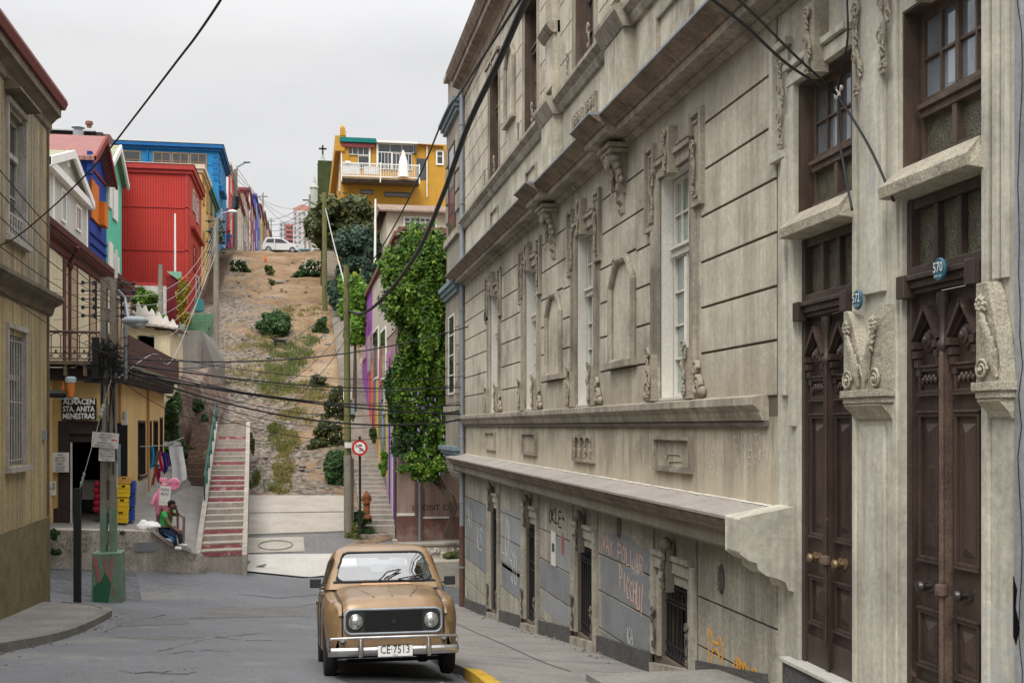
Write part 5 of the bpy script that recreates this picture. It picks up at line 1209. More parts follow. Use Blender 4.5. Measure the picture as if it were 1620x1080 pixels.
# ---- banks and walls left of the stairs
M['brick']=SURF('crumbling_brick',(.24,.155,.12),var=.3,scale=1.5,bump=.4,bricks=(.28,.09,.9),patch=.50,patchc=(.27,.23,.17),patchscale=1.0,fine=.3)
w1=thing('brick_bank', 'crumbling brick and earth retaining bank overgrown with weeds left of the stairway', 'wall', tuple(P(300,760,50)))
m_=MB(); a=P(262,775,48); b=P(346,775,52.5)
m_.add([(a.x,a.y,-4),(b.x,b.y,-4),(b.x,b.y,P(0,668,52.5).z),(P(318,0,52).x,52.2,P(0,612,52).z),(a.x,a.y,P(0,600,48).z),(a.x,a.y+9,-4),(b.x,b.y+7,0),(b.x,b.y+7,P(0,655,52).z+1.2),(P(318,0,52).x,59,P(0,605,52).z+1),(a.x,a.y+9,P(0,600,48).z+.6)],[(0,1,2,3,4),(4,3,8,9),(3,2,7,8)])
obj('wall', m_, M['brick'], w1)
w2=thing('concrete_buttress', 'tall bare grey concrete retaining wall beside the upper steps and the store', 'wall', tuple(P(295,640,55)))
m_=MB(); a=P(262,0,56); b=P(318,0,56); m_.box(a.x,b.x,a.y,a.y+7,-3,P(0,522,56).z); c=P(318,0,58); 
m_.add([(b.x,b.y+.2,-3),(c.x+.8,b.y+1,-3),(c.x+.8,b.y+1,P(0,585,57).z),(b.x,b.y+.2,P(0,525,57).z),(b.x,b.y+8,-3),(c.x+.8,b.y+8,-3),(c.x+.8,b.y+8,P(0,560,57).z),(b.x,b.y+8,P(0,520,57).z)],[(0,1,2,3),(3,2,6,7),(1,5,6,2)])
obj('wall', m_, SURF('grey_concrete',(.23,.21,.185),var=.25,bump=.3,streak=.5,fine=.2), w2)
ls=thing('garden_steps', 'short flight of crumbling brick steps among weeds left of the main stairway', 'stairs', tuple(P(312,770,48)))
m_=MB()
for k in range(11):
    y_=48+k*.30; a=P(300+k*.5,770,48.5); z_=P(0,772,48).z+k*.26; m_.box(a.x-.1,a.x+.85,y_,y_+.6,-5,z_)
obj('steps', m_, M['brick'], ls)
# ================= HOUSES UP THE HILL =================
def cmat(name, c, **k):
    kw = dict(var=.12, scale=1, bump=.1, streak=.22); kw.update(k); return SURF(name, c, **kw)
class House:
    """block whose street side runs up the hill on plane X=xs, from distance row y0 to y1; walls z0..z1; depth to the left (-) or right (+)"""
    def __init__(s, name, label, cat, xs, y0, y1, z0, z1, side, depth, mat, group=None):
        s.xs,s.y0,s.y1,s.z0,s.z1,s.side,s.depth = xs,y0,y1,z0,z1,side,depth
        s.t = thing(name, label, cat, (xs, y0, z0), group); m_=MB(); m_.box(xs, xs+side*depth, y0, y1, z0, z1); s.wall = obj('wall', m_, mat, s.t)
        s.out = -side
    def front_box(s, mb, x0, x1, z0, z1, p0, p1): return mb.box(x0,x1,s.y0-p1,s.y0-p0,z0,z1)
    def side_box(s, mb, y0, y1, z0, z1, p0, p1): return mb.box(s.xs+s.out*p0, s.xs+s.out*p1, y0, y1, z0, z1)
    def eaves(s, mat, h=.35, p=.35, name='eaves'):
        m_=MB(); a=s.xs+s.out*p; b=s.xs+s.side*(s.depth+p); m_.box(a,b,s.y0-p,s.y1+p,s.z1+.002,s.z1+h); m_.box(s.xs+s.out*p*.5,s.xs+s.side*(s.depth+p*.5),s.y0-p*.5,s.y1+p*.5,s.z1-.25,s.z1); return obj(name, m_, mat, s.t)
    def hip(s, mat, rise, p=.35, z=None, ridge=.5):
        z = s.z1+.36 if z is None else z; xa,xb=sorted((s.xs+s.out*p, s.xs+s.side*(s.depth+p))); ya,yb=s.y0-p,s.y1+p; i=(yb-ya)*.4; xm=(xa+xb)/2; w=(xb-xa)*ridge/2
        m_=MB(); ym=(ya+yb)/2
        m_.add([(xa,ya,z),(xb,ya,z),(xb,yb,z),(xa,yb,z),(xm-w,ym,z+rise),(xm+w,ym,z+rise)],[(0,1,5,4),(1,2,5),(2,3,4,5),(3,0,4)]); return obj('roof', m_, mat, s.t)
    def win(s, face, a, b, z0, z1, fmat, gmat, fw=.12, mull=1, sill=True, name='window'):
        f=MB(); q=MB()
        bx=(lambda u0,u1,v0,v1,p0,p1: s.front_box(f,u0,u1,v0,v1,p0,p1)) if face=='f' else (lambda u0,u1,v0,v1,p0,p1: s.side_box(f,u0,u1,v0,v1,p0,p1))
        a,b=min(a,b),max(a,b)
        bx(a-fw,a,z0-fw,z1+fw,.0,.07); bx(b,b+fw,z0-fw,z1+fw,.0,.07); bx(a,b,z1,z1+fw,.0,.069); bx(a,b,z0-fw,z0,.0,.11 if sill else .069)
        for k in range(1,mull+1): u=a+(b-a)*k/(mull+1); bx(u-.03,u+.03,z0,z1,.0,.05)
        bx(a,b,(z0+z1)/2+.1,(z0+z1)/2+.15,.002,.045)
        o=obj(name,f,fmat,s.t)
        if face=='f': q.quad((a,s.y0-.02,z0),(b,s.y0-.02,z0),(b,s.y0-.02,z1),(a,s.y0-.02,z1))
        else: X=s.xs+s.out*.02; q.quad((X,a,z0),(X,b,z0),(X,b,z1),(X,a,z1))
        obj('pane',q,gmat,o); return o
GM=M['glass_dark']; WM=M['white']
def X_at(px,Z): return P(px,0,Z).x
def Y_at(px,Z): return P(px,0,Z).y
def Z_at(py,Z): return (HOR-py)/FPX*Z
def Zof(px,X): return X*FPX/(CT*(px-VPX))
# --- red corrugated house
XS1=-7.6; Za=Zof(300,XS1); Zb=Zof(318,XS1)
M['redcorr']=SURF('red_corrugated',(.50,.035,.025),var=.08,scale=.5,rough=.6,bump=.05,corr=.05,corrpitch=.17,streak=.15,fine=.06)
M['reddark']=PLAIN('red_trim',(.38,.03,.025),.6)
ya=Y_at(300,Za); yb=Y_at(318,Zb)
H=House('red_house','tall red corrugated metal house with blank gable wall, below the big blue house','house',XS1,ya,yb,Z_at(540,Za),Z_at(270,Za),-1,5.5,M['redcorr'])
H.eaves(M['reddark'],.35,.3); H.hip(SURF('rusty_red_roof',(.22,.06,.045),var=.3),1.0)
m_=MB()
for zz in (Z_at(398,Za),Z_at(330,Za)): m_.box(XS1-5.6,XS1+.05,ya-.05,ya-.001,zz,zz+.07)
for x in (XS1-.3,XS1-5.6): m_.box(x,x+.22,ya-.05,ya-.001,H.z0,H.z1)
obj('corner_board',m_,M['reddark'],H.t)
d=(yb-ya)
H.win('s',ya+d*.25,ya+d*.38,Z_at(338,84),Z_at(308,84),M['white_wood'],GM,.08,0); H.win('s',ya+d*.55,ya+d*.70,Z_at(352,86),Z_at(318,86),M['white_wood'],GM,.08,0)
H.win('s',ya+d*.3,ya+d*.5,Z_at(428,84),Z_at(392,84),M['reddark'],GM,.08,0); H.win('s',ya+d*.5,ya+d*.75,Z_at(485,86),Z_at(440,86),M['white_wood'],GM,.1,0,name='door')
m_=MB(); H.side_box(m_,ya+d*.1,yb,Z_at(372,84),Z_at(368,84),0,.3); obj('door_hood',m_,M['reddark'],H.t)
# --- yellow, ochre, blue, red, beige, maroon, blue, yellow row (street side windows)
def row(px0,px1,pyt,pyb,name,label,mat,trim,cat='house',xs=XS1,depth=6,wins=2,rise=.0,floors=2,wf=None,front=None):
    Z0=Zof(px0,xs); Z1=Zof(px1,xs); y0=Y_at(px0,Z0)+.02; y1=Y_at(px1,Z1)-.02
    H=House(name,label,cat,xs,y0,y1,min(Z_at(pyb,Z0),hill(y0))-1.5,Z_at(pyt,Z0),-1,depth,mat); H.eaves(trim,.35,.28)
    L_=y1-y0; hz=Z_at(pyt,Z0)-hill(y0)
    for f_ in range(floors):
        for k in range(wins):
            c=y0+L_*(k+.5)/wins; zc=hill(y0)+1.0+L_*.0+hz*(f_+.30)/floors
            H.win('s',c-.5,c+.5,zc,zc+hz/floors*.5,wf or WM,GM,.14,1)
    if front:
        for (u0,u1,v0,v1) in front: H.win('f',xs-u0,xs-u1,Z_at(v0,Z0),Z_at(v1,Z0),wf or WM,GM,.1,0)
    return H
M['yel2']=cmat('butter_yellow',(.72,.50,.20)); M['ochre']=cmat('ochre_wall',(.42,.27,.11)); M['teal']=cmat('teal_trim',(.05,.20,.20)); M['blue']=SURF('bright_blue',(.025,.23,.50),var=.12,scale=.8,bump=.1,streak=.2,patch=.62,patchc=(.05,.32,.58),patchscale=.5)
M['deepblue']=cmat('deep_blue',(.02,.10,.33)); M['bred']=cmat('bright_red',(.62,.035,.025)); M['palebeige']=cmat('pale_beige',(.55,.48,.38)); M['mar2']=cmat('dull_maroon',(.25,.06,.07)); M['blu2']=cmat('violet_blue',(.07,.09,.42)); M['peach']=cmat('peach_wall',(.55,.38,.25)); M['greybrown']=cmat('grey_brown',(.28,.22,.18))
row(318.5,330,268,445,'yellow_house','narrow butter yellow house next up the stairs from the red corrugated house',M['yel2'],cmat('pale_cornice',(.62,.55,.42)),wf=cmat('y_frame',(.60,.38,.12)))
H=row(330.5,343,300,436,'ochre_house','narrow ochre house with teal trim and a wooden balcony',M['ochre'],M['teal'],wf=M['teal'])
m_=MB(); H.side_box(m_,H.y0+1,H.y1-1,Z_at(372,100),Z_at(368,100),0,.8); 
for k in range(9): y_=H.y0+1+k*(H.y1-H.y0-2)/8; H.side_box(m_,y_-.05,y_+.05,Z_at(368,100),Z_at(352,100),.7,.78)
H.side_box(m_,H.y0+1,H.y1-1,Z_at(353,100),Z_at(351,100),.68,.8); obj('balcony',m_,M['teal'],H.t)
# big blue house behind
Zc=Zof(346,XS1-.1); yb0=Y_at(346,Zc); xl=X_at(176,Zc)
H=House('blue_house','large bright blue house with grey roof and brown framed windows, highest on the left side','house',XS1-.1,yb0,yb0+11,10,Z_at(236,Zc),-1,(XS1-.1-xl),M['blue'])
H.eaves(cmat('blue_eaves',(.02,.13,.36)),.3,.45); H.hip(SURF('grey_tin_roof',(.33,.335,.30),var=.15,corr=.1,corrpitch=.5),1.5,.5,ridge=.62)
wn_=cmat('brown_frame',(.40,.22,.10))
def fx(px): return X_at(px,Zc)
for (a,b) in ((199,224),(246,270),(275,298),(303,326)): H.win('f',fx(a),fx(b),Z_at(274,Zc),Z_at(246,Zc),wn_,GM,.1,1 if a>220 else 0)
m_=MB(); H.front_box(m_,fx(176),fx(346),Z_at(262,Zc)+0,Z_at(262,Zc)+.05,0,.05); m_.tube([(fx(236),yb0-.1,Z_at(240,Zc)),(fx(236),yb0-.1,Z_at(290,Zc))],.08,6)
m_.box(XS1-.1,XS1+.35,yb0+.5,yb0+5,Z_at(300,Zc),Z_at(292,Zc)); obj('blue_trim',m_,cmat('mid_blue',(.03,.18,.42)),H.t)
m_=MB()
for k in range(5): m_.box(fx(338-(k%2)*2),fx(345),yb0-.05,yb0-.001,Z_at(286-k*9,Zc),Z_at(280-k*9,Zc)); m_.box(XS1-.1,XS1-.04,yb0,yb0+1.4-(k%2)*.4,Z_at(286-k*9,Zc),Z_at(280-k*9,Zc))
obj('quoins',m_,cmat('quoin_blue',(.02,.16,.40)),H.t)
H.win('s',yb0+3,yb0+4.2,Z_at(345,Zc),Z_at(322,Zc),WM,GM,.1,0); H.win('s',yb0+7,yb0+8.2,Z_at(400,Zc),Z_at(372,Zc),WM,GM,.1,0)
H=row(362,373,262,402,'scarlet_house','narrow scarlet house with a white framed red panel beside the street lamp pole',M['bred'],M['palebeige'],wins=2,depth=3.2)
Z0=Zof(362,XS1); m_=MB()
xa_,xb_=X_at(348,Z0),X_at(361.4,Z0)
for (u0,u1,v0,v1) in ((xb_-.35,xb_,Z_at(330,Z0),Z_at(268,Z0)),(xa_,xb_-.35,Z_at(332,Z0),Z_at(327,Z0)),(xa_,xb_-.35,Z_at(274,Z0),Z_at(268,Z0))): H.front_box(m_,u0,u1,v0,v1,.0,.2)
obj('white_frame',m_,WM,H.t); m_=MB()
for k in range(5): H.side_box(m_,H.y0+1+2*k,H.y0+1.15+2*k,hill(H.y0)+.2,hill(H.y0)+1.6,.4,.5)
H.side_box(m_,H.y0+1,H.y0+9.2,hill(H.y0)+1.4,hill(H.y0)+1.55,.4,.5); obj('white_rail',m_,WM,H.t)
for (px0,px1,pt,nm,lb,mt,tr) in ((373.5,385,300,'maroon_house','maroon corniced house with pale beige ground floor beyond the lamp pole',M['palebeige'],M['mar2']),
    (385.5,393,301,'grey_brown_house','weathered grey brown house between the pale beige and the white quoined maroon house',M['greybrown'],M['mar2']),
    (393.5,403.5,301,'quoined_house','maroon house with white quoins before the violet blue house',M['mar2'],cmat('darkmar',(.16,.04,.045))),
    (404,411,310,'violet_house','violet blue house far up the row',M['blu2'],M['blu2']),(411.5,417.5,325,'yellow_house','dull yellow house just beyond the violet blue one',cmat('dullyel',(.42,.34,.10)),M['mar2']),
    (418,422.5,336,'brick_house','dark red brown house third from the far end of the left row',cmat('rb',(.22,.07,.06)),M['greybrown']),(423,427,352,'peach_house','small peach coloured house near the far end of the left row',M['peach'],M['greybrown']),(427.5,431,366,'brown_house','lowest brown house at the far end of the left row',M['greybrown'],M['mar2'])):
    row(px0,px1,pt,400,nm,lb,mt,tr,wins=3 if px0<404 else 2,floors=2 if px0<418 else 1,depth=7)
m_=MB(); H=None
Zq=Zof(393.5,XS1); 
for k in range(9): y0_=Y_at(393.5,Zq)-.02; m_.box(XS1+.02,XS1+.1,y0_+.1,y0_+(2.6 if k%2 else 1.6),hill(y0_)+1+k*1.15,hill(y0_)+1.9+k*1.15)
obj('white_quoins',m_,WM,[o for o in COL.objects if o.name.startswith('quoined_house')][0])

# --- terrace row: pale green-grey, blue, turquoise (street side on plane X=-11.5)
XT=-11.5; M['palegrey']=cmat('pale_grey_green',(.50,.49,.44)); M['cobalt']=cmat('cobalt_blue',(.012,.05,.30)); M['turq']=cmat('turquoise_wall',(.12,.55,.38)); M['orange']=SURF('orange_shutters',(.62,.17,.02),var=.2,planks=('z',.16))
M['olive']=SURF('mossy_roof',(.30,.31,.20),var=.2,corr=.1,corrpitch=.3)
def gabled(name,label,px0,px1,py_e0,py_e1,py_ap,mat,trim,roofm,ov=.3,zb=0,depth=7):
    Z0,Z1=Zof(px0,XT),Zof(px1,XT); y0,y1=Y_at(px0,Z0)+.02,Y_at(px1,Z1)-.02; ze=(Z_at(py_e0,Z0)+Z_at(py_e1,Z1))/2; ym=(y0+y1)/2; za=Z_at(py_ap,(Z0+Z1)/2)
    t=thing(name,label,'house',(XT,y0,zb)); m_=MB(); m_.prism([(XT,y0,zb),(XT,y1,zb),(XT,y1,ze),(XT,ym,za),(XT,y0,ze)],(-depth,0,0)); obj('wall',m_,mat,t)
    m_=MB()
    for (ya_,yb_) in ((y0-ov,ym),(y1+ov,ym)):
        sl=(za-ze)/(ym-y0); zl_=ze-ov*sl
        m_.prism([(XT+ov+.05,ya_,zl_+.03),(XT+ov+.05,yb_,za+.03),(XT+ov+.05,yb_,za+.25),(XT+ov+.05,ya_,zl_+.25)],(-depth-ov,0,0))
    obj('roof',m_,roofm,t); m_=MB()
    for (ya_) in (y0-ov,y1+ov):
        zl_=ze-ov*sl; m_.prism([(XT+ov+.1,ya_,zl_-.12),(XT+ov+.1,ym,za-.12),(XT+ov+.1,ym,za+.27),(XT+ov+.1,ya_,zl_+.27)],(-.14,0,0))
    obj('barge_board',m_,trim,t); return t,y0,y1,ze,za
def sbox(mb,y0,y1,z0,z1,p0,p1): return mb.box(XT+p0,XT+p1,y0,y1,z0,z1)
def swin(t,px0,px1,pyt,pyb,fm,gm,fw=.12,nm='window'):
    Z0,Z1=Zof(px0,XT),Zof(px1,XT); y0,y1=Y_at(px0,Z0),Y_at(px1,Z1); Zm=(Z0+Z1)/2; z0,z1=Z_at(pyb,Zm),Z_at(pyt,Zm); f=MB()
    sbox(f,y0,y0+fw,z0,z1,0,.08); sbox(f,y1-fw,y1,z0,z1,0,.08); sbox(f,y0+fw,y1-fw,z1-fw,z1,0,.079); sbox(f,y0+fw,y1-fw,z0,z0+fw,0,.079); sbox(f,(y0+y1)/2-.04,(y0+y1)/2+.04,z0+fw,z1-fw,0,.06)
    o=obj(nm,f,fm,t); q=MB(); q.quad((XT+.03,y0+fw,z0+fw),(XT+.03,y1-fw,z0+fw),(XT+.03,y1-fw,z1-fw),(XT+.03,y0+fw,z1-fw)); obj('pane',q,gm,o); return o
t,y0,y1,ze,za=gabled('pale_gabled_house','pale grey green gabled house with white trim and small oval attic window',70,137,262,318,246,M['palegrey'],WM,M['olive'])
ze_=ze; m_=MB(); sbox(m_,y0-.3,y1+.3,ze-.25,ze+.12,0,.35); sbox(m_,y0,y0+.3,0,ze-.25,0,.08); sbox(m_,y1-.3,y1,0,ze-.25,0,.08); sbox(m_,YU0 if False else y0+1.6,y0+1.85,0,ze-.25,0,.08); obj('white_trim',m_,WM,t)
swin(t,96,103,300,352,WM,GM); swin(t,119,127,326,366,WM,GM)
m_=MB(); ym=(y0+y1)/2; m_.lathe((XT,ym,ze+1.3),[(.42,0),(.42,.08),(.3,.09),(.3,.02)],16,'x'); o=obj('oval_window',m_,WM,t)
t,y0,y1,ze,za=gabled('cobalt_house','cobalt blue gabled house with orange louvred shutters and dark eaves',137.5,168,246,290,222,M['cobalt'],cmat('brown_barge',(.20,.04,.03)),SURF('faded_red_roof',(.30,.14,.125),var=.12,corr=.08,corrpitch=.3),.5)
m_=MB(); Z0=Zof(143,XT); 
for (a,b,p) in ((142,147,.12),(146,154,.10),(154,160,.4)):
    ya_,yb_=Y_at(a,Zof(a,XT)),Y_at(b,Zof(b,XT)); sbox(m_,ya_,yb_,Z_at(342,64),Z_at(280,64)-(.8 if p>.3 else 0),.02,p)
obj('louvred_shutter',m_,M['orange'],t)
m_=MB(); sbox(m_,y0+.2,y1-.2,Z_at(392,66),Z_at(388,66),0,.1); sbox(m_,y0+.2,y1-.2,Z_at(376,66),Z_at(372,66),0,.1); sbox(m_,y0-.1,y0+.25,0,ze,0,.1); m_.box(XT+.05,XT+.3,y0-.3,y0+.2,ze-.9,ze+.3); obj('blue_trim',m_,cmat('trimblue',(.01,.04,.22)),t)
m_=MB(); sbox(m_,y0+1,y1-.2,ze-.35,ze-.2,0,.08); obj('red_string_course',m_,cmat('mr',(.22,.03,.03)),t)
t,y0,y1,ze,za=gabled('turquoise_house','narrow turquoise gabled house with white shutters against the red corrugated wall',168.5,192.5,262,290,236,M['turq'],WM,M['olive'],.35)
m_=MB()
for (a,b,zt,zb_) in ((170,175,288,340),(177,184,292,350),(170,176,392,430),(178,186,404,430)):
    ya_,yb_=Y_at(a,Zof(a,XT)),Y_at(b,Zof(b,XT)); sbox(m_,ya_,yb_,Z_at(zb_,73),Z_at(zt,73),.02,.12)
obj('white_shutter',m_,WM,t)
# maroon block + dark house behind them on the left
Zq=72; q0=P(40,0,Zq)
t=thing('maroon_block','maroon walled house with faded red roof and steel flue behind the pale gabled house','house',(q0.x,q0.y,0)); m_=MB(); m_.box(q0.x-6,X_at(131,Zq),q0.y+1,q0.y+9,0,Z_at(236,Zq)); obj('wall',m_,cmat('mblock',(.17,.02,.025)),t)
m_=MB(); zq=Z_at(234,Zq); m_.add([(q0.x-6,q0.y+.8,zq),(X_at(146,Zq),q0.y+.8,zq),(X_at(166,Zq),q0.y+6,zq+1.25),(q0.x-6,q0.y+6,zq+1.25),(X_at(146,Zq),q0.y+10,zq)],[(0,1,2,3),(1,4,2)]); obj('roof',m_,SURF('faded_red_tin',(.30,.17,.155),var=.1,corr=.08,corrpitch=.4),t)
m_=MB(); a=P(118,0,Zq-.5); m_.lathe((a.x,a.y+1.2,zq),[(.32,0),(.32,1.2),(.25,1.2),(.25,1.35),(.42,1.4),(.2,1.6),(.0,1.65)],12); obj('steel_flue',m_,M['zinc'],t,smooth=True)
Zq=96; t=thing('dark_rooftop_house','dark timber rooftop house with pale metal roof, furthest back at left','house',tuple(P(80,0,Zq))); m_=MB(); m_.box(X_at(30,Zq),X_at(160,Zq),Y_at(80,Zq),Y_at(80,Zq)+6,5,Z_at(206,Zq)); obj('wall',m_,cmat('darktimber',(.05,.035,.03)),t)
m_=MB(); m_.add([(X_at(30,Zq),Y_at(80,Zq)-.8,Z_at(207,Zq)),(X_at(150,Zq),Y_at(80,Zq)-.8,Z_at(207,Zq)),(X_at(147,Zq),Y_at(80,Zq)+4,Z_at(195,Zq)),(X_at(30,Zq),Y_at(80,Zq)+4,Z_at(195,Zq)),(X_at(30,Zq),Y_at(80,Zq)-.8,Z_at(209,Zq)),(X_at(150,Zq),Y_at(80,Zq)-.8,Z_at(209,Zq))],[(0,1,2,3),(0,4,5,1)]); obj('roof',m_,cmat('tinroof',(.42,.47,.48)),t)
m_=MB(); 
for a,b in ((78,100),(124,145)): m_.box(X_at(a,Zq),X_at(b,Zq),Y_at(80,Zq)-.05,Y_at(80,Zq)-.001,Z_at(217,Zq),Z_at(209,Zq))
obj('window',m_,GM,t)
m_=MB(); a=P(141,0,Zq+1); m_.lathe((a.x,a.y,Z_at(197,Zq)),[(.2,0),(.2,.25),(.32,.25),(.3,.5),(0,.5)],8); m_.box(X_at(150,Zq),X_at(168,Zq),Y_at(80,Zq)+1,Y_at(80,Zq)+3,10,Z_at(204,Zq)); obj('chimney',m_,cmat('oldbrick',(.2,.09,.07)),t)

# --- red-doored garden wall, flagpole and white wall by the upper steps
Zq=70; t=thing('garden_gate_wall','dark red gate wall with pale green gable and overgrown yellow vine above the annex','wall',tuple(P(275,520,Zq)))
m_=MB(); m_.box(X_at(264,Zq),X_at(284,Zq),Y_at(275,Zq),Y_at(275,Zq)+.3,-1,Z_at(436,Zq)); obj('wall',m_,cmat('gatered',(.20,.025,.03),planks=('y',.3)),t)
m_=MB(); a=Y_at(284,Zq); m_.add([(X_at(264,Zq),a-.1,Z_at(430,Zq)),(X_at(284,Zq),a-.1,Z_at(430,Zq)),(X_at(284,Zq),a-.1,Z_at(444,Zq))],[(0,1,2)]); m_.box(X_at(284.2,Zq),X_at(285,Zq)+.05,a-.1,a+.4,0,Z_at(430,Zq)); obj('green_panel',m_,cmat('mint',(.22,.50,.36)),t)
t=thing('whitewashed_wall','whitewashed brick wall with dark red coping below the red house','wall',tuple(P(235,520,66)))
m_=MB(); m_.box(X_at(205,66),X_at(262,66),Y_at(235,66),Y_at(235,66)+.3,-1,Z_at(452,66)); obj('wall',m_,SURF('whitewashed_brick',(.62,.60,.56),bricks=(.3,.1,.6),patch=.6,patchc=(.35,.3,.28)),t)
m_=MB(); m_.box(X_at(200,67),X_at(250,67),Y_at(235,67)+.3,Y_at(235,67)+2,0,Z_at(446,67)); obj('dark_red_shed',m_,M['reddark'],t)

# --- yellow house right with balcony
Zy=95; M['goldy']=SURF('golden_yellow',(.52,.29,.045),var=.1,scale=.8,bump=.1,streak=.3,streakc=(.4,.18,.02))
xw=X_at(540,Zy); yy=Y_at(540,Zy)
H=House('golden_house','golden yellow house with glazed gallery and white railed balcony above the trees','house',xw,yy,yy+26,8,Z_at(222,Zy),1,15,M['goldy'])
m_=MB(); m_.box(xw-.5,xw+.25,yy-.3,yy+26,Z_at(240,Zy),Z_at(216,Zy)); m_.box(xw-.1,xw+.35,yy-.35,yy+.5,Z_at(216,Zy),Z_at(208,Zy)); m_.lathe((xw+.1,yy+.1,Z_at(208,Zy)),[(.2,0),(.2,.3),(.08,.5)],8)
m_.box(xw-.06,xw+.6,yy-.12,yy-.001,8,Z_at(222,Zy)); obj('yellow_parapet',m_,M['goldy'],H.t)
def hb(mb,a,b,yt,yb_,p0,p1,Z=Zy): return mb.box(X_at(a,Z),X_at(b,Z),yy-p1,yy-p0,Z_at(yb_,Z),Z_at(yt,Z))
m_=MB(); hb(m_,537,595,219,226,0,.5); obj('teal_fascia',m_,cmat('tealf',(.01,.18,.17)),H.t)
m_=MB(); hb(m_,540,592,227,233,0,.35); obj('maroon_beam',m_,M['mar2'],H.t)
m_=MB(); hb(m_,596,662,222,225,0,.55); obj('white_fascia',m_,WM,H.t)
m_=MB(); m_.add([(X_at(595,Zy),yy-.4,Z_at(222,Zy)),(X_at(705,Zy),yy-.4,Z_at(226,Zy)),(X_at(705,Zy),yy+8,Z_at(218,Zy)),(X_at(540,Zy),yy+8,Z_at(216,Zy)),(X_at(540,Zy),yy-.4,Z_at(219,Zy))],[(0,1,2,3,4)]); obj('roof',m_,SURF('pinkish_roof',(.42,.22,.2),var=.15),H.t)
f=MB(); q=MB()
for (a,b,u,v,n) in ((540,584,233,244,5),(567,584,246,265,1),(599,620,239,265,4),(622,634,240,265,2),(637,653,240,265,3),(599,656,226,238,3)):
    hb(q,a,b,u,v,.02,.05)
    for k in range(n+1): x_=a+(b-a)*k/n; hb(f,x_-.35,x_+.35,u,v,.05,.10)
    hb(f,a,b,u-.5,u+.3,.05,.11); hb(f,a,b,v-.3,v+.5,.05,.11)
hb(f,539,541,232,266,.05,.15); hb(f,584,586.5,232,266,.05,.15); hb(f,596,599,226,268,.05,.15); hb(f,620,622,238,266,.05,.15)
o=obj('gallery_window',f,WM,H.t); obj('pane',q,GM,o)
m_=MB(); hb(m_,540,663,287.5,290,0,1.9); hb(m_,540,663,290,293,.4,1.7); obj('balcony_floor',m_,M['grime'],H.t)
m_=MB(); pb=1.9
hb(m_,539,663,264.5,266,pb-.08,pb); hb(m_,539,663,284.5,286,pb-.08,pb)
for k in range(46): x_=539.3+123*k/45; hb(m_,x_-.30,x_+.30,266,284.5,pb-.07,pb-.01)
for x_ in (539,600,662): hb(m_,x_-.8,x_+.8,263,294,pb-.1,pb+.02)
hb(m_,540,568,266,282,pb-.2,pb-.15); hb(m_,574,598,269,281,pb-.2,pb-.15)
obj('balcony_railing',m_,WM,H.t)
m_=MB(); hb(m_,545,553,262,266,1.3,1.8); a=P(638,0,Zy-1.5); m_.lathe((a.x,a.y,Z_at(287,Zy)),[(.45,0),(.35,1.2),(.1,2.0),(.02,2.2)],8); obj('folded_parasol',m_,WM,H.t)
m_=MB(); hb(m_,661,676,246,279,.01,.06); hb(m_,657,660,228,240,.0,.4); o=obj('dark_screen',m_,GM,H.t)
f=MB(); hb(f,677,678.5,226,308,.05,.2); f_=obj('white_downpipe',f,WM,H.t); H.win('f',X_at(695,Zy),X_at(703,Zy),Z_at(253,Zy),Z_at(234,Zy),WM,GM,.12,0)
H.win('f',X_at(572,Zy),X_at(590,Zy),Z_at(305,Zy),Z_at(300,Zy),M['grime'],GM,.05,0); H.win('f',X_at(610,Zy),X_at(650,Zy),Z_at(308,Zy),Z_at(302,Zy),M['grime'],GM,.05,0)
H.win('s',yy+3,yy+4.5,Z_at(300,98),Z_at(250,98),WM,GM,.15,0)
# --- cream house with brown tiled roof
Zc2=76; xc=X_at(612,Zc2); yc=Y_at(612,Zc2)
H=House('cream_house','cream cottage with brown shingle roof below the golden house','house',xc,yc,yc+7,4,Z_at(335,Zc2),1,7,cmat('cream2',(.58,.53,.42)))
m_=MB(); zt=Z_at(334,Zc2); m_.add([(xc-.5,yc-.6,zt),(xc+7.5,yc-.6,zt),(xc+7.5,yc+3.5,zt+1.1),(xc-.5,yc+3.5,zt+1.1),(xc-.5,yc+7.6,zt),(xc+7.5,yc+7.6,zt),(xc-.5,yc-.6,zt-.12),(xc+7.5,yc-.6,zt-.12)],[(0,1,2,3),(3,2,5,4),(0,3,4),(0,6,7,1)]); obj('roof',m_,SURF('brown_shingles',(.27,.19,.14),var=.25,bricks=(.4,.2,.7,1),fine=.2),H.t)
H.win('f',X_at(641,Zc2),X_at(690,Zc2),Z_at(362,Zc2),Z_at(344,Zc2),WM,GM,.1,5)
# --- church tower with creeper and cross
Zt=150; t=thing('church_tower','creeper covered church tower with small grey spire and cross on the skyline','church',tuple(P(512,300,Zt)))
m_=MB(); m_.box(X_at(503,Zt),X_at(527,Zt),Y_at(512,Zt),Y_at(512,Zt)+5,18,Z_at(254,Zt)); obj('tower',m_,SURF('creeper',(.06,.085,.025),var=.5,scale=1.5,bump=1,bscale=6,fine=.5),t)
m_=MB(); a=P(511,0,Zt); m_.lathe((a.x,a.y+2,Z_at(256,Zt)),[(.8,0),(.6,.4),(.3,.8),(.1,1.4),(0,1.6)],8); obj('spire',m_,cmat('spire',(.3,.36,.33)),t)
m_=MB(); m_.box(a.x-.11,a.x+.11,a.y+1.9,a.y+2.1,Z_at(240,Zt),Z_at(224,Zt)); m_.box(a.x-.5,a.x+.5,a.y+1.9,a.y+2.1,Z_at(231,Zt),Z_at(228.5,Zt)); obj('cross',m_,M['iron'],t)
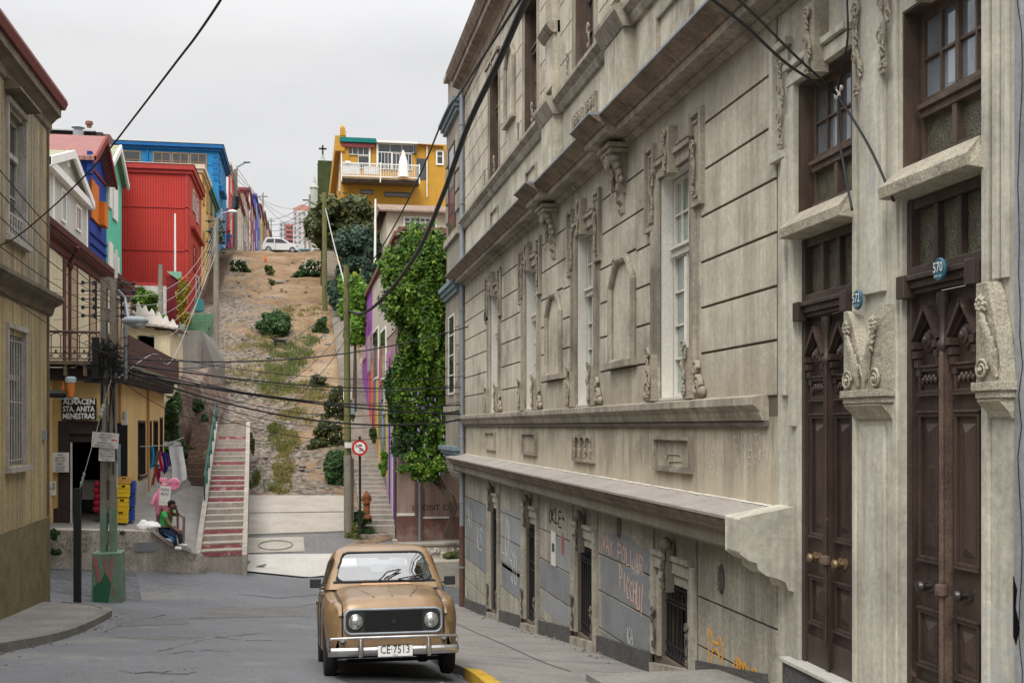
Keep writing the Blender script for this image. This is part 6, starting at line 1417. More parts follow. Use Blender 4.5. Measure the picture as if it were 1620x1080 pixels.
a=P(497.5,0,Zt); t2=thing('church_pinnacle','slender grey church pinnacle left of the creeper covered tower','church',tuple(P(498,380,Zt))); m_=MB(); m_.lathe((a.x,a.y,20),[(.55,0),(.5,Z_at(300,Zt)-20),(.65,Z_at(297,Zt)-20),(.25,Z_at(290,Zt)-20),(0,Z_at(277,Zt)-20)],8); obj('spire',m_,cmat('spire2',(.42,.46,.40)),t2)
# --- far apartment towers
Zt=340
def tower(px0,px1,pyt,name,label,balc=None,capm=None):
    t=thing(name,label,'apartment block',tuple(P((px0+px1)/2,400,Zt))); x0,x1=X_at(px0,Zt),X_at(px1,Zt); y_=Y_at(px0,Zt)+(460-px0)*.4; m_=MB(); m_.box(x0,x1,y_,y_+14,35,Z_at(pyt,Zt)); obj('wall',m_,cmat('aptwhite',(.52,.52,.53)),t)
    m_=MB(); nf_=int((388-pyt)/7.4); nc=max(2,int((px1-px0)/6))
    for f_ in range(nf_):
        for c in range(nc):
            xx=px0+(px1-px0)*(c+.5)/nc; m_.box(X_at(xx-1.1,Zt),X_at(xx+1.1,Zt),y_-.2,y_-.01,Z_at(pyt+7+f_*7.4,Zt),Z_at(pyt+3.5+f_*7.4,Zt))
    obj('windows',m_,cmat('aptwin',(.16,.17,.20)),t,kind='stuff')
    if balc:
        m_=MB()
        for f_ in range(nf_): m_.box(X_at(balc[0],Zt),X_at(balc[1],Zt),y_-1.2,y_-.02,Z_at(pyt+9+f_*7.4,Zt),Z_at(pyt+5.5+f_*7.4,Zt))
        obj('balconies',m_,cmat('aptpink',(.48,.16,.15)),t,kind='stuff')
    if capm: m_=MB(); m_.prism([(x0,y_,Z_at(pyt,Zt)),(x1,y_,Z_at(pyt,Zt)),(x1,y_,Z_at(pyt-6,Zt)),((x0+x1)/2,y_,Z_at(pyt-10,Zt)),(x0,y_,Z_at(pyt-3,Zt))],(0,14,0)); obj('roof',m_,capm,t)
tower(441,465,343,'apartment_tower','lower white apartment block with pink balconies in the far haze',(451,463)); tower(463.5,492,334,'apartment_tower','taller white apartment block with salmon roof in the far haze',None,cmat('salmon',(.50,.24,.19)))

# --- mural building along the right stairs
XM=3.25; Zn=40.2; zt=6.65; yn=Y_at(628,Zn)+.2; yf=Y_at(573,62)
t=thing('mural_building','building with purple and painted mural wall beside the right stairs, dusty brown front','building',(XM,yn,-4)); MB_=MB()
m_=MB(); m_.box(XM,XM+11,yn+.02,yf,-8,zt); obj('wall',m_,cmat('dustypink',(.34,.235,.20),streak=.5,patch=.6,patchc=(.27,.17,.14)),t)
def mbx(px0,px1,py0,py1,py2,py3,mat,nm,off=.02):
    a=onX(px0,py0,XM); b=onX(px1,py1,XM); c=onX(px1,py2,XM); d=onX(px0,py3,XM); q=MB(); o_=Vector((-off,0,0)); q.quad(b+o_,c+o_,d+o_,a+o_); return obj(nm,q,mat,t)
mbx(573.5,591,470,452,700,640,cmat('purple',(.30,.075,.36)),'purple_wall')
def mural():
    m=bpy.data.materials.new('mural_paint'); nt=nodes(m); out=N(nt,'ShaderNodeOutputMaterial'); b=N(nt,'ShaderNodeBsdfPrincipled'); L(nt,b.outputs[0],out.inputs[0]); ge=N(nt,'ShaderNodeNewGeometry')
    f=math_(nt,'ADD',.30,math_(nt,'MULTIPLY',math_(nt,'FRACT',math_(nt,'MULTIPLY',noise(nt,ge.outputs['Position'],1.0,3,.5,(1,.9,.16)),6.)),.40)); c=ramp(nt,f,[(.33,(.02,.14,.20)),(.40,(.42,.05,.10)),(.45,(.65,.12,.03)),(.49,(.05,.13,.12)),(.52,(.38,.26,.42)),(.56,(.10,.02,.16)),(.60,(.75,.22,.04)),(.66,(.40,.20,.5))])
    for e in c.node.color_ramp.elements: pass
    L(nt,c,b.inputs['Base Color']); b.inputs['Roughness'].default_value=.8; return m
mbx(584,627.5,582,545,850,745,cmat('mural_base',(.42,.22,.36)),'mural',.03)
MC=dict(o=(.62,.20,.05),r=(.50,.05,.07),t=(.03,.20,.30),g=(.13,.20,.15),l=(.42,.30,.52),d=(.10,.03,.16),k=(.62,.08,.24),y=(.62,.42,.08),w=(.55,.50,.52),p=(.55,.25,.40))
rr=random.Random(12); grp={}
for (a,b_,yt,yb_,c_) in [(585,588,590,690,'r'),(588,591,575,720,'o'),(591,594,590,735,'r'),(593.5,596,560,650,'t'),(594,598,640,760,'o'),(597,600,570,700,'y'),(599,612,610,790,'g'),(601,604,560,640,'k'),(604,607,575,660,'o'),(608,611,560,650,'w'),(600,604,700,770,'y'),(604,609,760,835,'k'),(609,614,780,850,'k'),(612,615,600,760,'y'),(614,616.5,590,820,'l'),(616.5,619,570,850,'d'),(619,621.5,600,850,'l'),(621.5,624,570,840,'w'),(624,627.3,600,850,'d'),(611,613.5,640,700,'t'),(613,615.5,720,800,'o'),(620,622,560,610,'k'),(606,608,640,700,'l'),(590,592,640,700,'d'),(602,605,790,830,'o')]:
    n=5; q=grp.setdefault(c_,MB()); off=.034+.0007*len(q.f)+.004*'ortglkdywp'.index(c_)/4
    pts=[]
    for k in range(n+1): f=k/n; p=onX(a+(b_-a)*f,yt+rr.uniform(-14,14),XM); pts.append(Vector((XM-off,p.y,p.z)))
    for k in range(n+1): f=1-k/n; p=onX(a+(b_-a)*f,yb_+rr.uniform(-16,16),XM); pts.append(Vector((XM-off,p.y,p.z)))
    q.add(pts,[tuple(range(len(pts)))])
for c_,q in grp.items(): obj('mural_paint',q,cmat('mural_'+c_,MC[c_],var=.25),t)

mbx(590,628,452,404,520,560,cmat('offwhite_wall',(.50,.45,.38)),'plaster_strip',.025)
m_=MB(); m_.box(XM-.15,XM-.0,yn-.3,yf+.3,zt-.12,zt+.05); m_.box(XM,XM+11.3,yn-.3,yf+.3,zt+.001,zt+.2); obj('roof_edge',m_,cmat('rustroof',(.22,.10,.08)),t)
for (a,b,u,v) in ((575,581,535,570),(583,589,528,590),(592,600,520,600),(604,612,520,600)):
    q=MB(); p0,p1=onX(b,v,XM),onX(a,u,XM); z0=Z_at(v,Zof((a+b)/2,XM)); z1=Z_at(u,Zof((a+b)/2,XM)); q.box(XM-.06,XM-.0,p0.y,p1.y,z0,z1); o=obj('window',q,WM if a>590 else cmat('pk%d'%a,(.45,.15,.4)),t); q=MB(); q.box(XM-.07,XM-.061,p0.y+.1,p1.y-.1,z0+.1,z1-.1); obj('pane',q,GM,o)
# brown wall bays with white line at the base
Zw=40.5
def fw(a,b,yt,yb_,p0,p1,m_): return m_.box(X_at(a,Zw),X_at(b,Zw),yn-p1,yn-p0,Z_at(yb_,Zw),Z_at(yt,Zw))
m_=MB(); fw(626,660,815,862,.0,.10,m_); fw(666,735,818,862,.0,.05,m_); fw(656,660,600,862,.0,.14,m_); fw(666,669,770,862,.0,.10,m_); obj('brown_wall_base',m_,cmat('umber',(.17,.085,.065),streak=.4,patch=.55,patchc=(.22,.15,.13)),t)
m_=MB(); fw(627,659,811,815,.0,.11,m_); fw(668,712,817,820,.0,.07,m_); obj('white_line',m_,M['white_wood'],t)
m_=MB(); a=P(692,803,Zw); m_.text('I DONT CARE',lambda u,v:(a.x+u,yn-.06,a.z+v),.28); obj('painted_words',m_,M['black'],t)
m_=MB(); m_.tube([(X_at(663,Zw),yn-.1,-4),(X_at(663,Zw),yn-.1,3)],.06,6); obj('drainpipe',m_,M['zinc'],t)
# platform and rubble kerb on the right
m_=MB(); p=[P(560,868,39.2),P(625,862,39.6),P(740,861,39.6),P(900,861,39.6)]
for a,b in zip(p[:-1],p[1:]): m_.quad(a,b,b+Vector((0,4,.25)),a+Vector((0,4,.25))); m_.quad(a-Vector((0,0,2)),b-Vector((0,0,2)),b,a)
obj('upper_pavement',m_,M['pave'],kind='structure')
t=thing('rubble_wall','low crumbling rubble kerb wall under the brown wall, right of the car','wall',tuple(P(700,885,39.3))); m_=MB(); a=P(648,862,39.5);b=P(760,862,39.5); m_.box(a.x,b.x,a.y-.16,a.y+.2,-6,a.z+.0)
rr=random.Random(5)
for k in range(60): m_.ball((a.x+(b.x-a.x)*rr.random(),a.y-.16,a.z-.1-.75*rr.random()),rr.uniform(.05,.13),.09,rr.uniform(.05,.1),7,5)
obj('rubble',m_,M['oldwall'],t); m_=MB(); m_.box(a.x-1,b.x,a.y-.22,a.y+.3,a.z+.001,a.z+.07); obj('coping',m_,M['concrete'],t)
m_=MB(); a=P(600,889,38.6); b=P(760,880,39.3); m_.add([(a.x,a.y-.4,a.z),(b.x,b.y-1.2,b.z-.0),(b.x,b.y+1,b.z),(a.x,a.y+1,a.z),(a.x,a.y-.4,a.z-1.5),(b.x,b.y-1.2,b.z-1.5)],[(0,1,2,3),(0,4,5,1)]); obj('lower_pavement',m_,M['concrete'],kind='structure')
# --- long stairs on the right and upper left
def longstairs(name,label,eL,eR,n,mat,parts=None,drop=.8):
    t=thing(name,label,'stairs',tuple((eL[0]+eR[0])/2)); m_=MB()
    def at(e,u):
        Yt=e[0].y+(e[-1].y-e[0].y)*u; i=0
        while i<len(e)-2 and e[i+1].y<Yt: i+=1
        return e[i].lerp(e[i+1],(Yt-e[i].y)/(e[i+1].y-e[i].y))
    for k in range(n):
        a,b=at(eL,k/n),at(eR,k/n); c,d=at(eR,(k+1)/n),at(eL,(k+1)/n); z1=(c.z+d.z)/2
        m_.add([(a.x,a.y,a.z-drop),(b.x,b.y,a.z-drop),(c.x,c.y,z1-drop),(d.x,d.y,z1-drop),(a.x,a.y,z1),(b.x,b.y,z1),(c.x,c.y,z1),(d.x,d.y,z1)],[(0,1,5,4),(4,5,6,7),(1,2,6,5),(0,4,7,3)])
    obj('steps',m_,mat,t); return t
eL=[P(575,838,40.6),P(559,700,48),P(538,600,64),P(523,490,84),P(513,405,116)]; eR=[P(625,838,40.6),P(614,700,48),P(575,600,64),P(552,490,84),P(532,405,116)]
for e in (eL,eR):
    for i in range(1,5): e[i].z=hill(e[i].y)+.25
longstairs('long_stairway','long worn concrete stairway climbing the right edge of the slope beside the mural wall',eL,eR,120,M['step_grey'])
m_=MB()
t=thing('lower_steps','three broad worn concrete steps at the foot of the long right stairway','stairs',tuple(P(600,860,39.5)))
for k,(a,b,py,Z) in enumerate(((566,640,864,38.9),(568,630,856,39.5),(570,626,846,40.1),(574,624,838,40.7))): q=P(a,py,Z); r=P(b,py,Z); m_.box(q.x,r.x,q.y,q.y+1.2,q.z-2.0,q.z+.02)
obj('steps',m_,M['step_grey'],t)
eL=[P(322,500,84),P(334,450,97),P(350,408,114)]; eR=[P(343,500,84),P(355,450,97),P(371,408,114)]
for e in (eL,eR):
    for q in e: q.z=hill(q.y)+.35
longstairs('upper_stairway','narrow stairway passing the fronts of the red and yellow houses at upper left',eL,eR,60,SURF('brown_steps',(.22,.17,.13),var=.3,fine=.3))
eL=[P(286,545,66),P(296,512,74),P(318,492,83)]; eR=[P(318,545,66),P(334,512,74),P(344,492,83)]
longstairs('green_stairway','green painted steps above the concrete buttress leading to the red house','' and eL or eL,eR,16,SURF('green_steps',(.13,.25,.15),var=.3,fine=.3),drop=4)
# ================= PLANTS =================
def leaves(center, rad, n, size, seed, clumps=14, shape=1.0, flat=.0, spread=.42, aspect=.55):
    r = np.random.default_rng(seed); c = np.array(center); rad = np.array(rad)
    d = r.normal(size=(clumps,3)); d /= np.linalg.norm(d,axis=1)[:,None]; clumps=int(clumps*1.8); spread=spread*.72; d = r.normal(size=(clumps,3)); d /= np.linalg.norm(d,axis=1)[:,None]; cc = d*(r.random((clumps,1))**.4)*rad*np.array([.85,.8,.78])
    cs = r.uniform(.5,1.35,clumps)
    k = r.integers(0,clumps,n); dd = r.normal(size=(n,3)); dd /= np.linalg.norm(dd,axis=1)[:,None]
    pos = cc[k]+dd*(r.random((n,1))**.33)*rad*spread*cs[k][:,None]
    pos += np.where(r.random((n,1))<.10, r.normal(size=(n,3))*rad*.10, 0); nrm = dd+r.normal(size=(n,3))*.6+np.array([0,-.15,.5]); nrm /= np.linalg.norm(nrm,axis=1)[:,None]
    t = np.cross(nrm, r.normal(size=(n,3))); t /= np.linalg.norm(t,axis=1)[:,None]; b = np.cross(nrm,t)
    s = size*r.uniform(.6,1.35,(n,1)); pos += c
    v = np.stack([pos-t*s, pos+b*s*aspect-nrm*s*.12, pos+t*s, pos-b*s*aspect-nrm*s*.12],1).reshape(-1,3)
    return v
def leafobj(name, vs, mat, parent=None, **kw):
    n=len(vs)//4; off = OFF[parent] if parent is not None else Vector((float(vs[:,0].mean()),float(vs[:,1].mean()),float(vs[:,2].min())))
    me=bpy.data.meshes.new(name); me.vertices.add(4*n); me.vertices.foreach_set('co',(vs-np.array(off)).ravel()); me.loops.add(4*n); me.loops.foreach_set('vertex_index',np.arange(4*n)); me.polygons.add(n); me.polygons.foreach_set('loop_start',np.arange(0,4*n,4)); me.polygons.foreach_set('loop_total',np.full(n,4)); me.update(calc_edges=True); me.materials.append(mat)
    o=bpy.data.objects.new(name,me); COL.objects.link(o)
    if parent is not None: o.parent=parent
    else: o.location=off
    OFF[o]=off; return tagit(o, kw.get('label'), kw.get('cat'), kw.get('group'), kw.get('kind'))
LM={'dark':LEAF('dark_leaves',[(.012,.022,.010),(.04,.06,.02),(.09,.11,.035),(.20,.16,.06)]),
    'conifer':LEAF('blue_green_leaves',[(.012,.028,.018),(.03,.065,.042),(.055,.10,.065),(.09,.145,.09)]),
    'bright':LEAF('wisteria_leaves',[(.008,.022,.005),(.025,.075,.010),(.07,.17,.018),(.16,.28,.03),(.33,.36,.06)],.3),
    'lime':LEAF('lime_leaves',[(.05,.13,.015),(.15,.30,.04),(.28,.45,.06)],.4),
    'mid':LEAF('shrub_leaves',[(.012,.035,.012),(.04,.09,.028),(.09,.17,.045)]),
    'grass':LEAF('grass_blades',[(.09,.10,.03),(.22,.20,.06),(.42,.34,.16)],.3),
    'green':LEAF('green_grass',[(.05,.075,.02),(.12,.15,.04),(.24,.24,.09)],.3),
    'yel':LEAF('yellow_vine',[(.12,.14,.02),(.35,.28,.03),(.55,.32,.03)],.3)}
M['bark']=SURF('bark',(.10,.075,.05),var=.3,scale=4,bump=.8,fine=.4)
M['petal']=PLAIN('white_petals',(.75,.72,.68),.7); M['lilac']=PLAIN('lilac_flowers',(.32,.28,.55),.7); M['core']=PLAIN('shaded_foliage_core',(.008,.014,.006),.95,spec=0)
def plant(name,label,cat,px,py,Z,rx,rz,leaf,n,size,seed,base=None,flowers=0,group=None,trunk=True,ry=None,core=False,clumps=16,spread=.42,fl='petal',part='crown'):
    c=P(px,py,Z); s=Z/FPX; R=rx*s; RZ=rz*s; RY=(ry*s if ry else R); bz=base if base is not None else max(c.z-RZ-.3, min(c.z-RZ*.9, g(c.x,c.y)))
    t=thing(name,label,cat,(c.x,c.y,bz),group); leafobj(part,leaves(c,(R,RY,RZ),n,size,seed,clumps,spread=spread),LM[leaf],t)
    if part=='foliage' and rx>8: r_=np.random.default_rng(seed+99); leafobj('low_branches',np.concatenate([leaves((c.x+r_.uniform(-1,1)*R,c.y-RY*.2,bz+RZ*.25*r_.uniform(.6,1.4)),(R*r_.uniform(.3,.6),RY*.5,RZ*r_.uniform(.25,.5)),int(n*.12),size,seed+200+k_,5) for k_ in range(5)]),LM[leaf],t)
    m_=MB(); rr=random.Random(seed)
    if trunk:
        m_.tube([(c.x,c.y,bz-.3),(c.x+R*.05,c.y,(bz+c.z)/2),(c.x,c.y,c.z+RZ*.3)],R*.07+.03,8,.03)
        for k in range(7): a=rr.uniform(0,6.28); m_.tube([(c.x,c.y,c.z-RZ*.7+RZ*.12*k),(c.x+math.cos(a)*R*.35,c.y+math.sin(a)*RY*.35,c.z-RZ*.3+RZ*.12*k),(c.x+math.cos(a)*R*.75,c.y+math.sin(a)*RY*.75,c.z+rr.uniform(-.3,.6)*RZ)],R*.025+.015,5,.01)
        obj('trunk',m_,M['bark'],t)
    if flowers:
        r=np.random.default_rng(seed+5); d=r.normal(size=(flowers,3)); d/=np.linalg.norm(d,axis=1)[:,None]; d[:,1]=-abs(d[:,1]); p=d*np.array([R,RY,RZ])*r.uniform(.75,1.0,(flowers,1)); m_=MB()
        for q in p: m_.ball((c.x+q[0],c.y+q[1],c.z+q[2]),size*.34,size*.34,size*.3,5,4)
        obj('flowers',m_,M[fl],t,kind='stuff')
    return t
plant('dark_tree','tall dark broadleaf tree in front of the golden house','tree',552,356,88,66,52,'dark',30000,.26,1,base=7,clumps=26,spread=.38)
plant('dark_tree','smaller dark tree leaning left over the top of the stairs','tree',508,362,95,26,34,'dark',8000,.25,2,base=10,clumps=12)
plant('conifer','dense blue green conifer below the dark tree','tree',565,398,80,40,42,'conifer',24000,.17,3,base=5,clumps=26,spread=.36)
plant('conifer','darker lower blue green conifer beside the right stairs','tree',540,455,80,24,38,'conifer',10000,.17,4,base=5,clumps=14)
plant('lime_shrub','lime green leafy shrub left of the purple wall','shrub',560,470,60,28,45,'lime',15000,.14,5,base=1,clumps=20)
plant('lime_shrub','lower lime green shrub behind the greenish wooden pole','shrub',562,520,57,18,30,'lime',6000,.13,15,base=1,clumps=12)
plant('conifer','blue green conifer filling the gap behind the lime shrub','tree',592,440,74,24,42,'conifer',9000,.15,6,base=3,clumps=14)
# wisteria mass over the mural building front
t=plant('wisteria','huge bright green wisteria pouring over the front of the mural building','climbing plant',666,450,39.5,62,108,'bright',66000,.085,6,base=-4,trunk=False,ry=60,clumps=60,spread=.26,flowers=0)
c=P(655,640,39.6)
leafobj('hanging_foliage',np.concatenate([leaves(P(672,605,39.6),(1.1,.5,2.5),18000,.08,21,30,spread=.3),leaves(P(648,548,39.9),(.62,.8,1.4),8500,.08,22,14,spread=.3),leaves(P(672,735,39.2),(1.0,.45,.6),6500,.08,23,14,spread=.35),leaves(P(622,430,42),(.6,1.2,1.3),9000,.085,24,16,spread=.3),leaves(P(690,500,38.6),(.6,.4,3.0),10000,.085,27,20,spread=.3),leaves(P(690,660,39.4),(.5,.5,1.9),8000,.085,28,14,spread=.32),leaves(P(640,680,40.0),(.5,.4,1.0),3500,.08,29,9,spread=.32)]),LM['bright'],t)
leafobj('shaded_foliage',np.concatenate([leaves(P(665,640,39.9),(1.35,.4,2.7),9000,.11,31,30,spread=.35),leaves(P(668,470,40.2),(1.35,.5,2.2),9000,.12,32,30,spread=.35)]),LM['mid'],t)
m_=MB(); rr=random.Random(8)
for k in range(34):
    q=P(rr.uniform(648,705),rr.uniform(620,765),38.9+rr.uniform(0,.4)); m_.ball(tuple(q),.022,.022,.07,5,4)
obj('flowers',m_,M['lilac'],t,kind='stuff')
m_=MB()
for k in range(5):
    a=P(718-4*k,850,39.3); m_.tube([a,P(712+rr.uniform(-8,8),800,39.3),P(702+rr.uniform(-8,10),770,39.4),P(690-6*k,745,39.4)],.05,6,.03)
m_.tube([P(708,770,39.2),P(716,782,39.1),P(722,800,39.2),P(716,820,39.2)],.05,6); obj('vine_stem',m_,M['bark'],t)
# bushes over the slope
B=[('flowering_bush','white flowering bush near the top left of the slope',379,420,112,13,14,'mid',2500,.18,60),('flowering_bush','white flowering bush near the top right of the slope',494,424,108,20,17,'mid',4500,.18,120),
 ('small_bush','small dark bush with orange flower spike high on the slope',425,428,108,8,10,'dark',1400,.16,0),('small_bush','tiny dark shrub just below the one with the orange spike',430,447,103,5,6,'dark',500,.14,0),
 ('green_bush','wide low green bush in the middle of the slope',434,512,78,29,22,'mid',9000,.13,0),('green_bush','small dark green bush beside the wooden pole right of mid slope',508,513,79,12,15,'mid',3000,.13,0),
 ('rose_bush','dark rose bush left of the twin signs, uppermost of the row by the stairs',502,602,62,14,12,'dark',3500,.10,0),('rose_bush','sprawling rose bush with white blooms beside the wooden pole',532,640,55,18,28,'dark',6500,.10,35),('rose_bush','dark rose bush low down beside the wooden pole',520,688,51,26,24,'dark',8000,.10,14),
 ('round_bush','dense rounded mid green bush at the foot of the stairs',536,740,47,24,32,'mid',11000,.085,0),('weed_clump','weeds around the fire hydrant',572,818,40.4,16,14,'mid',4000,.06,0),('weed_clump','weeds at the foot of the signpost near the rocks',560,845,39.8,12,12,'green',2500,.06,0),
 ('weed_clump','green weeds on the wall above the stairway top left',325,520,72,9,7,'green',1200,.09,0),('creeper','dark ivy climbing between the store and the brick bank',272,665,46.0,16,48,'mid',8000,.09,0),('weed_clump','leafy weeds on top of the brick bank',303,668,51,14,13,'mid',2500,.09,0),
 ('weed_clump','weeds on the brick bank beside the handrail',325,690,50,16,12,'mid',2200,.08,0),('creeper','mixed weeds and ivy over the top of the brick bank beside the buttress',300,640,50.5,24,16,'mid',5000,.08,0),('creeper','scrubby growth in the middle of the brick bank',300,715,48.6,14,14,'dark',2600,.08,0),('creeper','yellowing weeds at the foot of the garden steps',320,735,48,9,18,'green',2200,.07,0),('weed_clump','weeds along the right edge of the slope under the twin signs',556,650,50,7,22,'green',1800,.08,0),('garden_shrub','bright green garden shrub behind the cream annex',228,478,52,22,22,'bright',6000,.12,0),('garden_shrub','yellow flowering vine spilling beside the red gate wall',290,470,69,9,32,'yel',3500,.12,0),
 ('weed_clump','weeds along the terrace wall near the left end',84,846,29.3,10,10,'mid',1500,.05,0),('weed_clump','weed tuft on the terrace wall right of the utility pole',188,843,30.6,10,5,'mid',900,.05,0),('weed_clump','grass tuft in the rubble wall right of the car',712,880,39,14,9,'green',1500,.05,0),
 ('weed_clump','weeds along the right kerb of the stairway, upper',396,700,50,6,26,'green',2500,.07,0),('weed_clump','weeds on the left kerb of the stairway, middle',332,770,43,6,14,'green',1200,.06,0),('weed_clump','weeds beside the right kerb of the stairway, lower',395,765,45,7,9,'green',900,.06,0),
 ('weed_clump','leafy tuft hanging on the mural wall beside the stairs',607,735,40.6,7,22,'lime',1800,.07,0),('weed_clump','leafy tuft on the mural wall further up the stairs',590,690,45,6,14,'mid',1200,.07,0)]
for i,(nm,lb,px,py,Z,rx,rz,lf,n,s,fl) in enumerate(B):
    isb=nm.endswith('bush')
    if isb: q=gp(px,py+rz*.75); Z=q.dot(Vector((ST,CT,0))); n=int(n*1.3); s=s*.8
    plant(nm,lb,'plant' if nm not in('flowering_bush','green_bush','rose_bush','round_bush') else 'bush',px,py,Z,rx,rz,lf,n,s,40+i,flowers=fl,trunk=rx>12 and not isb,ry=min(rx,20)*(1.3 if isb else 1),clumps=max(6,int(rx*.7)),part='foliage')
m_=MB(); q=P(420,414,107.4); m_.lathe(tuple(q),[(.06,0),(.13,.2),(.07,.5),(0,.6)],6); obj('orange_flower_spike',m_,PLAIN('orange_flower',(.75,.13,.03)),label='orange flower spike rising from the dark bush high on the slope',cat='flower')
# grass tufts
def grass(name,label,pts,mat,seed,h=.22):
    r=np.random.default_rng(seed); V=[]
    for (px,py,rx,ry,n) in pts:
        c=gp(px,py); s=c.dot(Vector((ST,CT,0)))/FPX; a=r.random(n)*6.283; q=np.sqrt(r.random(n))*r.uniform(.8,1.15,n); X=c.x+np.cos(a)*q*rx*s; Y=c.y+np.sin(a)*q*ry*s*3.6; kp=np.array([mnoise.fractal(Vector((a_*1.1,b_*.7,seed)),.9,2.1,4)>-.02 or rr_<.08 for a_,b_,rr_ in zip(X,Y,r.random(n))]); X,Y=X[kp],Y[kp]; n=len(X); Z=G(X,Y)
        hh=h*r.uniform(.4,1.3,n); w=.018+.012*r.random(n)*s/.03; ang=r.random(n)*3.14; dx,dy=np.cos(ang)*w,np.sin(ang)*w; lx,ly=r.normal(0,.35,n)*hh,r.normal(0,.35,n)*hh
        V.append(np.stack([np.stack([X-dx,Y-dy,Z],1),np.stack([X+dx,Y+dy,Z],1),np.stack([X+dx*.3+lx,Y+dy*.3+ly,Z+hh],1),np.stack([X-dx*.3+lx,Y-dy*.3+ly,Z+hh],1)],1).reshape(-1,3))
    leafobj(name,np.concatenate(V),mat,kind='stuff',label=label)
grass('green_grass','patches of green grass down the middle of the slope',[(450,580,28,20,2300),(445,552,34,14,1700),(478,565,24,14,1200),(438,680,14,8,900),(442,705,22,11,1300),(432,768,16,9,800),(440,615,30,12,1300),(490,540,24,10,700),(425,600,30,16,800),(405,760,5,12,700),(565,835,12,8,500)],LM['green'],1)
grass('dry_grass','dry straw coloured grass between the cobbled tracks',[(455,700,18,18,3500),(448,740,16,18,3500),(445,770,18,10,1800),(470,620,60,22,4500),(400,590,60,25,2500),(480,500,50,25,3500),(400,540,50,20,1500),(470,660,30,14,2000)],LM['grass'],2,.16)
# loose stones
m_=MB(); rr=random.Random(3)
for k in range(420):
    px=rr.choice([rr.uniform(350,520),rr.uniform(390,560)]); py=rr.uniform(415,790); c=gp(px,py)
    if c.y<46.5: continue
    s=rr.uniform(.03,.09)*(.6+c.y/90)*(2.2 if rr.random()<.06 else 1); m_.ball((c.x,c.y,c.z+s*.2),s*1.2,s,s*.6,6,4)
obj('loose_stones',m_,M['kerb'],kind='stuff',label='loose stones scattered over the dirt slope')
m_=MB(); rr=random.Random(31)
for k in range(260):
    y_=rr.uniform(10,33); x_=rr.choice([XK-rr.random()**2*.35, XR-.06-rr.random()**2*.3, XKL+rr.random()**2*.4]); 
    if x_<0 and y_>25: continue
    s=rr.uniform(.008,.028); m_.ball((x_,y_,g(x_,y_)+(.13 if x_>3 else 0)+s*.4),s*1.3,s,s*.7,5,4)
obj('gutter_grit',m_,M['kerb'],kind='stuff',label='grit and small rubbish in the gutters and along the walls')
for (px,py,Z,r_,lb) in ((558,868,39.0,.28,'grey rock at the foot of the right stairs'),(568,812,40.6,.16,'pale stone among the weeds by the hydrant'),(572,872,38.8,.2,'flat rock between the grey rock and the lower steps'),(540,866,39.3,.12,'small stone left of the grey rock')):
    m_=MB(); c=P(px,py,Z); m_.ball(tuple(c),r_*1.3,r_,r_*.8,8,6); m_.v=[(x+rr.uniform(-.15,.15)*r_,y,z+rr.uniform(-.12,.12)*r_) for x,y,z in m_.v]; obj('rock',m_,M['kerb'],label=lb,cat='rock')
# ================= CAR =================
def paintmat():
    m=bpy.data.materials.new('bronze_car_paint'); nt=nodes(m); out=N(nt,'ShaderNodeOutputMaterial'); b=N(nt,'ShaderNodeBsdfPrincipled'); L(nt,b.outputs[0],out.inputs[0]); tc=N(nt,'ShaderNodeTexCoord')
    f=noise(nt,tc.outputs['Object'],3,6,.7); c=ramp(nt,f,[(.3,(.19,.120,.058)),(.55,(.26,.165,.082)),(.8,(.31,.215,.12))])
    rs=noise(nt,tc.outputs['Object'],9,8,.75); c=mix(nt,ramp(nt,rs,[(.70,0.),(.74,.8)]),c,(.16,.07,.03)); L(nt,c,b.inputs['Base Color'])
    b.inputs['Metallic'].default_value=.25; L(nt,ramp(nt,f,[(.3,.36),(.8,.5)]),b.inputs['Roughness']); b.inputs['Coat Weight'].default_value=.3; b.inputs['Coat Roughness'].default_value=.12; return m
def glassmat(name,refl,tint):
    m=bpy.data.materials.new(name); nt=nodes(m); out=N(nt,'ShaderNodeOutputMaterial'); t=N(nt,'ShaderNodeBsdfTransparent'); t.inputs[0].default_value=(*tint,1); gl=N(nt,'ShaderNodeBsdfGlossy'); gl.inputs['Roughness'].default_value=.02; ms=N(nt,'ShaderNodeMixShader'); ms.inputs[0].default_value=refl
    L(nt,t.outputs[0],ms.inputs[1]); L(nt,gl.outputs[0],ms.inputs[2]); L(nt,ms.outputs[0],out.inputs[0]); return m
M['paint']=paintmat(); M['chrome']=SURF('dull_chrome',(.55,.54,.52),var=.3,scale=8,rough=.22,metallic=.9,bump=.05,world=False,patch=.66,patchc=(.25,.17,.12),patchscale=6); M['rubber']=PLAIN('tyre_rubber',(.018,.018,.019),.85); M['plastic']=PLAIN('black_plastic',(.015,.015,.016),.5)
M['screen']=glassmat('windscreen',.23,(.75,.82,.84)); M['sideglass']=glassmat('side_glass',.08,(.6,.66,.68)); M['lens']=SURF('lamp_lens',(.45,.47,.47),var=.6,scale=26,rough=.08,metallic=.75,bump=.2,bscale=80,fine=0,world=False)
fx_,fy_=.93,12.95   # front axle
zf=g(fx_,fy_); zr=g(fx_,fy_+2.44); pitch=math.atan2(zr-zf,2.44)
car=thing('parked_car','bronze brown vintage hatchback with black grille and chrome bumper parked facing the camera','car',(fx_,fy_-.62,zf-math.tan(pitch)*.62),rot=(pitch,0,math.radians(.6))); car.scale=(.98,1,1.025); car.location.x+=.02
def cobj(n,m_,mt,par=None,**k): return obj(n,m_,mt,par or car,local=True,**k)
def arch(y):
    z=.27
    for yc in (.62,3.05):
        d=abs(y-yc)
        if d<.39: z=max(z,.25+math.sqrt(.39**2-d*d)*1.0)
    return z
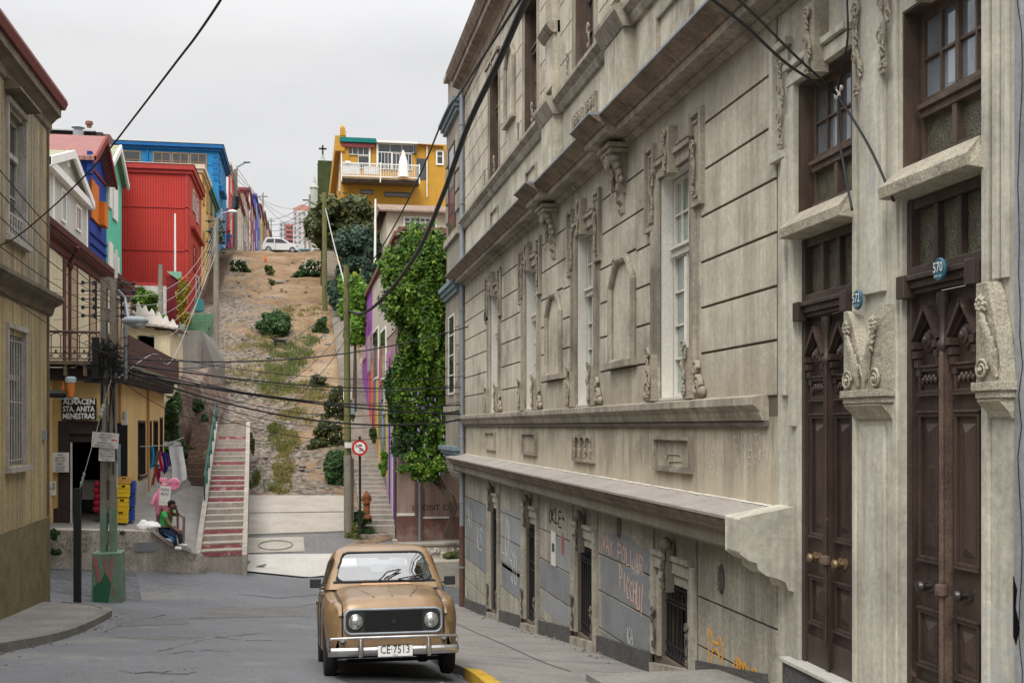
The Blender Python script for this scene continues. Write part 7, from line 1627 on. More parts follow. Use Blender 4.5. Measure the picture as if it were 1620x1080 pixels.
def lerp(x,xs,ys): return float(np.interp(x,xs,ys))
NY=[0,.02,.06,.12,.2,.26,.3,.36,.42,.5,.58,.62,.66,.74,.82,.88,.94,.98,1.02,1.1,1.3,1.6,2.0,2.4,2.62,2.68,2.74,2.82,2.9,3.0,3.05,3.1,3.2,3.28,3.36,3.42,3.5,3.58,3.62]
def section(y):
    hc=lerp(y,[0,.03,.08,.2,.6,1.0,1.1,3.3,3.62],[.70,.80,.835,.86,.92,.975,.98,.98,.95]); fe=lerp(y,[0,.08,.3,.7,1.1,3.2,3.62],[.66,.78,.84,.885,.925,.94,.90]); w=lerp(y,[0,.05,.15,.35,.8,1.2,3.3,3.62],[.60,.66,.70,.735,.742,.742,.742,.69]); zb=arch(y)
    bw=lerp(y,[0,1,3.62],[.535,.575,.60])
    pts=[(0,hc+.004),(.16,hc),(.30,hc-.004),(.45,hc-.012),(bw-.03,hc-.035),(bw,hc-.07),(bw+.012,hc-.075),(bw+.05,fe-.005),(w-.05,fe-.03),(w-.012,fe-.10),(w,fe-.20),(w+.004,max(zb+.1,.56)),(w-.002,max(zb+.04,.42)),(w-.015,zb),(w-.06,zb-.0)]
    # bonnet creases
    return pts
m_=MB(); n=len(section(0)); full=[]
for y in NY:
    h=section(y); yb_=y+0
    ring=[(-x,y,z) for x,z in h[::-1]]+[(x,y,z) for x,z in h[1:]]; full.append(ring)
K=len(full[0])
for r_ in full: m_.v+=r_
for j in range(len(NY)-1):
    for i in range(K-1): m_.f.append((j*K+i,(j+1)*K+i,(j+1)*K+i+1,j*K+i+1))
fr0=full[0]; b=len(m_.v); m_.v+=[(x*.98,-.012,z) for x,y,z in fr0]+[(-.62,-.008,.33),(.62,-.008,.33)]
m_.f.append(tuple([b+i for i in range(K)]+[b+K+1,b+K])); 
for i in range(K-1): m_.f.append((i,i+1,b+i+1,b+i))
re=full[-1]; b=len(m_.v); m_.v+=re; m_.f.append(tuple(b+i for i in range(K))[::-1])
body=cobj('body',m_,M['paint'],smooth=True)
# greenhouse rings
def ring(z):
    yf_=lerp(z,[.95,1.30,1.38,1.44,1.475],[1.02,1.33,1.42,1.62,2.0]); yr=lerp(z,[.95,1.30,1.38,1.44,1.475],[3.58,3.40,3.30,3.1,2.7]); w=lerp(z,[.95,1.30,1.38,1.43,1.475],[.685,.585,.55,.47,.25]); cr=.09; pts=[]
    for (cx,cy,a0) in ((w-cr,yr-cr,0),(-w+cr,yr-cr,90),(-w+cr,yf_+cr*.6,180),(w-cr,yf_+cr*.6,270)):
        for k in range(7): a=math.radians(a0+15*k); pts.append((cx+cr*math.cos(a),cy+cr*math.sin(a)*(.6 if a0>=180 else 1),z))
    # bow the windscreen forward in the middle
    return pts
m_=MB(); zs=[.93,1.0,1.1,1.2,1.30,1.345,1.38,1.41,1.44,1.46,1.475]; R_=[ring(z) for z in zs]; K=len(R_[0])
for r_ in R_: m_.v+=r_
for j in range(len(zs)-1):
    for i in range(K):
        if i%7==6 and 1<=j<=(4 if i in (20,6) else 3): continue     # openings for the glass
        m_.f.append((j*K+i,j*K+(i+1)%K,(j+1)*K+(i+1)%K,(j+1)*K+i))
for s in (-1,1):
    for (ya_,yb_) in ((1.12,1.34),(2.12,2.2),(2.92,2.98),(3.28,3.48)):
        wx=lambda z:(lerp(z,[.95,1.30],[.685,.585]))*s; o_=.16 if ya_==1.12 else 0; m_.add([(wx(1.0),ya_,1.0),(wx(1.0),yb_-(.12 if o_ else 0),1.0),(wx(1.3)-.0,yb_+o_*.3,1.3),(wx(1.3),ya_+o_,1.3)],[(0,1,2,3)])
m_.f.append(tuple((len(zs)-1)*K+i for i in range(K))); roof=cobj('roof',m_,M['paint'],smooth=True)
# windscreen
def wsy(z): return lerp(z,[.95,1.30,1.38],[1.02,1.33,1.42])
def wsp(x,z,o=0): e=max(0,(abs(x)-.38))/.2; return (x, wsy(z)-.012-o+.055*e*e, z+o*.3)
def rrect(w0,w1,z0,z1,r,n=6):
    pts=[]
    for (sx,zc,a0,ww) in ((1,z1-r,0,w1),(-1,z1-r,90,w1),(-1,z0+r,180,w0),(1,z0+r,270,w0)):
        for k in range(n+1): a=math.radians(a0+90*k/n); pts.append((sx*(ww-r)+r*math.cos(a), zc+r*math.sin(a)))
    return pts
wr=rrect(.565,.50,1.01,1.345,.10); q=MB(); cz=sum(z for x,z in wr)/len(wr); rows=[]
for s in (0,.35,.7,1): rows.append([wsp(x*s,cz+(z-cz)*s,.004) for x,z in wr])
q.v=[p for r_ in rows for p in r_]; KK=len(wr)
for j in range(3):
    for i in range(KK): q.f.append((j*KK+i,(j+1)*KK+i,(j+1)*KK+(i+1)%KK,j*KK+(i+1)%KK))
ws=cobj('windscreen',q,M['screen'],smooth='all'); q=MB(); q.tube([wsp(x,z,.008) for x,z in wr+[wr[0]]],.013,8,cap=False); cobj('windscreen_seal',q,M['plastic'],ws,smooth=True)
q=MB(); q.box(-.05,.08,1.36,1.38,1.26,1.31); 
for (x0,z0,x1,z1) in ((-.06,1.015,.18,1.13),(.17,1.02,.47,1.075)):
    a=Vector(wsp(x0,z0,.03)); b_=Vector(wsp(x1,z1,.035)); mid=(a+b_)/2+Vector((-.03,0,.03)) if x0<0 else (a+b_)/2; q.tube([a,mid,b_],.008,5); q.tube([b_-(b_-a)*.62+Vector((0,-.0,-.02)),b_+Vector((.02,0,.0))],.007,4); q.ball(a,.015)
cobj('wiper',q,M['plastic'],ws)
q=MB(); q.box(-.64,.64,1.12,3.4,.985,.99); cobj('cabin_floor',q,M['grime'])
q=MB(); q.prism([(-.6,1.06,.985),(.6,1.06,.985),(.58,1.30,.985),(-.58,1.30,.985)],(0,0,.035)); cobj('dashboard',q,M['plastic'])
for s in (-1,1): q=MB(); q.box(s*.32-.23,s*.32+.23,1.95,2.08,.99,1.20); cobj('seat',q,SURF('tan_vinyl_seat',(.33,.27,.19),var=.2,world=False),bevel=.05)
q=MB(); q.box(-.55,.55,2.85,2.98,.99,1.15); cobj('rear_seat',q,SURF('rear_vinyl',(.33,.27,.19),var=.2,world=False),bevel=.04)
q=MB(); q.tube([(.32+.17*math.cos(t*math.pi/10),1.42+.04*math.sin(t*math.pi/10),1.03+.14*math.sin(t*math.pi/10)) for t in range(21)],.010,6,cap=False); q.tube([(.17,1.42,1.03),(.49,1.42,1.03)],.01,5); cobj('steering_wheel',q,M['plastic'])
q=MB(); q.quad((-.45,3.44,1.04),(.45,3.44,1.04),(.42,3.40,1.26),(-.42,3.40,1.26)); cobj('rear_window',q,M['sideglass'],roof)
# reflections in the photo come from the street; side glass
for s in (-1,1):
    for (ya_,yb_) in ((1.38,2.12),(2.2,2.92),(2.98,3.28)):
        q=MB(); z0,z1=1.0,1.31; wx=lambda z:(lerp(z,[.95,1.30],[.685,.585])+.004)*s
        q.quad((wx(z0),ya_-.12 if ya_<1.5 else ya_,z0),(wx(z0),yb_,z0),(wx(z1),yb_,z1),(wx(z1),ya_+.03,z1)); cobj('side_window',q,M['sideglass'],roof)
for s in (-1,1):
    q=MB()
    for yy_ in (1.18,2.16,2.95): q.tube([(s*.748,yy_,.30 if yy_<2.9 else .75),(s*.75,yy_,.55 if yy_<2.9 else .8),(s*.742,yy_,.78),(s*.70,yy_,.93)],.006,4)
    q.tube([(s*.70,1.18,.945),(s*.70,3.3,.955)],.010,5); cobj('door_seam',q,M['plastic'],body); q=MB(); q.box(s*.745,s*.775,2.0,2.1,.80,.83); cobj('door_handle',q,M['chrome'],body)
# bonnet seams and creases
q=MB()
for s in (-1,1): q.tube([(s*(lerp(y,[0,1,3.62],[.535,.575,.60])+.005),y,section(y)[5][1]+.004) for y in (.0,.04,.1,.2,.4,.7,1.0)],.008,5); q.tube([(s*.545,-.014,.72),(s*.548,-.018,.5),(s*.54,-.018,.36)],.008,5)
cobj('bonnet_seam',q,M['plastic'],body)
q=MB()
def bz(x,y):
    p=section(y); return lerp(abs(x),[a for a,_ in p[:6]],[b for _,b in p[:6]])
for s in (-1,1): q.tube([(s*x,y,bz(x,y)-.001) for x,y in ((.20,.10),(.23,.25),(.30,.50),(.335,.75),(.36,.93))],.012,6,.006)
q.tube([(0,y,bz(0,y)-.002) for y in (.1,.4,.6,.85)],.010,6); cobj('bonnet_crease',q,M['paint'],body,smooth='all')
q=MB(); a=.975; 
pts=[(-.30,.93,a-.003),(-.27,1.02,a+.012),(.27,1.02,a+.012),(.30,.93,a-.003)]; q.tube(pts+[pts[0]],.007,5,cap=False); q.prism([(p[0]*.96,p[1],p[2]) for p in pts],(0,0,.006)); cobj('air_vent_flap',q,SURF('rust_edged_paint',(.52,.33,.2),var=.3,world=False,scale=8),body)
# grille
def rr2(w,z0,z1,r,y,n=6): return [(x,y,z) for x,z in rrect(w,w,z0,z1,r,n)]
q=MB(); q.prism(rr2(.515,.475,.705,.07,-.05),(0,.05,0)); gr=cobj('grille',q,M['plastic']); q=MB(); p_=rr2(.52,.468,.712,.075,-.052); q.tube(p_+[p_[0]],.013,8,cap=False); cobj('grille_surround',q,M['zinc'],gr,smooth=True)
q=MB()
for k in range(13): z_=.487+.0165*k; q.box(-.31,.31,-.062,-.05,z_,z_+.006)
for k in range(9): x_=-.31+.0775*k; q.box(x_-.002,x_+.002,-.0615,-.05,.48,.70)
q.lathe((0,-.066,.59),[(.03,0),(.03,-.004)],6,'y'); cobj('grille_slats',q,PLAIN('dark_grey_slats',(.02,.02,.021),.6,spec=.2),gr)
for s in (-1,1):
    q=MB(); q.lathe((s*.405,-.05,.59),[(.075,0),(.078,-.02),(.069,-.028)],24,'y'); hl=cobj('headlight',q,M['chrome'],smooth=True); q=MB(); q.lathe((s*.405,-.05,.59),[(.069,-.02),(.062,-.036),(.04,-.048),(.0,-.053)],24,'y'); cobj('lens',q,M['lens'],hl,smooth=True); q=MB(); q.lathe((s*.405,-.05,.59),[(.022,-.053),(.018,-.066),(0,-.068)],10,'y'); cobj('bulb_shield',q,M['zinc'],hl)
    q=MB(); q.lathe((s*.545,-.02,.405),[(.035,0),(.035,-.02),(.02,-.04),(0,-.042)],14,'y'); cobj('indicator_lamp',q,M['lens'],smooth=True)
# bumper
q=MB(); prof=[(-.10,.245),(-.155,.25),(-.175,.28),(-.175,.31),(-.15,.335),(-.10,.335)]
xs_=[-.70,-.67,-.5,0,.5,.67,.70]; yo=[.10,.03,0,-.01,0,.03,.10]
for x,y in zip(xs_,yo): q.v+=[(x,yp+y,z) for yp,z in prof]
for j in range(6):
    for i in range(6): q.f.append((j*6+i,j*6+(i+1)%6,(j+1)*6+(i+1)%6,(j+1)*6+i))
q.f.append(tuple(range(6))); q.f.append(tuple(36+i for i in range(6))[::-1]); bp_=cobj('bumper',q,M['chrome'],smooth=True)
q=MB(); q.tube([(-.69,.02,.31),(-.69,-.0,.41),(-.67,-.10,.425),(-.4,-.15,.43),(.4,-.15,.43),(.67,-.10,.425),(.69,-.0,.41),(.69,.02,.31)],.014,8); cobj('bumper_rail',q,M['chrome'],bp_,smooth=True)
for s in (-1,1): q=MB(); q.lathe((s*.36,-.185,.23),[(.018,0),(.028,.02),(.03,.12),(.02,.18),(.006,.19)],10); cobj('overrider',q,M['chrome'],bp_,smooth=True)
q=MB(); q.box(-.185,.185,-.20,-.19,.235,.355); pl=cobj('number_plate',q,M['white']); q=MB(); q.text('CE·7513',lambda u,v:(u*.80,-.204,.305+v),.115); q.text('CHILE',lambda u,v:(u,-.204,.25+v),.02); cobj('plate_characters',q,M['black'],pl)
q=MB(); q.tube([(-.185,-.203,.237),(.185,-.203,.237),(.185,-.203,.353),(-.185,-.203,.353),(-.185,-.203,.237)],.003,4); cobj('plate_border',q,M['black'],pl)
for s in (-1,1):
    q=MB(); q.box(s*.735,s*.865,1.26,1.31,.955,1.055); q.tube([(s*.66,1.30,.98),(s*.76,1.30,.99)],.012,6); cobj('mirror',q,M['plastic'],bevel=.018)
q=MB(); q.lathe((-.73,.95,.87),[(.0,0),(.03,.01),(.03,.05),(0,.06)],8); cobj('fender_knob',q,M['chrome'])
q=MB(); q.box(-.60,.60,.08,3.5,.22,.45); q.tube([(-.5,.0,.2),(.5,.0,.2)],.02,6); q.tube([(-.68,.62,.29),(.68,.62,.29)],.03,6); q.tube([(-.68,3.05,.29),(.68,3.05,.29)],.03,6); cobj('underbody',q,M['void'])
def tyre(x,y):
    s=1 if x>0 else -1; q=MB(); q.lathe((x,y,.295),[(.17,-.06),(.25,-.072),(.285,-.065),(.298,-.045),(.298,.045),(.285,.065),(.25,.072),(.17,.06)],28,'x'); w=cobj('wheel',q,M['rubber'],smooth=True)
    q=MB(); q.lathe((x+s*.03,y,.295),[(.175,-.02*s),(.175,.02*s),(.13,.028*s),(.11,.0),(.05,.02*s),(0,.03*s)],20,'x'); cobj('rim',q,M['zinc'],w,smooth=True)
    q=MB()
    for k in range(4): xx=x-.04+.027*k; q.lathe((xx,y,.295),[(.2995,-.002),(.2995,.002)],28,'x')
    cobj('tread',q,M['void'],w)
for x in (-.655,.655):
    for y in (.62,3.05): tyre(x,y)
# ================= WHITE CAR ON TOP =================
c=P(443.5,402,117.6); bz_=c.z+.02
wc=thing('white_hatchback','small silvery white hatchback parked sideways at the top of the slope','car',(c.x,c.y,bz_))
def wv(x,y,z): return (c.x+x,c.y+y,bz_+z)
side=[(-1.78,.25),(-1.80,.62),(-1.72,.92),(-1.45,1.40),(-1.2,1.50),(-.3,1.52),(.25,1.45),(.95,1.02),(1.55,.86),(1.78,.62),(1.80,.3)]
under=[(1.5,.26),(1.42,.5),(1.2,.62),(.98,.5),(.9,.26),(-.85,.26),(-.93,.5),(-1.15,.62),(-1.37,.5),(-1.45,.26)]
m_=MB(); poly=side+under; ins=[(x*.97,z-.0) for x,z in poly]
yw=[(-.82,1),( .82,1)]
m_.prism([wv(x,-.80,z) for x,z in poly],(0,1.6,0)); wbody=obj('body',m_,SURF('silver_white_paint',(.62,.66,.68),var=.05,rough=.3,coat=.6,bump=0,fine=0),wc,bevel=.06)
for pts in ([(-1.42,1.0),(-1.25,1.36),(-.62,1.40),(-.62,.98)],[(-.5,.98),(-.5,1.40),(.15,1.36),(.72,.98)]):
    q=MB(); q.add([wv(x,-.812,z) for x,z in pts],[(0,1,2,3)]); obj('side_window',q,GM,wc)
for x in (-1.15,1.2):
    q=MB(); q.lathe(wv(x,-.78,.30),[(.30,.15),(.30,-.02),(.2,-.03)],20,'y'); w=obj('wheel',q,M['rubber'],wc); q=MB(); q.lathe(wv(x,-.78,.30),[(.2,-.032),(.17,-.02),(.05,-.04),(0,-.045)],14,'y'); obj('rim',q,M['zinc'],w)
q=MB(); q.box(*[c.x-.5,c.x-.47],c.y-.815,c.y-.81,bz_+.35,bz_+.98); q.box(c.x-1.8,c.x-1.7,c.y-.75,c.y-.5,bz_+.75,bz_+.95); obj('door_seam',q,M['grime'],wc)
q=MB(); q.box(c.x+1.55,c.x+1.76,c.y-.82,c.y-.6,bz_+.62,bz_+.78); obj('headlight',q,M['lens'],wc)
# parts of two more cars beyond the crest
for (px,lb,w_,col) in ((485,'pale teal car roof showing over the crest behind the white hatchback',1.3,(.18,.33,.36)),(503,'whitish car roof showing over the crest near the stairs',.9,(.5,.5,.48))):
    q=P(px,400,124); t=thing('distant_car',lb,'car',tuple(q)); m_=MB(); m_.prism([(q.x-w_,q.y,q.z-.6),(q.x-w_,q.y,q.z+.1),(q.x-w_*.6,q.y,q.z+.45),(q.x+w_*.4,q.y,q.z+.45),(q.x+w_,q.y,q.z),(q.x+w_,q.y,q.z-.6)],(0,1.6,0)); obj('body',m_,cmat('dc%d'%px,col),t,bevel=.05); m_=MB(); m_.box(q.x-w_*.5,q.x+w_*.3,q.y-.01,q.y-.002,q.z+.12,q.z+.36); obj('side_window',m_,GM,t)
# ================= POLES, LAMPS, WIRES =================
M['polewood']=SURF('grey_pole',(.30,.27,.22),var=.25,scale=2,bump=.5,bscale=20,streak=.5,fine=.3); M['polegreen']=SURF('greenish_pole',(.19,.19,.075),var=.25,scale=2,bump=.4,streak=.4,fine=.3); M['mintpaint']=SURF('mint_green_paint',(.21,.31,.22),var=.3,scale=3,bump=.3,fine=.3,patch=.6,patchc=(.20,.16,.12),patchscale=2.5)
pb=P(172,945,26.5); Zp=26.5
def pz(py): return (HOR-py)/FPX*Zp
pole=thing('utility_pole','grey double column utility pole with green painted foot, crowded with cables and signs','utility pole',(pb.x,pb.y,pb.z))
m_=MB()
for dx in (-.10,.10): m_.box(pb.x+dx-.065,pb.x+dx+.065,pb.y-.12,pb.y+.12,pz(875),pz(440)+.0*dx)
for k in range(9): z_=pz(860)+k*.72; m_.box(pb.x-.04,pb.x+.04,pb.y-.08,pb.y+.08,z_,z_+.28)
obj('shaft',m_,M['polewood'],pole)
m_=MB()
for dx in (-.10,.10): m_.box(pb.x+dx-.07,pb.x+dx+.07,pb.y-.125,pb.y+.12,pz(876),pz(798)-.1*(dx>0))
obj('green_paint',m_,M['mintpaint'],pole)
m_=MB(); w0,w1=.33,.31; z0,z1=pb.z-.3,pz(872); m_.add([(pb.x-w0,pb.y-w0,z0),(pb.x+w0,pb.y-w0,z0),(pb.x+w0,pb.y+w0,z0),(pb.x-w0,pb.y+w0,z0),(pb.x-w1,pb.y-w1,z1),(pb.x+w1,pb.y-w1,z1),(pb.x+w1,pb.y+w1,z1),(pb.x-w1,pb.y+w1,z1)],[(0,3,2,1),(4,5,6,7),(0,1,5,4),(1,2,6,5),(2,3,7,6),(3,0,4,7)]); fb=obj('foot_block',m_,M['mintpaint'],pole,bevel=.02)
m_=MB()
y_=pb.y-.336
for (pts) in ([(-.30,.95),(-.20,.95),(-.10,.35),(-.16,.30)],[(-.06,.97),(.0,.97),(.02,.5),(-.02,.45)],[(.10,.95),(.17,.95),(.10,.4),(.04,.4)]): m_.add([(pb.x+u,y_,pb.z+v) for u,v in pts],[(0,1,2,3)])
obj('pink_stripe',m_,PLAIN('faded_pink',(.38,.14,.13),.8),fb)
m_=MB(); m_.add([(pb.x+u,y_-.002,pb.z+v) for u,v in ((-.28,-.1),(-.28,.30),(-.12,.42),(-.02,.62),(.10,.36),(.04,-.1))],[tuple(range(6))]); obj('dark_green_patch',m_,PLAIN('dark_green',(.03,.13,.06),.8),fb)
m_=MB(); m_.tube([(pb.x+.16,pb.y,pz(440)),(pb.x+.17,pb.y,pz(395))],.035,8); obj('white_mast',m_,M['white_wood'],pole)
# insulator racks
m_=MB(); rr=random.Random(2)
for s in (-1,1):
    m_.tube([(pb.x+s*.28,pb.y,pz(505)),(pb.x+s*.28,pb.y,pz(445))],.02,6)
    for k in range(5):
        z_=pz(500-13*k); m_.tube([(pb.x+s*.05,pb.y,z_),(pb.x+s*.55,pb.y-.05,z_)],.015,5); m_.lathe((pb.x+s*.30,pb.y-.05,z_-.05),[(.03,0),(.05,.02),(.03,.05),(.05,.08),(.02,.10)],8); m_.ball((pb.x+s*.55,pb.y-.05,z_),.045,.045,.05,8,5)
obj('insulator_rack',m_,M['iron'],pole)
m_=MB()
for k in range(150):
    a=Vector((pb.x+rr.uniform(-.3,.25),pb.y-.14+rr.uniform(-.1,.05),pz(rr.uniform(545,590)))); pts=[a]
    for j in range(4): pts.append(pts[-1]+Vector((rr.uniform(-.14,.14),rr.uniform(-.04,.04),rr.uniform(-.13,.13))))
    m_.tube(pts,rr.choice([.006,.009]),4)
for k in range(5): x_=pb.x-.18+.09*k; m_.tube([(x_,pb.y-.15,pz(560)),(x_+rr.uniform(-.1,.1),pb.y-.16,pz(620)),(x_+rr.uniform(-.06,.06),pb.y-.15,pz(rr.uniform(650,870)))],.014,5)
m_.box(pb.x-.32,pb.x-.18,pb.y-.25,pb.y-.1,pz(600),pz(535)); obj('cable_tangle',m_,M['wire'],pole)
m_=MB(); m_.box(pb.x-.5,pb.x+.35,pb.y-.16,pb.y-.06,pz(603),pz(598)); m_.box(pb.x-.5,pb.x+.35,pb.y-.2,pb.y+.0,pz(606),pz(603)); obj('crossarm',m_,M['iron'],pole)
# street lamp on it
m_=MB(); a=Vector((pb.x+.22,pb.y-.1,pz(480))); b_=P(203,503,25.9); m_.tube([a+Vector((0,0,.3)),a+Vector((.15,0,.12)),b_],.03,8); m_.tube([(pb.x+.36,pb.y,pz(600)),(pb.x+.36,pb.y,pz(480))],.045,8)
lamp=thing('street_lamp','grey cobra head street lamp hooked onto the crowded utility pole','street lamp',tuple(a)); obj('lamp_arm',m_,M['zinc'],lamp,smooth=True)
m_=MB(); m_.ball(tuple(b_+Vector((.14,0,-.06))),.30,.13,.11,14,8); obj('lamp_head',m_,M['zinc'],lamp,smooth=True); m_=MB(); m_.ball(tuple(b_+Vector((.20,0,-.13))),.19,.1,.11,12,8); obj('lamp_glass',m_,M['lens'],lamp,smooth=True)
# signs on the pole
def board(px,py,w,h,Z,label,lines,rot=0,arrow=False,name='hand_lettered_sign',ink='ink',size=None,mat='paper',bold=.1):
    if Z is None: v=sf(su(px),.14,0); Z=v.x*ST+v.y*CT
    c=P(px,py,Z); s=Z/FPX; W,H=w*s/2,h*s/2; t=thing(name,label,'sign',tuple(c)); ux=Vector((CT,-ST,0))*1.0; uz=Vector((0,0,1)); cr,sr=math.cos(rot),math.sin(rot); ax=ux*cr+uz*sr; az=uz*cr-ux*sr; n=Vector((-ST,-CT,0))
    m_=MB(); m_.obox(c,ax*W,n*.012,az*H); obj('board',m_,M[mat],t); m_=MB(); sz_=size or H*2/(len(lines)+.6)*.9
    for i,l in enumerate(lines):
        v0=H*2*(.5-(i+.7)/(len(lines)+.4)); handwrite(m_,l.upper().replace('Ñ','N'),lambda u,v:c+ax*u+az*(v+v0)+n*.018,sz_*.72,min(sz_*.62,W*1.86/max(1,len(l))),sz_*.72*bold,int(px)+i,.04)
    obj('lettering',m_,M[ink],t)
    if name=='shop_sign':
        bpy.data.objects.remove([o for o in t.children if o.name.startswith('lettering')][0]); 
        for i,l in enumerate(lines):
            q=MB(); q.text(l,lambda u,v:(u,v,0),.205,.03); w_=max(v[0] for v in q.v)-min(v[0] for v in q.v); v0=H*2*(.5-(i+.5)/3); cx_=(max(v[0] for v in q.v)+min(v[0] for v in q.v))/2
            q.v=[tuple(c+ax*((u-cx_)*W*1.84/w_)+az*(v+v0)+n*.018) for u,v,_ in q.v]; obj('lettering',q,M[ink],t)
    if arrow:
        m_=MB(); m_.add([c+ax*u*W+az*v*W+n*.018 for u,v in ((.45,.05),(.62,.15),(.62,.09),(.92,.09),(.92,.01),(.62,.01),(.62,-.05))],[tuple(range(7))]); obj('arrow',m_,PLAIN('red_arrow',(.6,.02,.02)),t)
    return t
M['ink2']=PLAIN('faded_ink',(.30,.27,.28),.8)
board(166.5,696,42,24,26.2,'white hand lettered sign with red arrow on the utility pole',['   MODISTERIA','DESAYUNO','OSTA','ARTESANIAS','ABROCHA NUTRE'],-.08,True,ink='ink2',size=.055)
board(169,719,25,20,26.25,'smaller white hand lettered card under the arrow sign on the pole',['NIÑAS','CALLE AL CINE','FIESTA SERENA','TV ROJA'],-.04,ink='ink2',size=.05)
board(181,753,9,38,26.6,'narrow white strip poster behind the utility pole, below the arrow sign',['I','M','A','L'],0,ink='ink2',size=.07)
board(96,731,26,31,None,'white hand written price list on the yellow wall left of the shop door',['PAN','HUEVOS','BEBIDAS','ARROZ','HELADO','QUESO'],0,ink='ink2',size=.07)
board(82,772,13,22,None,'small white notice with black marks low on the left store wall',['A o','M-o','a J'],0,ink='ink',size=.1)
board(125,647,55,34,None,'black shop sign with three lines of bold white lettering over the store door',['ALMACEN','STA. ANITA','MENESTRAS'],0,ink='white',mat='black',size=.245,name='shop_sign',bold=.13)
board(197,661,9,22,33.2,'narrow green and white drink poster hanging by the side door of the store',['e','r','4'],0,ink='mintpaint',size=.12,mat='paper',name='poster')
# bottle-and-glass cut-out sign, awning tube
dz=sf(su(110),.5,0); DZ=dz.x*ST+dz.y*CT
t=thing('drink_sign','painted cutout sign of an orange drink bottle and glass above the shop sign','sign',tuple(P(110,625,32))); c=P(100,612,DZ); m_=MB(); n=Vector((-ST,-CT,0))
m_.lathe((c.x,c.y,P(0,626,DZ).z),[(.07,0),(.07,.2),(.03,.3),(.03,.38),(0,.38)],10); obj('bottle',m_,PLAIN('orange_brown',(.5,.14,.03)),t,smooth=True); c=P(112,612,DZ); m_=MB(); m_.lathe((c.x,c.y,P(0,628,DZ).z),[(.09,0),(.13,.42),(0,.42)],12); obj('glass',m_,PLAIN('orange_drink',(.62,.20,.04)),t,smooth=True); m_=MB(); m_.lathe((c.x,c.y,P(0,605,DZ).z),[(.14,0),(.15,.12),(.1,.16),(0,.16)],10); m_.box(c.x-.3,c.x+.2,c.y-.02,c.y+.02,P(0,632,DZ).z,P(0,628,DZ).z); obj('foam',m_,PLAIN('pale_blue',(.45,.55,.6)),t)
m_=MB(); a=P(60,623,DZ-.6); b_=P(103,623,DZ-.1); m_.tube([a,b_],.10,10); obj('awning_tube',m_,M['plastic'],label='black rolled awning tube over the shop front',cat='awning',smooth=True)
# black guy post and guy wire
c=P(122.5,958,25); m_=MB(); m_.box(c.x-.075,c.x+.075,c.y-.05,c.y+.05,c.z-.2,P(0,772,25).z); gpst=thing('guy_post','black steel channel post standing on the left pavement','post',tuple(c)); obj('channel',m_,M['iron'],gpst)
m_=MB(); a=P(126,774,25); b_=P(176,600,26.3); m_.tube([a,b_],.008,5); 
for k in range(3): q=a.lerp(b_,.05+.04*k); m_.ball(tuple(q),.03,.03,.06,6,4)
for k in range(3): q=a.lerp(b_,.66+.04*k); m_.ball(tuple(q),.05,.05,.07,8,5)
obj('guy_wire',m_,M['wire_light'],label='tensioned guy wire from the black post up to the utility pole',cat='wire')
# other poles
def pol(name,label,px,pyb,pyt,Z,r,mat,px2=None):
    a=P(px,pyb,Z); b_=P(px2 or px,pyt,Z); t=thing(name,label,'pole',tuple(a)); m_=MB(); m_.tube([a-Vector((0,0,.4)),b_],r,10,r*.75); obj('shaft',m_,mat,t,smooth=True); return t,a,b_
t,a,b_=pol('wooden_pole','greenish wooden pole at the foot of the right stairs behind the round sign',551,850,420,39.9,.13,M['polegreen'],548)
m_=MB(); m_.tube([P(551,850,39.8),P(550.5,720,39.8)],.145,10); obj('dark_base',m_,M['polewood'],t,smooth=True); m_=MB(); q=P(551,704,39.7); m_.box(q.x-.12,q.x+.12,q.y-.03,q.y,q.z-.09,q.z+.09); obj('notice_plate',m_,M['paper'],t)
t,a,b_=pol('wooden_pole','thin greenish pole half way up the right side of the slope',514,497,305,83,.20,M['polegreen'],513)
t,a,b_=pol('utility_pole','grey utility pole at the left edge of the slope below the red house',342,566,345,68,.19,M['polewood'])
m_=MB(); z_=P(0,350,68).z
for k in range(4): m_.tube([(a.x-.6,a.y,z_-.6*k),(a.x+.6,a.y,z_-.6*k)],.04,5); m_.ball((a.x+.4,a.y,z_-.6*k),.1); m_.ball((a.x-.4,a.y,z_-.6*k),.1)
obj('insulator_rack',m_,M['iron'],t)
l=thing('street_lamp','pale street lamp arm reaching right from the grey pole below the red house','street lamp',tuple(P(342,345,68))); m_=MB(); m_.tube([P(342,352,68),P(350,338,68),P(366,334,68)],.05,6); obj('lamp_arm',m_,M['zinc'],l); m_=MB(); q=P(368,334.5,68); m_.ball(tuple(q),.28,.14,.09,10,6); obj('lamp_head',m_,M['white'],l,smooth=True)
t,a,b_=pol('utility_pole','tall lamp pole in front of the scarlet house at the top left',372,404,268,118,.24,M['polewood'],373)
m_=MB(); 
for k in range(5): q=P(373,312+k*4,117.8); m_.ball(tuple(q),.45,.3,.18,8,5)
obj('cable_joint',m_,M['iron'],t)
l=thing('street_lamp','hooked street lamp high on the pole before the scarlet house against the sky','street lamp',tuple(b_)); m_=MB(); m_.tube([P(373,270,118),P(376,264,118),P(388,257,118)],.09,6); obj('lamp_arm',m_,M['zinc'],l); m_=MB(); q=P(391,256.5,118); m_.ball(tuple(q),.38,.2,.12,10,6); obj('lamp_head',m_,M['zinc'],l,smooth=True)
for (px,pt,Z,lb) in ((416,305,230,'distant utility pole beyond the violet blue house'),(429,345,300,'most distant utility pole at the end of the left row'),(490,308,150,'dark utility pole left of the church pinnacle on the skyline'),(483,345,200,'thin distant pole in front of the apartment blocks')):
    t,a,b_=pol('utility_pole',lb,px,400,pt,Z,.16,M['polewood']); m_=MB(); m_.box(b_.x-.9,b_.x+.9,b_.y-.06,b_.y+.06,b_.z-.8,b_.z-.65); obj('crossarm',m_,M['iron'],t)
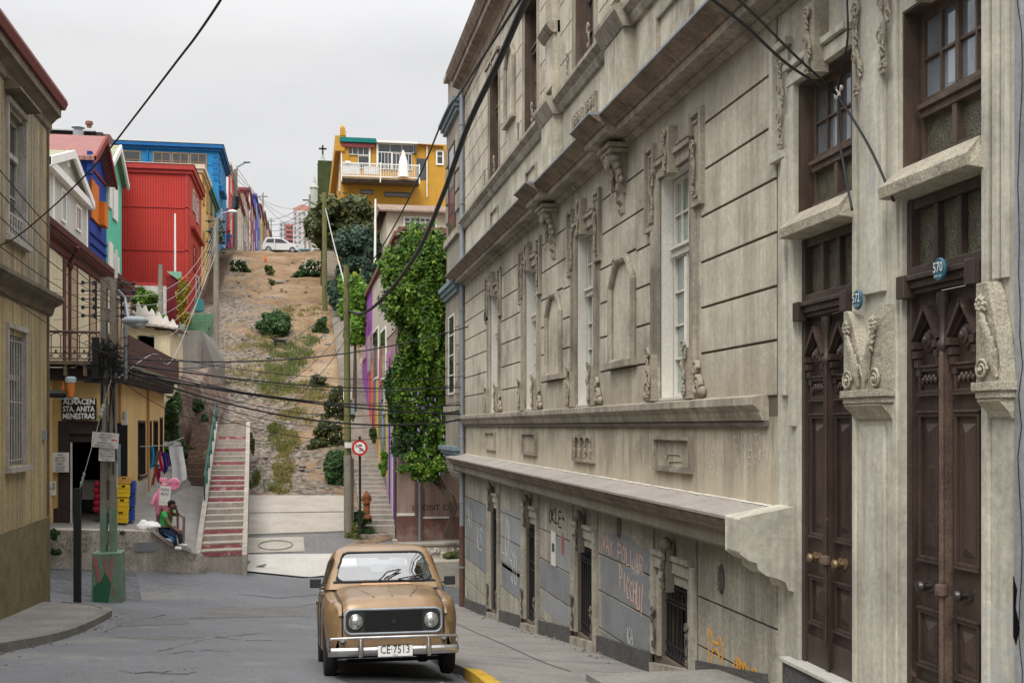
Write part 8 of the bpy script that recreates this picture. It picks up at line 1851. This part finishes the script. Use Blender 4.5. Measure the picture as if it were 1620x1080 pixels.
pol('flagpole','white flagpole in front of the red corrugated house',277,436,338,72,.07,M['white']); pol('flagpole','white flagpole between the conifers and the cream house',593,420,315,74,.08,M['white'],594)
pol('concrete_post','short grey post beside the whitewashed wall',254,492,418,60,.14,M['polewood'])
# round no-parking style sign
t=thing('traffic_sign','round red ringed traffic sign on a black post beside the hydrant','sign',tuple(P(570,840,39.4))); q=P(569,708,39.3); m_=MB(); m_.tube([P(570,800+42,39.4),P(569,690,39.4)],.04,8); obj('post',m_,M['iron'],t)
m_=MB(); m_.lathe((q.x,q.y-.05,q.z),[(.265,0),(.265,-.015),(0,-.016)],24,'y'); d=obj('sign_face',m_,PLAIN('sign_red',(.50,.02,.03),.5),t); m_=MB(); m_.lathe((q.x,q.y-.068,q.z),[(.19,0),(.19,-.004),(0,-.005)],24,'y'); d=obj('white_disc',m_,M['white'],t)
m_=MB(); y_=q.y-.08; m_.tube([(q.x-.13,y_,q.z+.12),(q.x+.13,y_,q.z-.12)],.016,4); obj('red_bar',m_,PLAIN('sign_red2',(.5,.02,.03)),t); m_=MB()
rr=random.Random(6)
for k in range(9): a=Vector((q.x+rr.uniform(-.13,.1),y_+.004,q.z+rr.uniform(-.12,.12))); m_.tube([a,a+Vector((rr.uniform(-.06,.08),0,rr.uniform(-.06,.06))),a+Vector((rr.uniform(-.06,.08),0,rr.uniform(-.08,.04)))],.010,4)
obj('symbol',m_,M['black'],t)
m_=MB(); m_.tube([P(558,822,39.9),P(558,725,39.9)],.045,8); obj('short_post',m_,M['polewood'],label='thin grey post left of the round traffic sign',cat='post')
t=thing('notice_boards','pair of small pale boards fixed by the wooden pole on the stairs','sign',tuple(P(549,640,46)))
for (a,b_,u,v,mt) in ((543,556,619,632,'white'),(545,561,636,655,'bluegrey')): m_=MB(); q0=P(a,u,46); q1=P(b_,v,46); m_.box(q0.x,q1.x,q0.y,q0.y+.05,q1.z,q0.z); obj('board',m_,M[mt],t)
# hydrant
q=P(580,812,40.3); m_=MB(); hy=thing('fire_hydrant','rusty orange fire hydrant at the foot of the right stairs','hydrant',(q.x,q.y,P(0,815,40.3).z)); zb=P(0,815,40.3).z; zt_=P(0,776,40.3).z; h=zt_-zb
m_.lathe((q.x,q.y,zb-.1),[(.17,0),(.17,.1),(.11,.14),(.11,h*.55),(.14,h*.58),(.14,h*.63),(.11,h*.66),(.13,h*.8),(.15,h*.86),(.15,h*.9),(.10,h*1.0),(.04,h*1.06),(.04,h*1.12),(0,h*1.13)],14); obj('barrel',m_,SURF('rusty_orange',(.33,.12,.045),var=.3,scale=6,fine=.3),hy,smooth=True)
m_=MB(); m_.lathe((q.x-.18,q.y,zb+h*.66),[(.06,0),(.06,.36)],8,'x'); m_.lathe((q.x,q.y-.18,zb+h*.58),[(.07,0),(.07,.1)],10,'y'); obj('outlet',m_,SURF('rusty_orange2',(.28,.10,.04),var=.3,scale=6),hy)
# ---- wires: px polyline with distances
def wire(pts,r,label,mat='wire',sag=0,n=12,name='overhead_cable',group=None,cat='cable'):
    q=[P(*p) for p in pts]; out=[]
    if len(q)==2:
        L_=(q[1]-q[0]).length
        for i in range(n+1): t_=i/n; v=q[0].lerp(q[1],t_); v.z-=sag*4*t_*(1-t_); out.append(v)
    else:
        # catmull-rom
        Q=[q[0]*2-q[1]]+q+[q[-1]*2-q[-2]]
        for i in range(1,len(Q)-2):
            for k in range(6):
                t_=k/6; out.append(.5*((2*Q[i])+(-Q[i-1]+Q[i+1])*t_+(2*Q[i-1]-5*Q[i]+4*Q[i+1]-Q[i+2])*t_**2+(-Q[i-1]+3*Q[i]-3*Q[i+1]+Q[i+2])*t_**3))
        out.append(q[-1])
    m_=MB(); m_.tube(out,r,6); return obj(name,m_,M[mat],label=label,cat=cat,group=group,smooth='all')
wire([(352,-12,9),(348,2,9.3),(310,58,10.5),(280,97,11.5),(215,182,13.5),(165,245,15),(100,312,17),(30,372,18.5),(-6,391,19)],.011,'thick black cable sweeping from the top of the picture down to the corrugated building')
wire([(842,-20,14),(828,8,15),(790,95,17),(740,200,20),(700,310,24),(660,400,29),(612,465,34),(576,495,38),(551,492,39.9)],.050,'thickest black cable bundle running past the mansion down to the wooden pole')
wire([(836,-20,13),(772,78,16),(726,150,20),(704,182,23),(662,282,28),(617,370,33),(580,424,37),(548,452,39.9)],.019,'thinner black cable beside the thickest bundle, ending at the wooden pole')
wire([(551,492,39.9),(545,450,44),(528,385,66),(515,330,83)],.035,'pale cable climbing from the wooden pole up to the thin greenish pole','wire_light')
rows_=[((185,565,26.5),(770,507,33.8),.5),((185,572,26.5),(735,612,34.2),.25),((180,578,26.5),(735,640,34.2),.35),((185,582,26.5),(735,663,34.2),.6),((180,586,26.5),(735,655,34.2),.2)]
for i,(a,b_,s) in enumerate(rows_): wire([a,b_],.017 if i<3 else .022,'black cable strung low across the street from the crowded pole to the mansion corner',sag=s,group='low cables across the street',n=16)
for i in range(6): wire([(180,548+7*i,26.5),(730,595+13*i,34.3)],.009,'thin black wire strung low across the street from the crowded pole to the mansion corner',sag=.35+.15*i,group='thin low wires across the street',n=14)
for i in range(4): wire([(190,575+i*9,26.5),(548,470+i*22,39.9)],.010,'thin black wire from the crowded pole across the slope to the greenish wooden pole',sag=.9+.3*i,group='wires across the slope',n=14)
wire([(180,603,26.5),(242,560,30),(268,574,34),(295,520,45),(342,400,68)],.011,'pale cable looping from the crowded pole up toward the pole below the red house','wire_light')
for i in range(5): wire([(186,468+i*9,26.5),(342,352+i*5,68)],.008,'thin grey wire fanning from the crowded pole up toward the lamp pole on the slope','wire_light',sag=1.2+.3*i,group='grey wires fanning up the slope',n=14)
for i in range(4): wire([(342,355+i*7,68),(373,290+i*9,118)],.03,'wire between the two lamp poles at upper left',sag=.8,group='wires between the lamp poles')
for i,(y0_,y1_) in enumerate(((262,452),(298,470),(338,478),(385,492),(420,510),(455,560))): wire([(-6,y0_,16),(176,y1_,26.5)],.008,'thin wire from the corrugated building down to the crowded pole',sag=.12,group='thin wires by the corrugated building')
for i in range(5): wire([(85,440+22*i,30),(176,452+12*i,26.5)],.006,'fine wire between the cream upper wall and the crowded pole',group='fine wires at the cream wall',sag=.05,n=6)
for i in range(6): wire([(420,345+i*9,260),(490,318+i*11,150)],.05,'hazy distant wire crossing the sky above the white hatchback','wire_light',sag=1,group='distant wires over the crest',n=6)
for i in range(3): wire([(373,262+i*10,118),(505,372-i*28,150)],.025,'faint wire crossing the pale sky between the lamp pole and the church','wire_light',sag=2,group='faint wires in the sky',n=10)
wire([(1112,-12,7.6),(1180,42,8.4),(1250,105,9.4),(1325,150,10.2)],.012,'left of the two black wires meeting at the insulator by door 572'); wire([(1155,-12,7.4),(1200,30,8.2),(1262,92,9.4),(1325,148,10.2)],.010,'right of the two black wires meeting at the insulator by door 572')
wire([(1325,150,10.2),(1375,232,9.6),(1414,318,9.15)],.011,'black wire dropping from the insulator to the top of door 570'); wire([(1325,150,10.2),(1328,220,10.1),(1340,290,9.9),(1348,332,9.75)],.012,'black wire hanging from the insulator to the stone lintel of door 572')
wire([(1340,-8,9.9),(1341,60,9.9),(1332,110,10.05),(1325,148,10.2)],.010,'wire coming down the wall from the top of the picture to the insulator')
m_=MB(); q=P(1325,150,10.2); m_.ball(tuple(q),.03,.03,.05); m_.ball(tuple(q+Vector((.03,0,.06))),.025); obj('insulator',m_,M['white_wood'],label='small pale insulator where the wires meet above door 572',cat='insulator')
m_=MB(); q=onX(770,507,XR-.05)
for k in range(3): m_.tube([(q.x-.02*k,q.y+.16*math.cos(t*.5),q.z+.05*k+.12*math.sin(t*.5)) for t in range(14)],.012,4,cap=False)
obj('cable_coil',m_,M['wire'],label='small coil of black cable on the mansion wall near the drainpipe',cat='cable')
# ================= PEOPLE AND SMALL THINGS =================
def skin(name, verts, edges, radii, mat, parent, root=0, sub=2):
    me=bpy.data.meshes.new(name); off=OFF[parent]; me.from_pydata([tuple(Vector(v)-off) for v in verts],edges,[]); me.materials.append(mat)
    o=bpy.data.objects.new(name,me); COL.objects.link(o); o.parent=parent; OFF[o]=off; m=o.modifiers.new('s','SKIN'); 
    for i,r in enumerate(radii): me.skin_vertices[0].data[i].radius=(r if hasattr(r,'__len__') else (r,r)); me.skin_vertices[0].data[i].use_root=(i==root)
    m.use_smooth_shade=True
    s=o.modifiers.new('u','SUBSURF'); s.levels=sub; s.render_levels=sub; return o
M['skin']=SURF('brown_skin',(.17,.085,.05),var=.1,rough=.55,bump=.02,fine=.03); M['shirt']=SURF('green_polo',(.055,.40,.10),var=.15,scale=5,rough=.85,bump=.3,bscale=8); M['trouser']=SURF('navy_tracksuit',(.012,.02,.05),var=.3,rough=.8,bump=.2); M['stripe']=PLAIN('blue_stripe',(.02,.20,.50),.7); M['shoe']=PLAIN('white_trainers',(.70,.70,.70),.5)
# seated man: world-space skeleton. he sits on the wall looking right/down, hand to his ear
Zm=31.35; S=Zm/FPX
def mp(px,py,dy=0): v=P(px,py,Zm); return Vector((v.x,v.y+dy,v.z))
man_=thing('person','man in green polo shirt and navy tracksuit sitting on the wall, hand at his ear','person',tuple(mp(270,866)))
hip=mp(262,838,.0); 
V=dict(pel=mp(263,838,.02),waist=mp(262,826,.03),chest=mp(265,814,.0),neck=mp(270,806.5,-.04),head0=mp(272,803.5,-.06),head=mp(273.5,799,-.08),crown=mp(273,795,-.08),
 hipL=mp(262,841,-.10),kneeL=mp(277,845,-.38),ankL=mp(281,862,-.40),toeL=mp(287,864,-.46), hipR=mp(266,840,.10),kneeR=mp(285,843,.02),ankR=mp(286,860,-.08),toeR=mp(294,861,-.14),
 shL=mp(260.5,811,-.16),elL=mp(268,826,-.26),wrL=mp(281,836,-.36),haL=mp(285,838,-.38), shR=mp(270,811,.14),elR=mp(282,815,.05),wrR=mp(279.5,806,-.02),haR=mp(277.5,802,-.05))
ks=list(V); E=[('pel','waist'),('waist','chest'),('chest','neck'),('neck','head0'),('head0','head'),('head','crown'),('pel','hipL'),('hipL','kneeL'),('kneeL','ankL'),('ankL','toeL'),('pel','hipR'),('hipR','kneeR'),('kneeR','ankR'),('ankR','toeR'),('chest','shL'),('shL','elL'),('elL','wrL'),('wrL','haL'),('chest','shR'),('shR','elR'),('elR','wrR'),('wrR','haR')]
R=dict(pel=.135,waist=.125,chest=.135,neck=.055,head0=.075,head=.098,crown=.07,hipL=.10,kneeL=.062,ankL=.040,toeL=.035,hipR=.10,kneeR=.062,ankR=.040,toeR=.035,shL=.068,elL=.043,wrL=.029,haL=.034,shR=.068,elR=.043,wrR=.029,haR=.034)
vs=[V[k] for k in ks]; rs=[R[k] for k in ks]; es=[(ks.index(a),ks.index(b)) for a,b in E]
def fingers(hand,wr):
    h=V[hand]; d=(h-V[wr]).normalized(); sd=Vector((d.z,0,-d.x)).normalized() if abs(d.y)<.9 else Vector((1,0,0)); up=d.cross(sd)
    i0=ks.index(hand)
    for k in range(5):
        o_=sd*(.028*(k-1.6)) if k<4 else sd*.045-d*.03
        ln=(.032,.038,.036,.028,.026)[k]; a=h+o_+d*.03; b_=a+d*ln*(1 if k<4 else .6)+(sd*.02 if k==4 else sd*0); c_=b_+d*ln*.6-up*ln*.7
        n0=len(vs); vs.extend([a,b_,c_]); rs.extend([.010,.009,.0075]); es.extend([(i0,n0),(n0,n0+1),(n0+1,n0+2)])
fingers('haL','wrL'); fingers('haR','wrR')
bd=skin('body',vs,es,rs,M['skin'],man_)
def sub(keys,scale,name,mat,extra={}):
    kk=keys; vv=[V[k] if k not in extra else extra[k][0] for k in kk]; rr_=[(R[k]*scale+.008) if k not in extra else extra[k][1] for k in kk]; ee=[(kk.index(a),kk.index(b)) for a,b in E+[('shL','slL'),('shR','slR'),('neck0','chest')] if a in kk and b in kk]; return skin(name,vv,ee,rr_,mat,man_)
sub(['pel','waist','chest','shL','shR','slL','slR'],1.10,'shirt',M['shirt'],{'slL':(V['shL'].lerp(V['elL'],.6),.064),'slR':(V['shR'].lerp(V['elR'],.55),.064)})
sub(['pel','hipL','kneeL','ankL','hipR','kneeR','ankR'],1.12,'trousers',M['trouser'])
skin('trouser_stripe',[V['hipL']+Vector((0,-.10,0)),V['hipL'].lerp(V['kneeL'],.5)+Vector((0,-.075,-.03)),V['kneeL']+Vector((-.02,-.05,-.06)),V['kneeL'].lerp(V['ankL'],.6)+Vector((-.03,-.03,0))],[(0,1),(1,2),(2,3)],[.045,.045,.04,.03],M['stripe'],man_)
for s in 'LR': skin('shoe',[V['ank'+s]+Vector((-.03,0,-.03)),V['toe'+s]+Vector((0,0,-.01)),V['toe'+s]+Vector((.06,-.02,-.01))],[(0,1),(1,2)],[.055,.052,.04],M['shoe'],man_)
m_=MB(); h=V['crown']; m_.ball((h.x-.02,h.y+.02,h.z-.0),.105,.105,.085,12,8); m_.ball((h.x-.05,h.y+.03,h.z-.06),.075,.09,.09,10,6); obj('hair',m_,PLAIN('black_hair',(.012,.010,.010),.9),man_,smooth='all')
# face: looks to the right and slightly down
m_=MB(); f_=V['head']+Vector((.085,-.045,-.005)); m_.ball(tuple(f_+Vector((.022,-.01,-.01))),.018,.014,.022,8,5)
obj('nose',m_,M['skin'],man_,smooth='all'); m_=MB()
for dy in (-.045,.02): m_.ball(tuple(V['head']+Vector((.082,-.045+dy*.8,.018))),.010,.014,.007,8,5)
m_.ball(tuple(V['head']+Vector((.088,-.045,-.045))),.008,.024,.006,8,5); obj('eyes_and_mouth',m_,PLAIN('dark_features',(.02,.01,.01),.5),man_); m_=MB(); m_.ball(tuple(V['head']+Vector((.0,-.10,-.005))),.018,.012,.028,8,5); obj('ear',m_,M['skin'],man_,smooth='all')
m_=MB(); m_.obox(V['haR']+Vector((-.01,-.03,.0)),(.015,0,.0),(0,.012,0),(0,0,.05)); obj('mobile_phone',m_,M['plastic'],label='black mobile phone held to the seated man’s ear',cat='phone')
# distant person by the scarlet house
c=P(362,404,113.5); c.z=hill(c.y)+.35; pr=thing('person','person in blue overalls standing at the top of the upper stairway','person',tuple(c)); q=lambda x,y,z:c+Vector((x,y,z))
vv=[q(0,0,.92),q(0,0,1.15),q(.03,0,1.38),q(.04,0,1.52),q(.05,0,1.66),q(.05,0,1.76),q(-.1,0,.85),q(-.14,-.05,.48),q(-.2,0,.08),q(.1,0,.85),q(.16,-.1,.48),q(.14,0,.08),q(-.16,0,1.40),q(-.26,-.08,1.15),q(-.1,-.2,1.05),q(.2,0,1.40),q(.3,-.06,1.15),q(.16,-.22,1.1)]
ee=[(0,1),(1,2),(2,3),(3,4),(4,5),(0,6),(6,7),(7,8),(0,9),(9,10),(10,11),(2,12),(12,13),(13,14),(2,15),(15,16),(16,17)]; rad=[.14,.12,.14,.05,.09,.07,.09,.07,.05,.09,.07,.05,.06,.045,.035,.06,.045,.035]
skin('body',vv,ee,rad,M['skin'],pr,sub=1); kk=[0,1,2,6,7,8,9,10,11,12,13,15,16]; skin('overalls',[vv[k] for k in kk],[(kk.index(a),kk.index(b)) for a,b in ee if a in kk and b in kk],[rad[k]+.015 for k in kk],cmat('overall_blue',(.03,.12,.35)),pr,sub=1)
m_=MB(); m_.ball(tuple(q(.05,.02,1.74)),.11,.11,.09); obj('hair',m_,M['black'],pr)
# black dog on the slope
c=gp(443,549); dg=thing('dog','small black dog walking in the grass in the middle of the slope','dog',tuple(c)); q=lambda x,y,z:c+Vector((y*1.1,x,z*1.1))
vv=[q(.0,.25,.36),q(0,0,.36),q(0,-.25,.38),q(0,-.36,.48),q(.02,-.46,.54),q(.03,-.58,.50),q(-.08,.27,.22),q(-.08,.30,.13),q(-.08,.26,.02),q(.08,.25,.22),q(.08,.33,.13),q(.08,.29,.02),q(-.08,-.24,.2),q(-.08,-.25,.02),q(.08,-.26,.2),q(.08,-.30,.02),q(0,.36,.42),q(0,.48,.52)]
skin('body',vv,[(0,1),(1,2),(2,3),(3,4),(4,5),(0,6),(6,7),(7,8),(0,9),(9,10),(10,11),(2,12),(12,13),(2,14),(14,15),(0,16),(16,17)],[.10,.105,.12,.075,.07,.035,.045,.03,.025,.045,.03,.025,.04,.026,.04,.026,.03,.018],M['black'],dg,root=1)
# pink promotional figure with card and round POP sign
Zk=32.6; c=P(258,823,Zk); M['pink']=PLAIN('pink_vinyl',(.72,.25,.36),.5); t=thing('pink_figure','pink standing advertising figure with crown holding a white card and round pink sign','statue',tuple(c)); q=lambda px,py,dy=0:P(px,py,Zk)+Vector((0,dy,0))
vv=[q(256,795),q(257,782),q(258,772),q(259,768),q(260,763),q(252,778),q(246,785,-.1),q(241,800,-.15),q(266,775),q(273,772,-.1),q(274,766,-.1),q(250,800),q(250,815),q(262,800),q(263,815)]
skin('body',vv,[(0,1),(1,2),(2,3),(3,4),(2,5),(5,6),(6,7),(2,8),(8,9),(9,10),(0,11),(11,12),(0,13),(13,14)],[.17,.16,.13,.06,.11,.07,.06,.07,.07,.05,.045,.10,.06,.10,.06],M['pink'],t)
m_=MB(); 
for k in range(4): a=q(254+3*k,762); m_.lathe((a.x,a.y,a.z),[(.04,0),(.03,.09),(0,.13)],6)
obj('crown',m_,M['pink'],t); m_=MB(); a=q(276,765,-.12); m_.lathe((a.x,a.y,a.z),[(.17,0),(.17,-.03),(.15,-.05),(0,-.055)],20,'y'); pp=obj('pop_sign',m_,M['pink'],t,smooth=True); m_=MB(); m_.text('POP',lambda u,v:(a.x+u,a.y-.06,a.z+v),.15); obj('pop_letters',m_,PLAIN('magenta',(.45,.02,.2)),pp)
board(261,784,17,30,32.25,'white hand lettered card held by the pink figure',['POPO','MENU','3.5','----'],-.08,ink='ink2',size=.09)
m_=MB(); a=P(254,828,32.75); m_.box(a.x-.12,a.x+.1,a.y,a.y+.2,P(0,848,32.75).z,P(0,798,32.75).z); obj('wooden_post',m_,M['polewood'],label='weathered wooden post behind the seated man',cat='post')
m_=MB(); m_.tube([P(280,812,32.6),P(291,818,32.4),P(290,866,32.2)],.035,6); m_.tube([P(281,812,32.6),P(281,850,32.6)],.03,6); m_.tube([P(281,838,32.6),P(290,840,32.4)],.025,6); obj('iron_rail',m_,PLAIN('rusty_rail',(.13,.07,.06)),label='short rusty handrail right of the seated man',cat='railing')
m_=MB(); a=P(236,834,31.4); m_.ball((a.x,a.y,a.z+.02),.34,.2,.14,12,8); m_.v=[(x+random.uniform(-.03,.03),y,z+random.uniform(-.03,.03)) for x,y,z in m_.v]; m_.ball((a.x-.15,a.y,a.z+.1),.12,.1,.12); obj('plastic_bag',m_,M['white'],label='crumpled white plastic bag on the wall left of the seated man',cat='bag',smooth='all')
m_=MB(); a=P(249,836,31.5); m_.ball(tuple(a),.12,.1,.08); obj('cloth_bundle',m_,PLAIN('lilac_cloth',(.4,.25,.4)),label='small lilac bundle between the white bag and the man',cat='bundle')
# crates
def crate(px,py,w,h,Z,mat,label,group=None,name='bottle_crate'):
    c=P(px,py,Z); s=Z/FPX; W,H=w*s/2,h*s; t=thing(name,label,'crate',tuple(c),group); m_=MB(); y0_,y1_=c.y,c.y+.36
    for k in range(3): z_=c.z+H*(.04+.33*k); m_.box(c.x-W,c.x+W,y0_,y0_+.02,z_,z_+H*.22); m_.box(c.x-W,c.x-W+.02,y0_,y1_,z_,z_+H*.22); m_.box(c.x+W-.02,c.x+W,y0_+.02,y1_,z_,z_+H*.22)
    for k in range(5): x=c.x-W+2*W*k/4; m_.box(x-.02,x+.02,y0_-.008,y0_+.0,c.z,c.z+H*.97)
    m_.box(c.x-W,c.x+W,y1_-.02,y1_,c.z,c.z+H); m_.box(c.x-W+.02,c.x+W-.02,y0_+.03,y1_-.03,c.z+.01,c.z+H*.8); obj('shell',m_,M[mat],t)
    m_=MB(); m_.box(c.x-W*.35,c.x+W*.35,y0_-.012,y0_-.009,c.z+H*.75,c.z+H*.88); obj('hand_hole',m_,M['void'],t); return t
M['cy']=PLAIN('yellow_plastic',(.72,.48,.02),.5); M['cb']=PLAIN('blue_plastic',(.02,.08,.38),.5); M['cor']=PLAIN('dull_orange_plastic',(.55,.30,.08),.6)
crate(191,827,19,20,32.0,'cy','yellow crate at the bottom of its stack beside the store'); crate(193,808,17,21,32.1,'cy','yellow crate in the middle of its stack beside the store'); crate(195,786,16,21,32.15,'cy','yellow crate with darker lettering at the top of the yellow stack'); crate(196,765,18,11,32.2,'cor','shallow faded orange crate lying on top of the yellow stack')
crate(206,824,9,22,32.5,'cb','blue crate at the bottom of the blue stack'); crate(207,801,9,20,32.55,'cb','blue crate in the middle of the blue stack'); crate(208,780,9,19,32.6,'cb','blue crate at the top of the blue stack')
m_=MB(); a=P(176,812,32.2); b_=P(190,812,32.2); m_.box(a.x,b_.x,a.y,a.y+.05,P(0,813,32.2).z,P(0,702,32.2).z); obj('display_board',m_,M['bluegrey'],label='tall grey sandwich board standing behind the utility pole',cat='board')
fz=P(147,808,33.6); t=thing('chest_freezer','white chest freezer with dark lower front inside the shop door','freezer',tuple(fz)); m_=MB(); m_.box(fz.x-.30,fz.x+.42,fz.y,fz.y+.6,P(0,790,33.6).z,P(0,762,33.6).z); obj('cabinet',m_,M['white_wood'],t,bevel=.02); m_=MB(); m_.box(fz.x-.28,fz.x+.40,fz.y+.02,fz.y+.58,P(0,810,33.6).z,P(0,790,33.6).z-.001); obj('base',m_,M['plastic'],t); m_=MB(); m_.box(fz.x-.32,fz.x+.44,fz.y-.02,fz.y+.62,P(0,762,33.6).z+.001,P(0,759,33.6).z); obj('lid',m_,M['zinc'],t)
m_=MB(); a=P(155,812,32.4)
for k in range(5): m_.ball((a.x+random.uniform(-.03,.03),a.y,a.z+.12+.17*k),.15-.015*k,.13,.12,9,6)
obj('red_sack',m_,SURF('red_net_sack',(.38,.02,.05),var=.4,scale=14,bump=.6),label='red net sack of produce standing by the shop door',cat='sack',smooth='all')
# laundry
ln=[]; Zl=38.5
la=P(222,706,36.5); lb_=P(290,692,40.5); m_=MB(); m_.tube([la,la.lerp(lb_,.5)-Vector((0,0,.12)),lb_],.012,4); obj('washing_line',m_,M['wire_light'],label='washing line stretched from the store wall over the terrace',cat='line')
def cloth(px0,px1,py0,py1,Z,mat,label,seed,sh=0,nm='hanging_garment'):
    r=random.Random(seed); a=P(px0,py0,Z); b_=P(px1,py0,Z); d=P(px0,py1,Z); h=a.z-d.z; m_=MB()
    def fn(u,v): x=a.lerp(b_,u); w=1-.12*math.sin(v*3)*abs(u-.5); return (x.x+.04*math.sin(v*4+seed)+sh*v, x.y+.05*math.sin(u*9+seed)*(.3+v), x.z-h*v*(1+.06*math.sin(u*7+seed)))
    m_.grid(fn,8,8); return obj(nm,m_,mat,label=label,cat='laundry',group='washing hung out beside the store',smooth='all')
cl=[(238,243,705,740,(.02,.28,.50),'turquoise blue garment at the left end of the washing line'),(241,246,740,768,(.45,.10,.02),'orange and navy garment low at the left end of the washing line'),(246,251,712,745,(.16,.16,.18),'grey garment third from the left on the washing line'),(249,256,740,764,(.35,.02,.10),'crimson skirt hanging lowest on the washing line'),(252,257,714,745,(.55,.03,.05),'bright red shirt on the washing line'),(257,263,715,748,(.03,.03,.25),'navy blue garment with red on the washing line'),(262,266,717,742,(.10,.03,.16),'dark purple garment beside the white sheet')]
for i,(a,b_,u,v,c_,lb) in enumerate(cl): cloth(a,b_,u,v,36.8+.25*i,cmat('cloth%d'%i,c_,var=.25),lb,i)
cloth(269,291,706,762,39,cmat('sheet',(.68,.69,.71),streak=0),'large white sheet hanging at the right of the washing line',11,.05); cloth(258,285,698,706,39.6,cmat('flag',(.5,.5,.5)),'black and white patterned cloth along the top of the washing line',12,nm='hanging_cloth')
# left-hand satellite details on the slope
m_=MB(); q=P(315,485,80); m_.box(q.x-.3,q.x+.3,q.y,q.y+.3,q.z-.3,q.z+.5); obj('meter_cabinet',m_,M['teal'],label='small dark green cabinet on the red house by the steps',cat='cabinet')
m_=MB(); q=gp(360,462); m_.box(q.x-.7,q.x+.7,q.y,q.y+1.6,q.z+.02,q.z+.10); obj('concrete_slab',m_,M['whitecon'],label='pale concrete slab lying on the dirt near the top left steps',cat='slab')

# ================= WORLD, SUN, CAMERA =================
w=bpy.data.worlds.new('World'); SC.world=w; w.use_nodes=True; nt=w.node_tree; nt.nodes.clear()
out=N(nt,'ShaderNodeOutputWorld'); bg=N(nt,'ShaderNodeBackground'); L(nt,bg.outputs[0],out.inputs[0]); bg.inputs[1].default_value=.10
sky=N(nt,'ShaderNodeTexSky'); sky.sky_type='NISHITA'; sky.sun_disc=False; sky.sun_elevation=math.radians(58); sky.sun_rotation=math.radians(215)
tc=N(nt,'ShaderNodeTexCoord'); sep=N(nt,'ShaderNodeSeparateXYZ'); L(nt,tc.outputs['Generated'],sep.inputs[0])
hs=N(nt,'ShaderNodeHueSaturation'); hs.inputs['Saturation'].default_value=.12; hs.inputs['Value'].default_value=1.0; L(nt,sky.outputs[0],hs.inputs['Color'])
cl_=noise(nt,tc.outputs['Generated'],2.2,6,.55,(1,1,2.2))
cloud=ramp(nt,cl_,[(.30,(6.1,6.15,6.35)),(.5,(6.8,6.83,6.95)),(.70,(7.5,7.5,7.55))])
r_=cloud.node
# ramp colours clamp at 1, so scale afterwards
for e,v in zip(r_.color_ramp.elements,((.61,.615,.635),(.66,.663,.675),(.74,.74,.745))): e.color=(*v,1)
sc_=mix(nt,1.0,cloud,(1,1,1),'MULTIPLY'); vm=N(nt,'ShaderNodeVectorMath',operation='SCALE'); L(nt,sc_,vm.inputs[0])
grd=N(nt,'ShaderNodeMapRange'); L(nt,sep.outputs[2],grd.inputs[0]); grd.inputs[1].default_value=.30; grd.inputs[2].default_value=1; grd.inputs[3].default_value=12.1; grd.inputs[4].default_value=54; L(nt,grd.outputs[0],vm.inputs['Scale'])
L(nt,mix(nt,.9,hs.outputs[0],vm.outputs[0]),bg.inputs[0])
sd=bpy.data.lights.new('sun','SUN'); sd.energy=2.4; sd.angle=math.radians(25); sd.color=(1,.95,.88); so=bpy.data.objects.new('sun',sd); COL.objects.link(so)
dirv=Vector((.33,.70,-.95)).normalized(); so.rotation_euler=dirv.to_track_quat('-Z','Y').to_euler(); so.location=(-20,-20,60)
cd=bpy.data.cameras.new('camera'); cam=bpy.data.objects.new('camera',cd); COL.objects.link(cam); cam.location=(0,0,0); cam.rotation_euler=(math.radians(90),0,-TH); cd.sensor_width=36; cd.lens=FPX/1620*36; cd.shift_y=(HOR-540)/1620; cd.clip_end=4000; cd.clip_start=.1
SC.camera=cam; SC.view_settings.view_transform='Standard'; SC.view_settings.look='None'; SC.view_settings.exposure=0; SC.view_settings.gamma=1
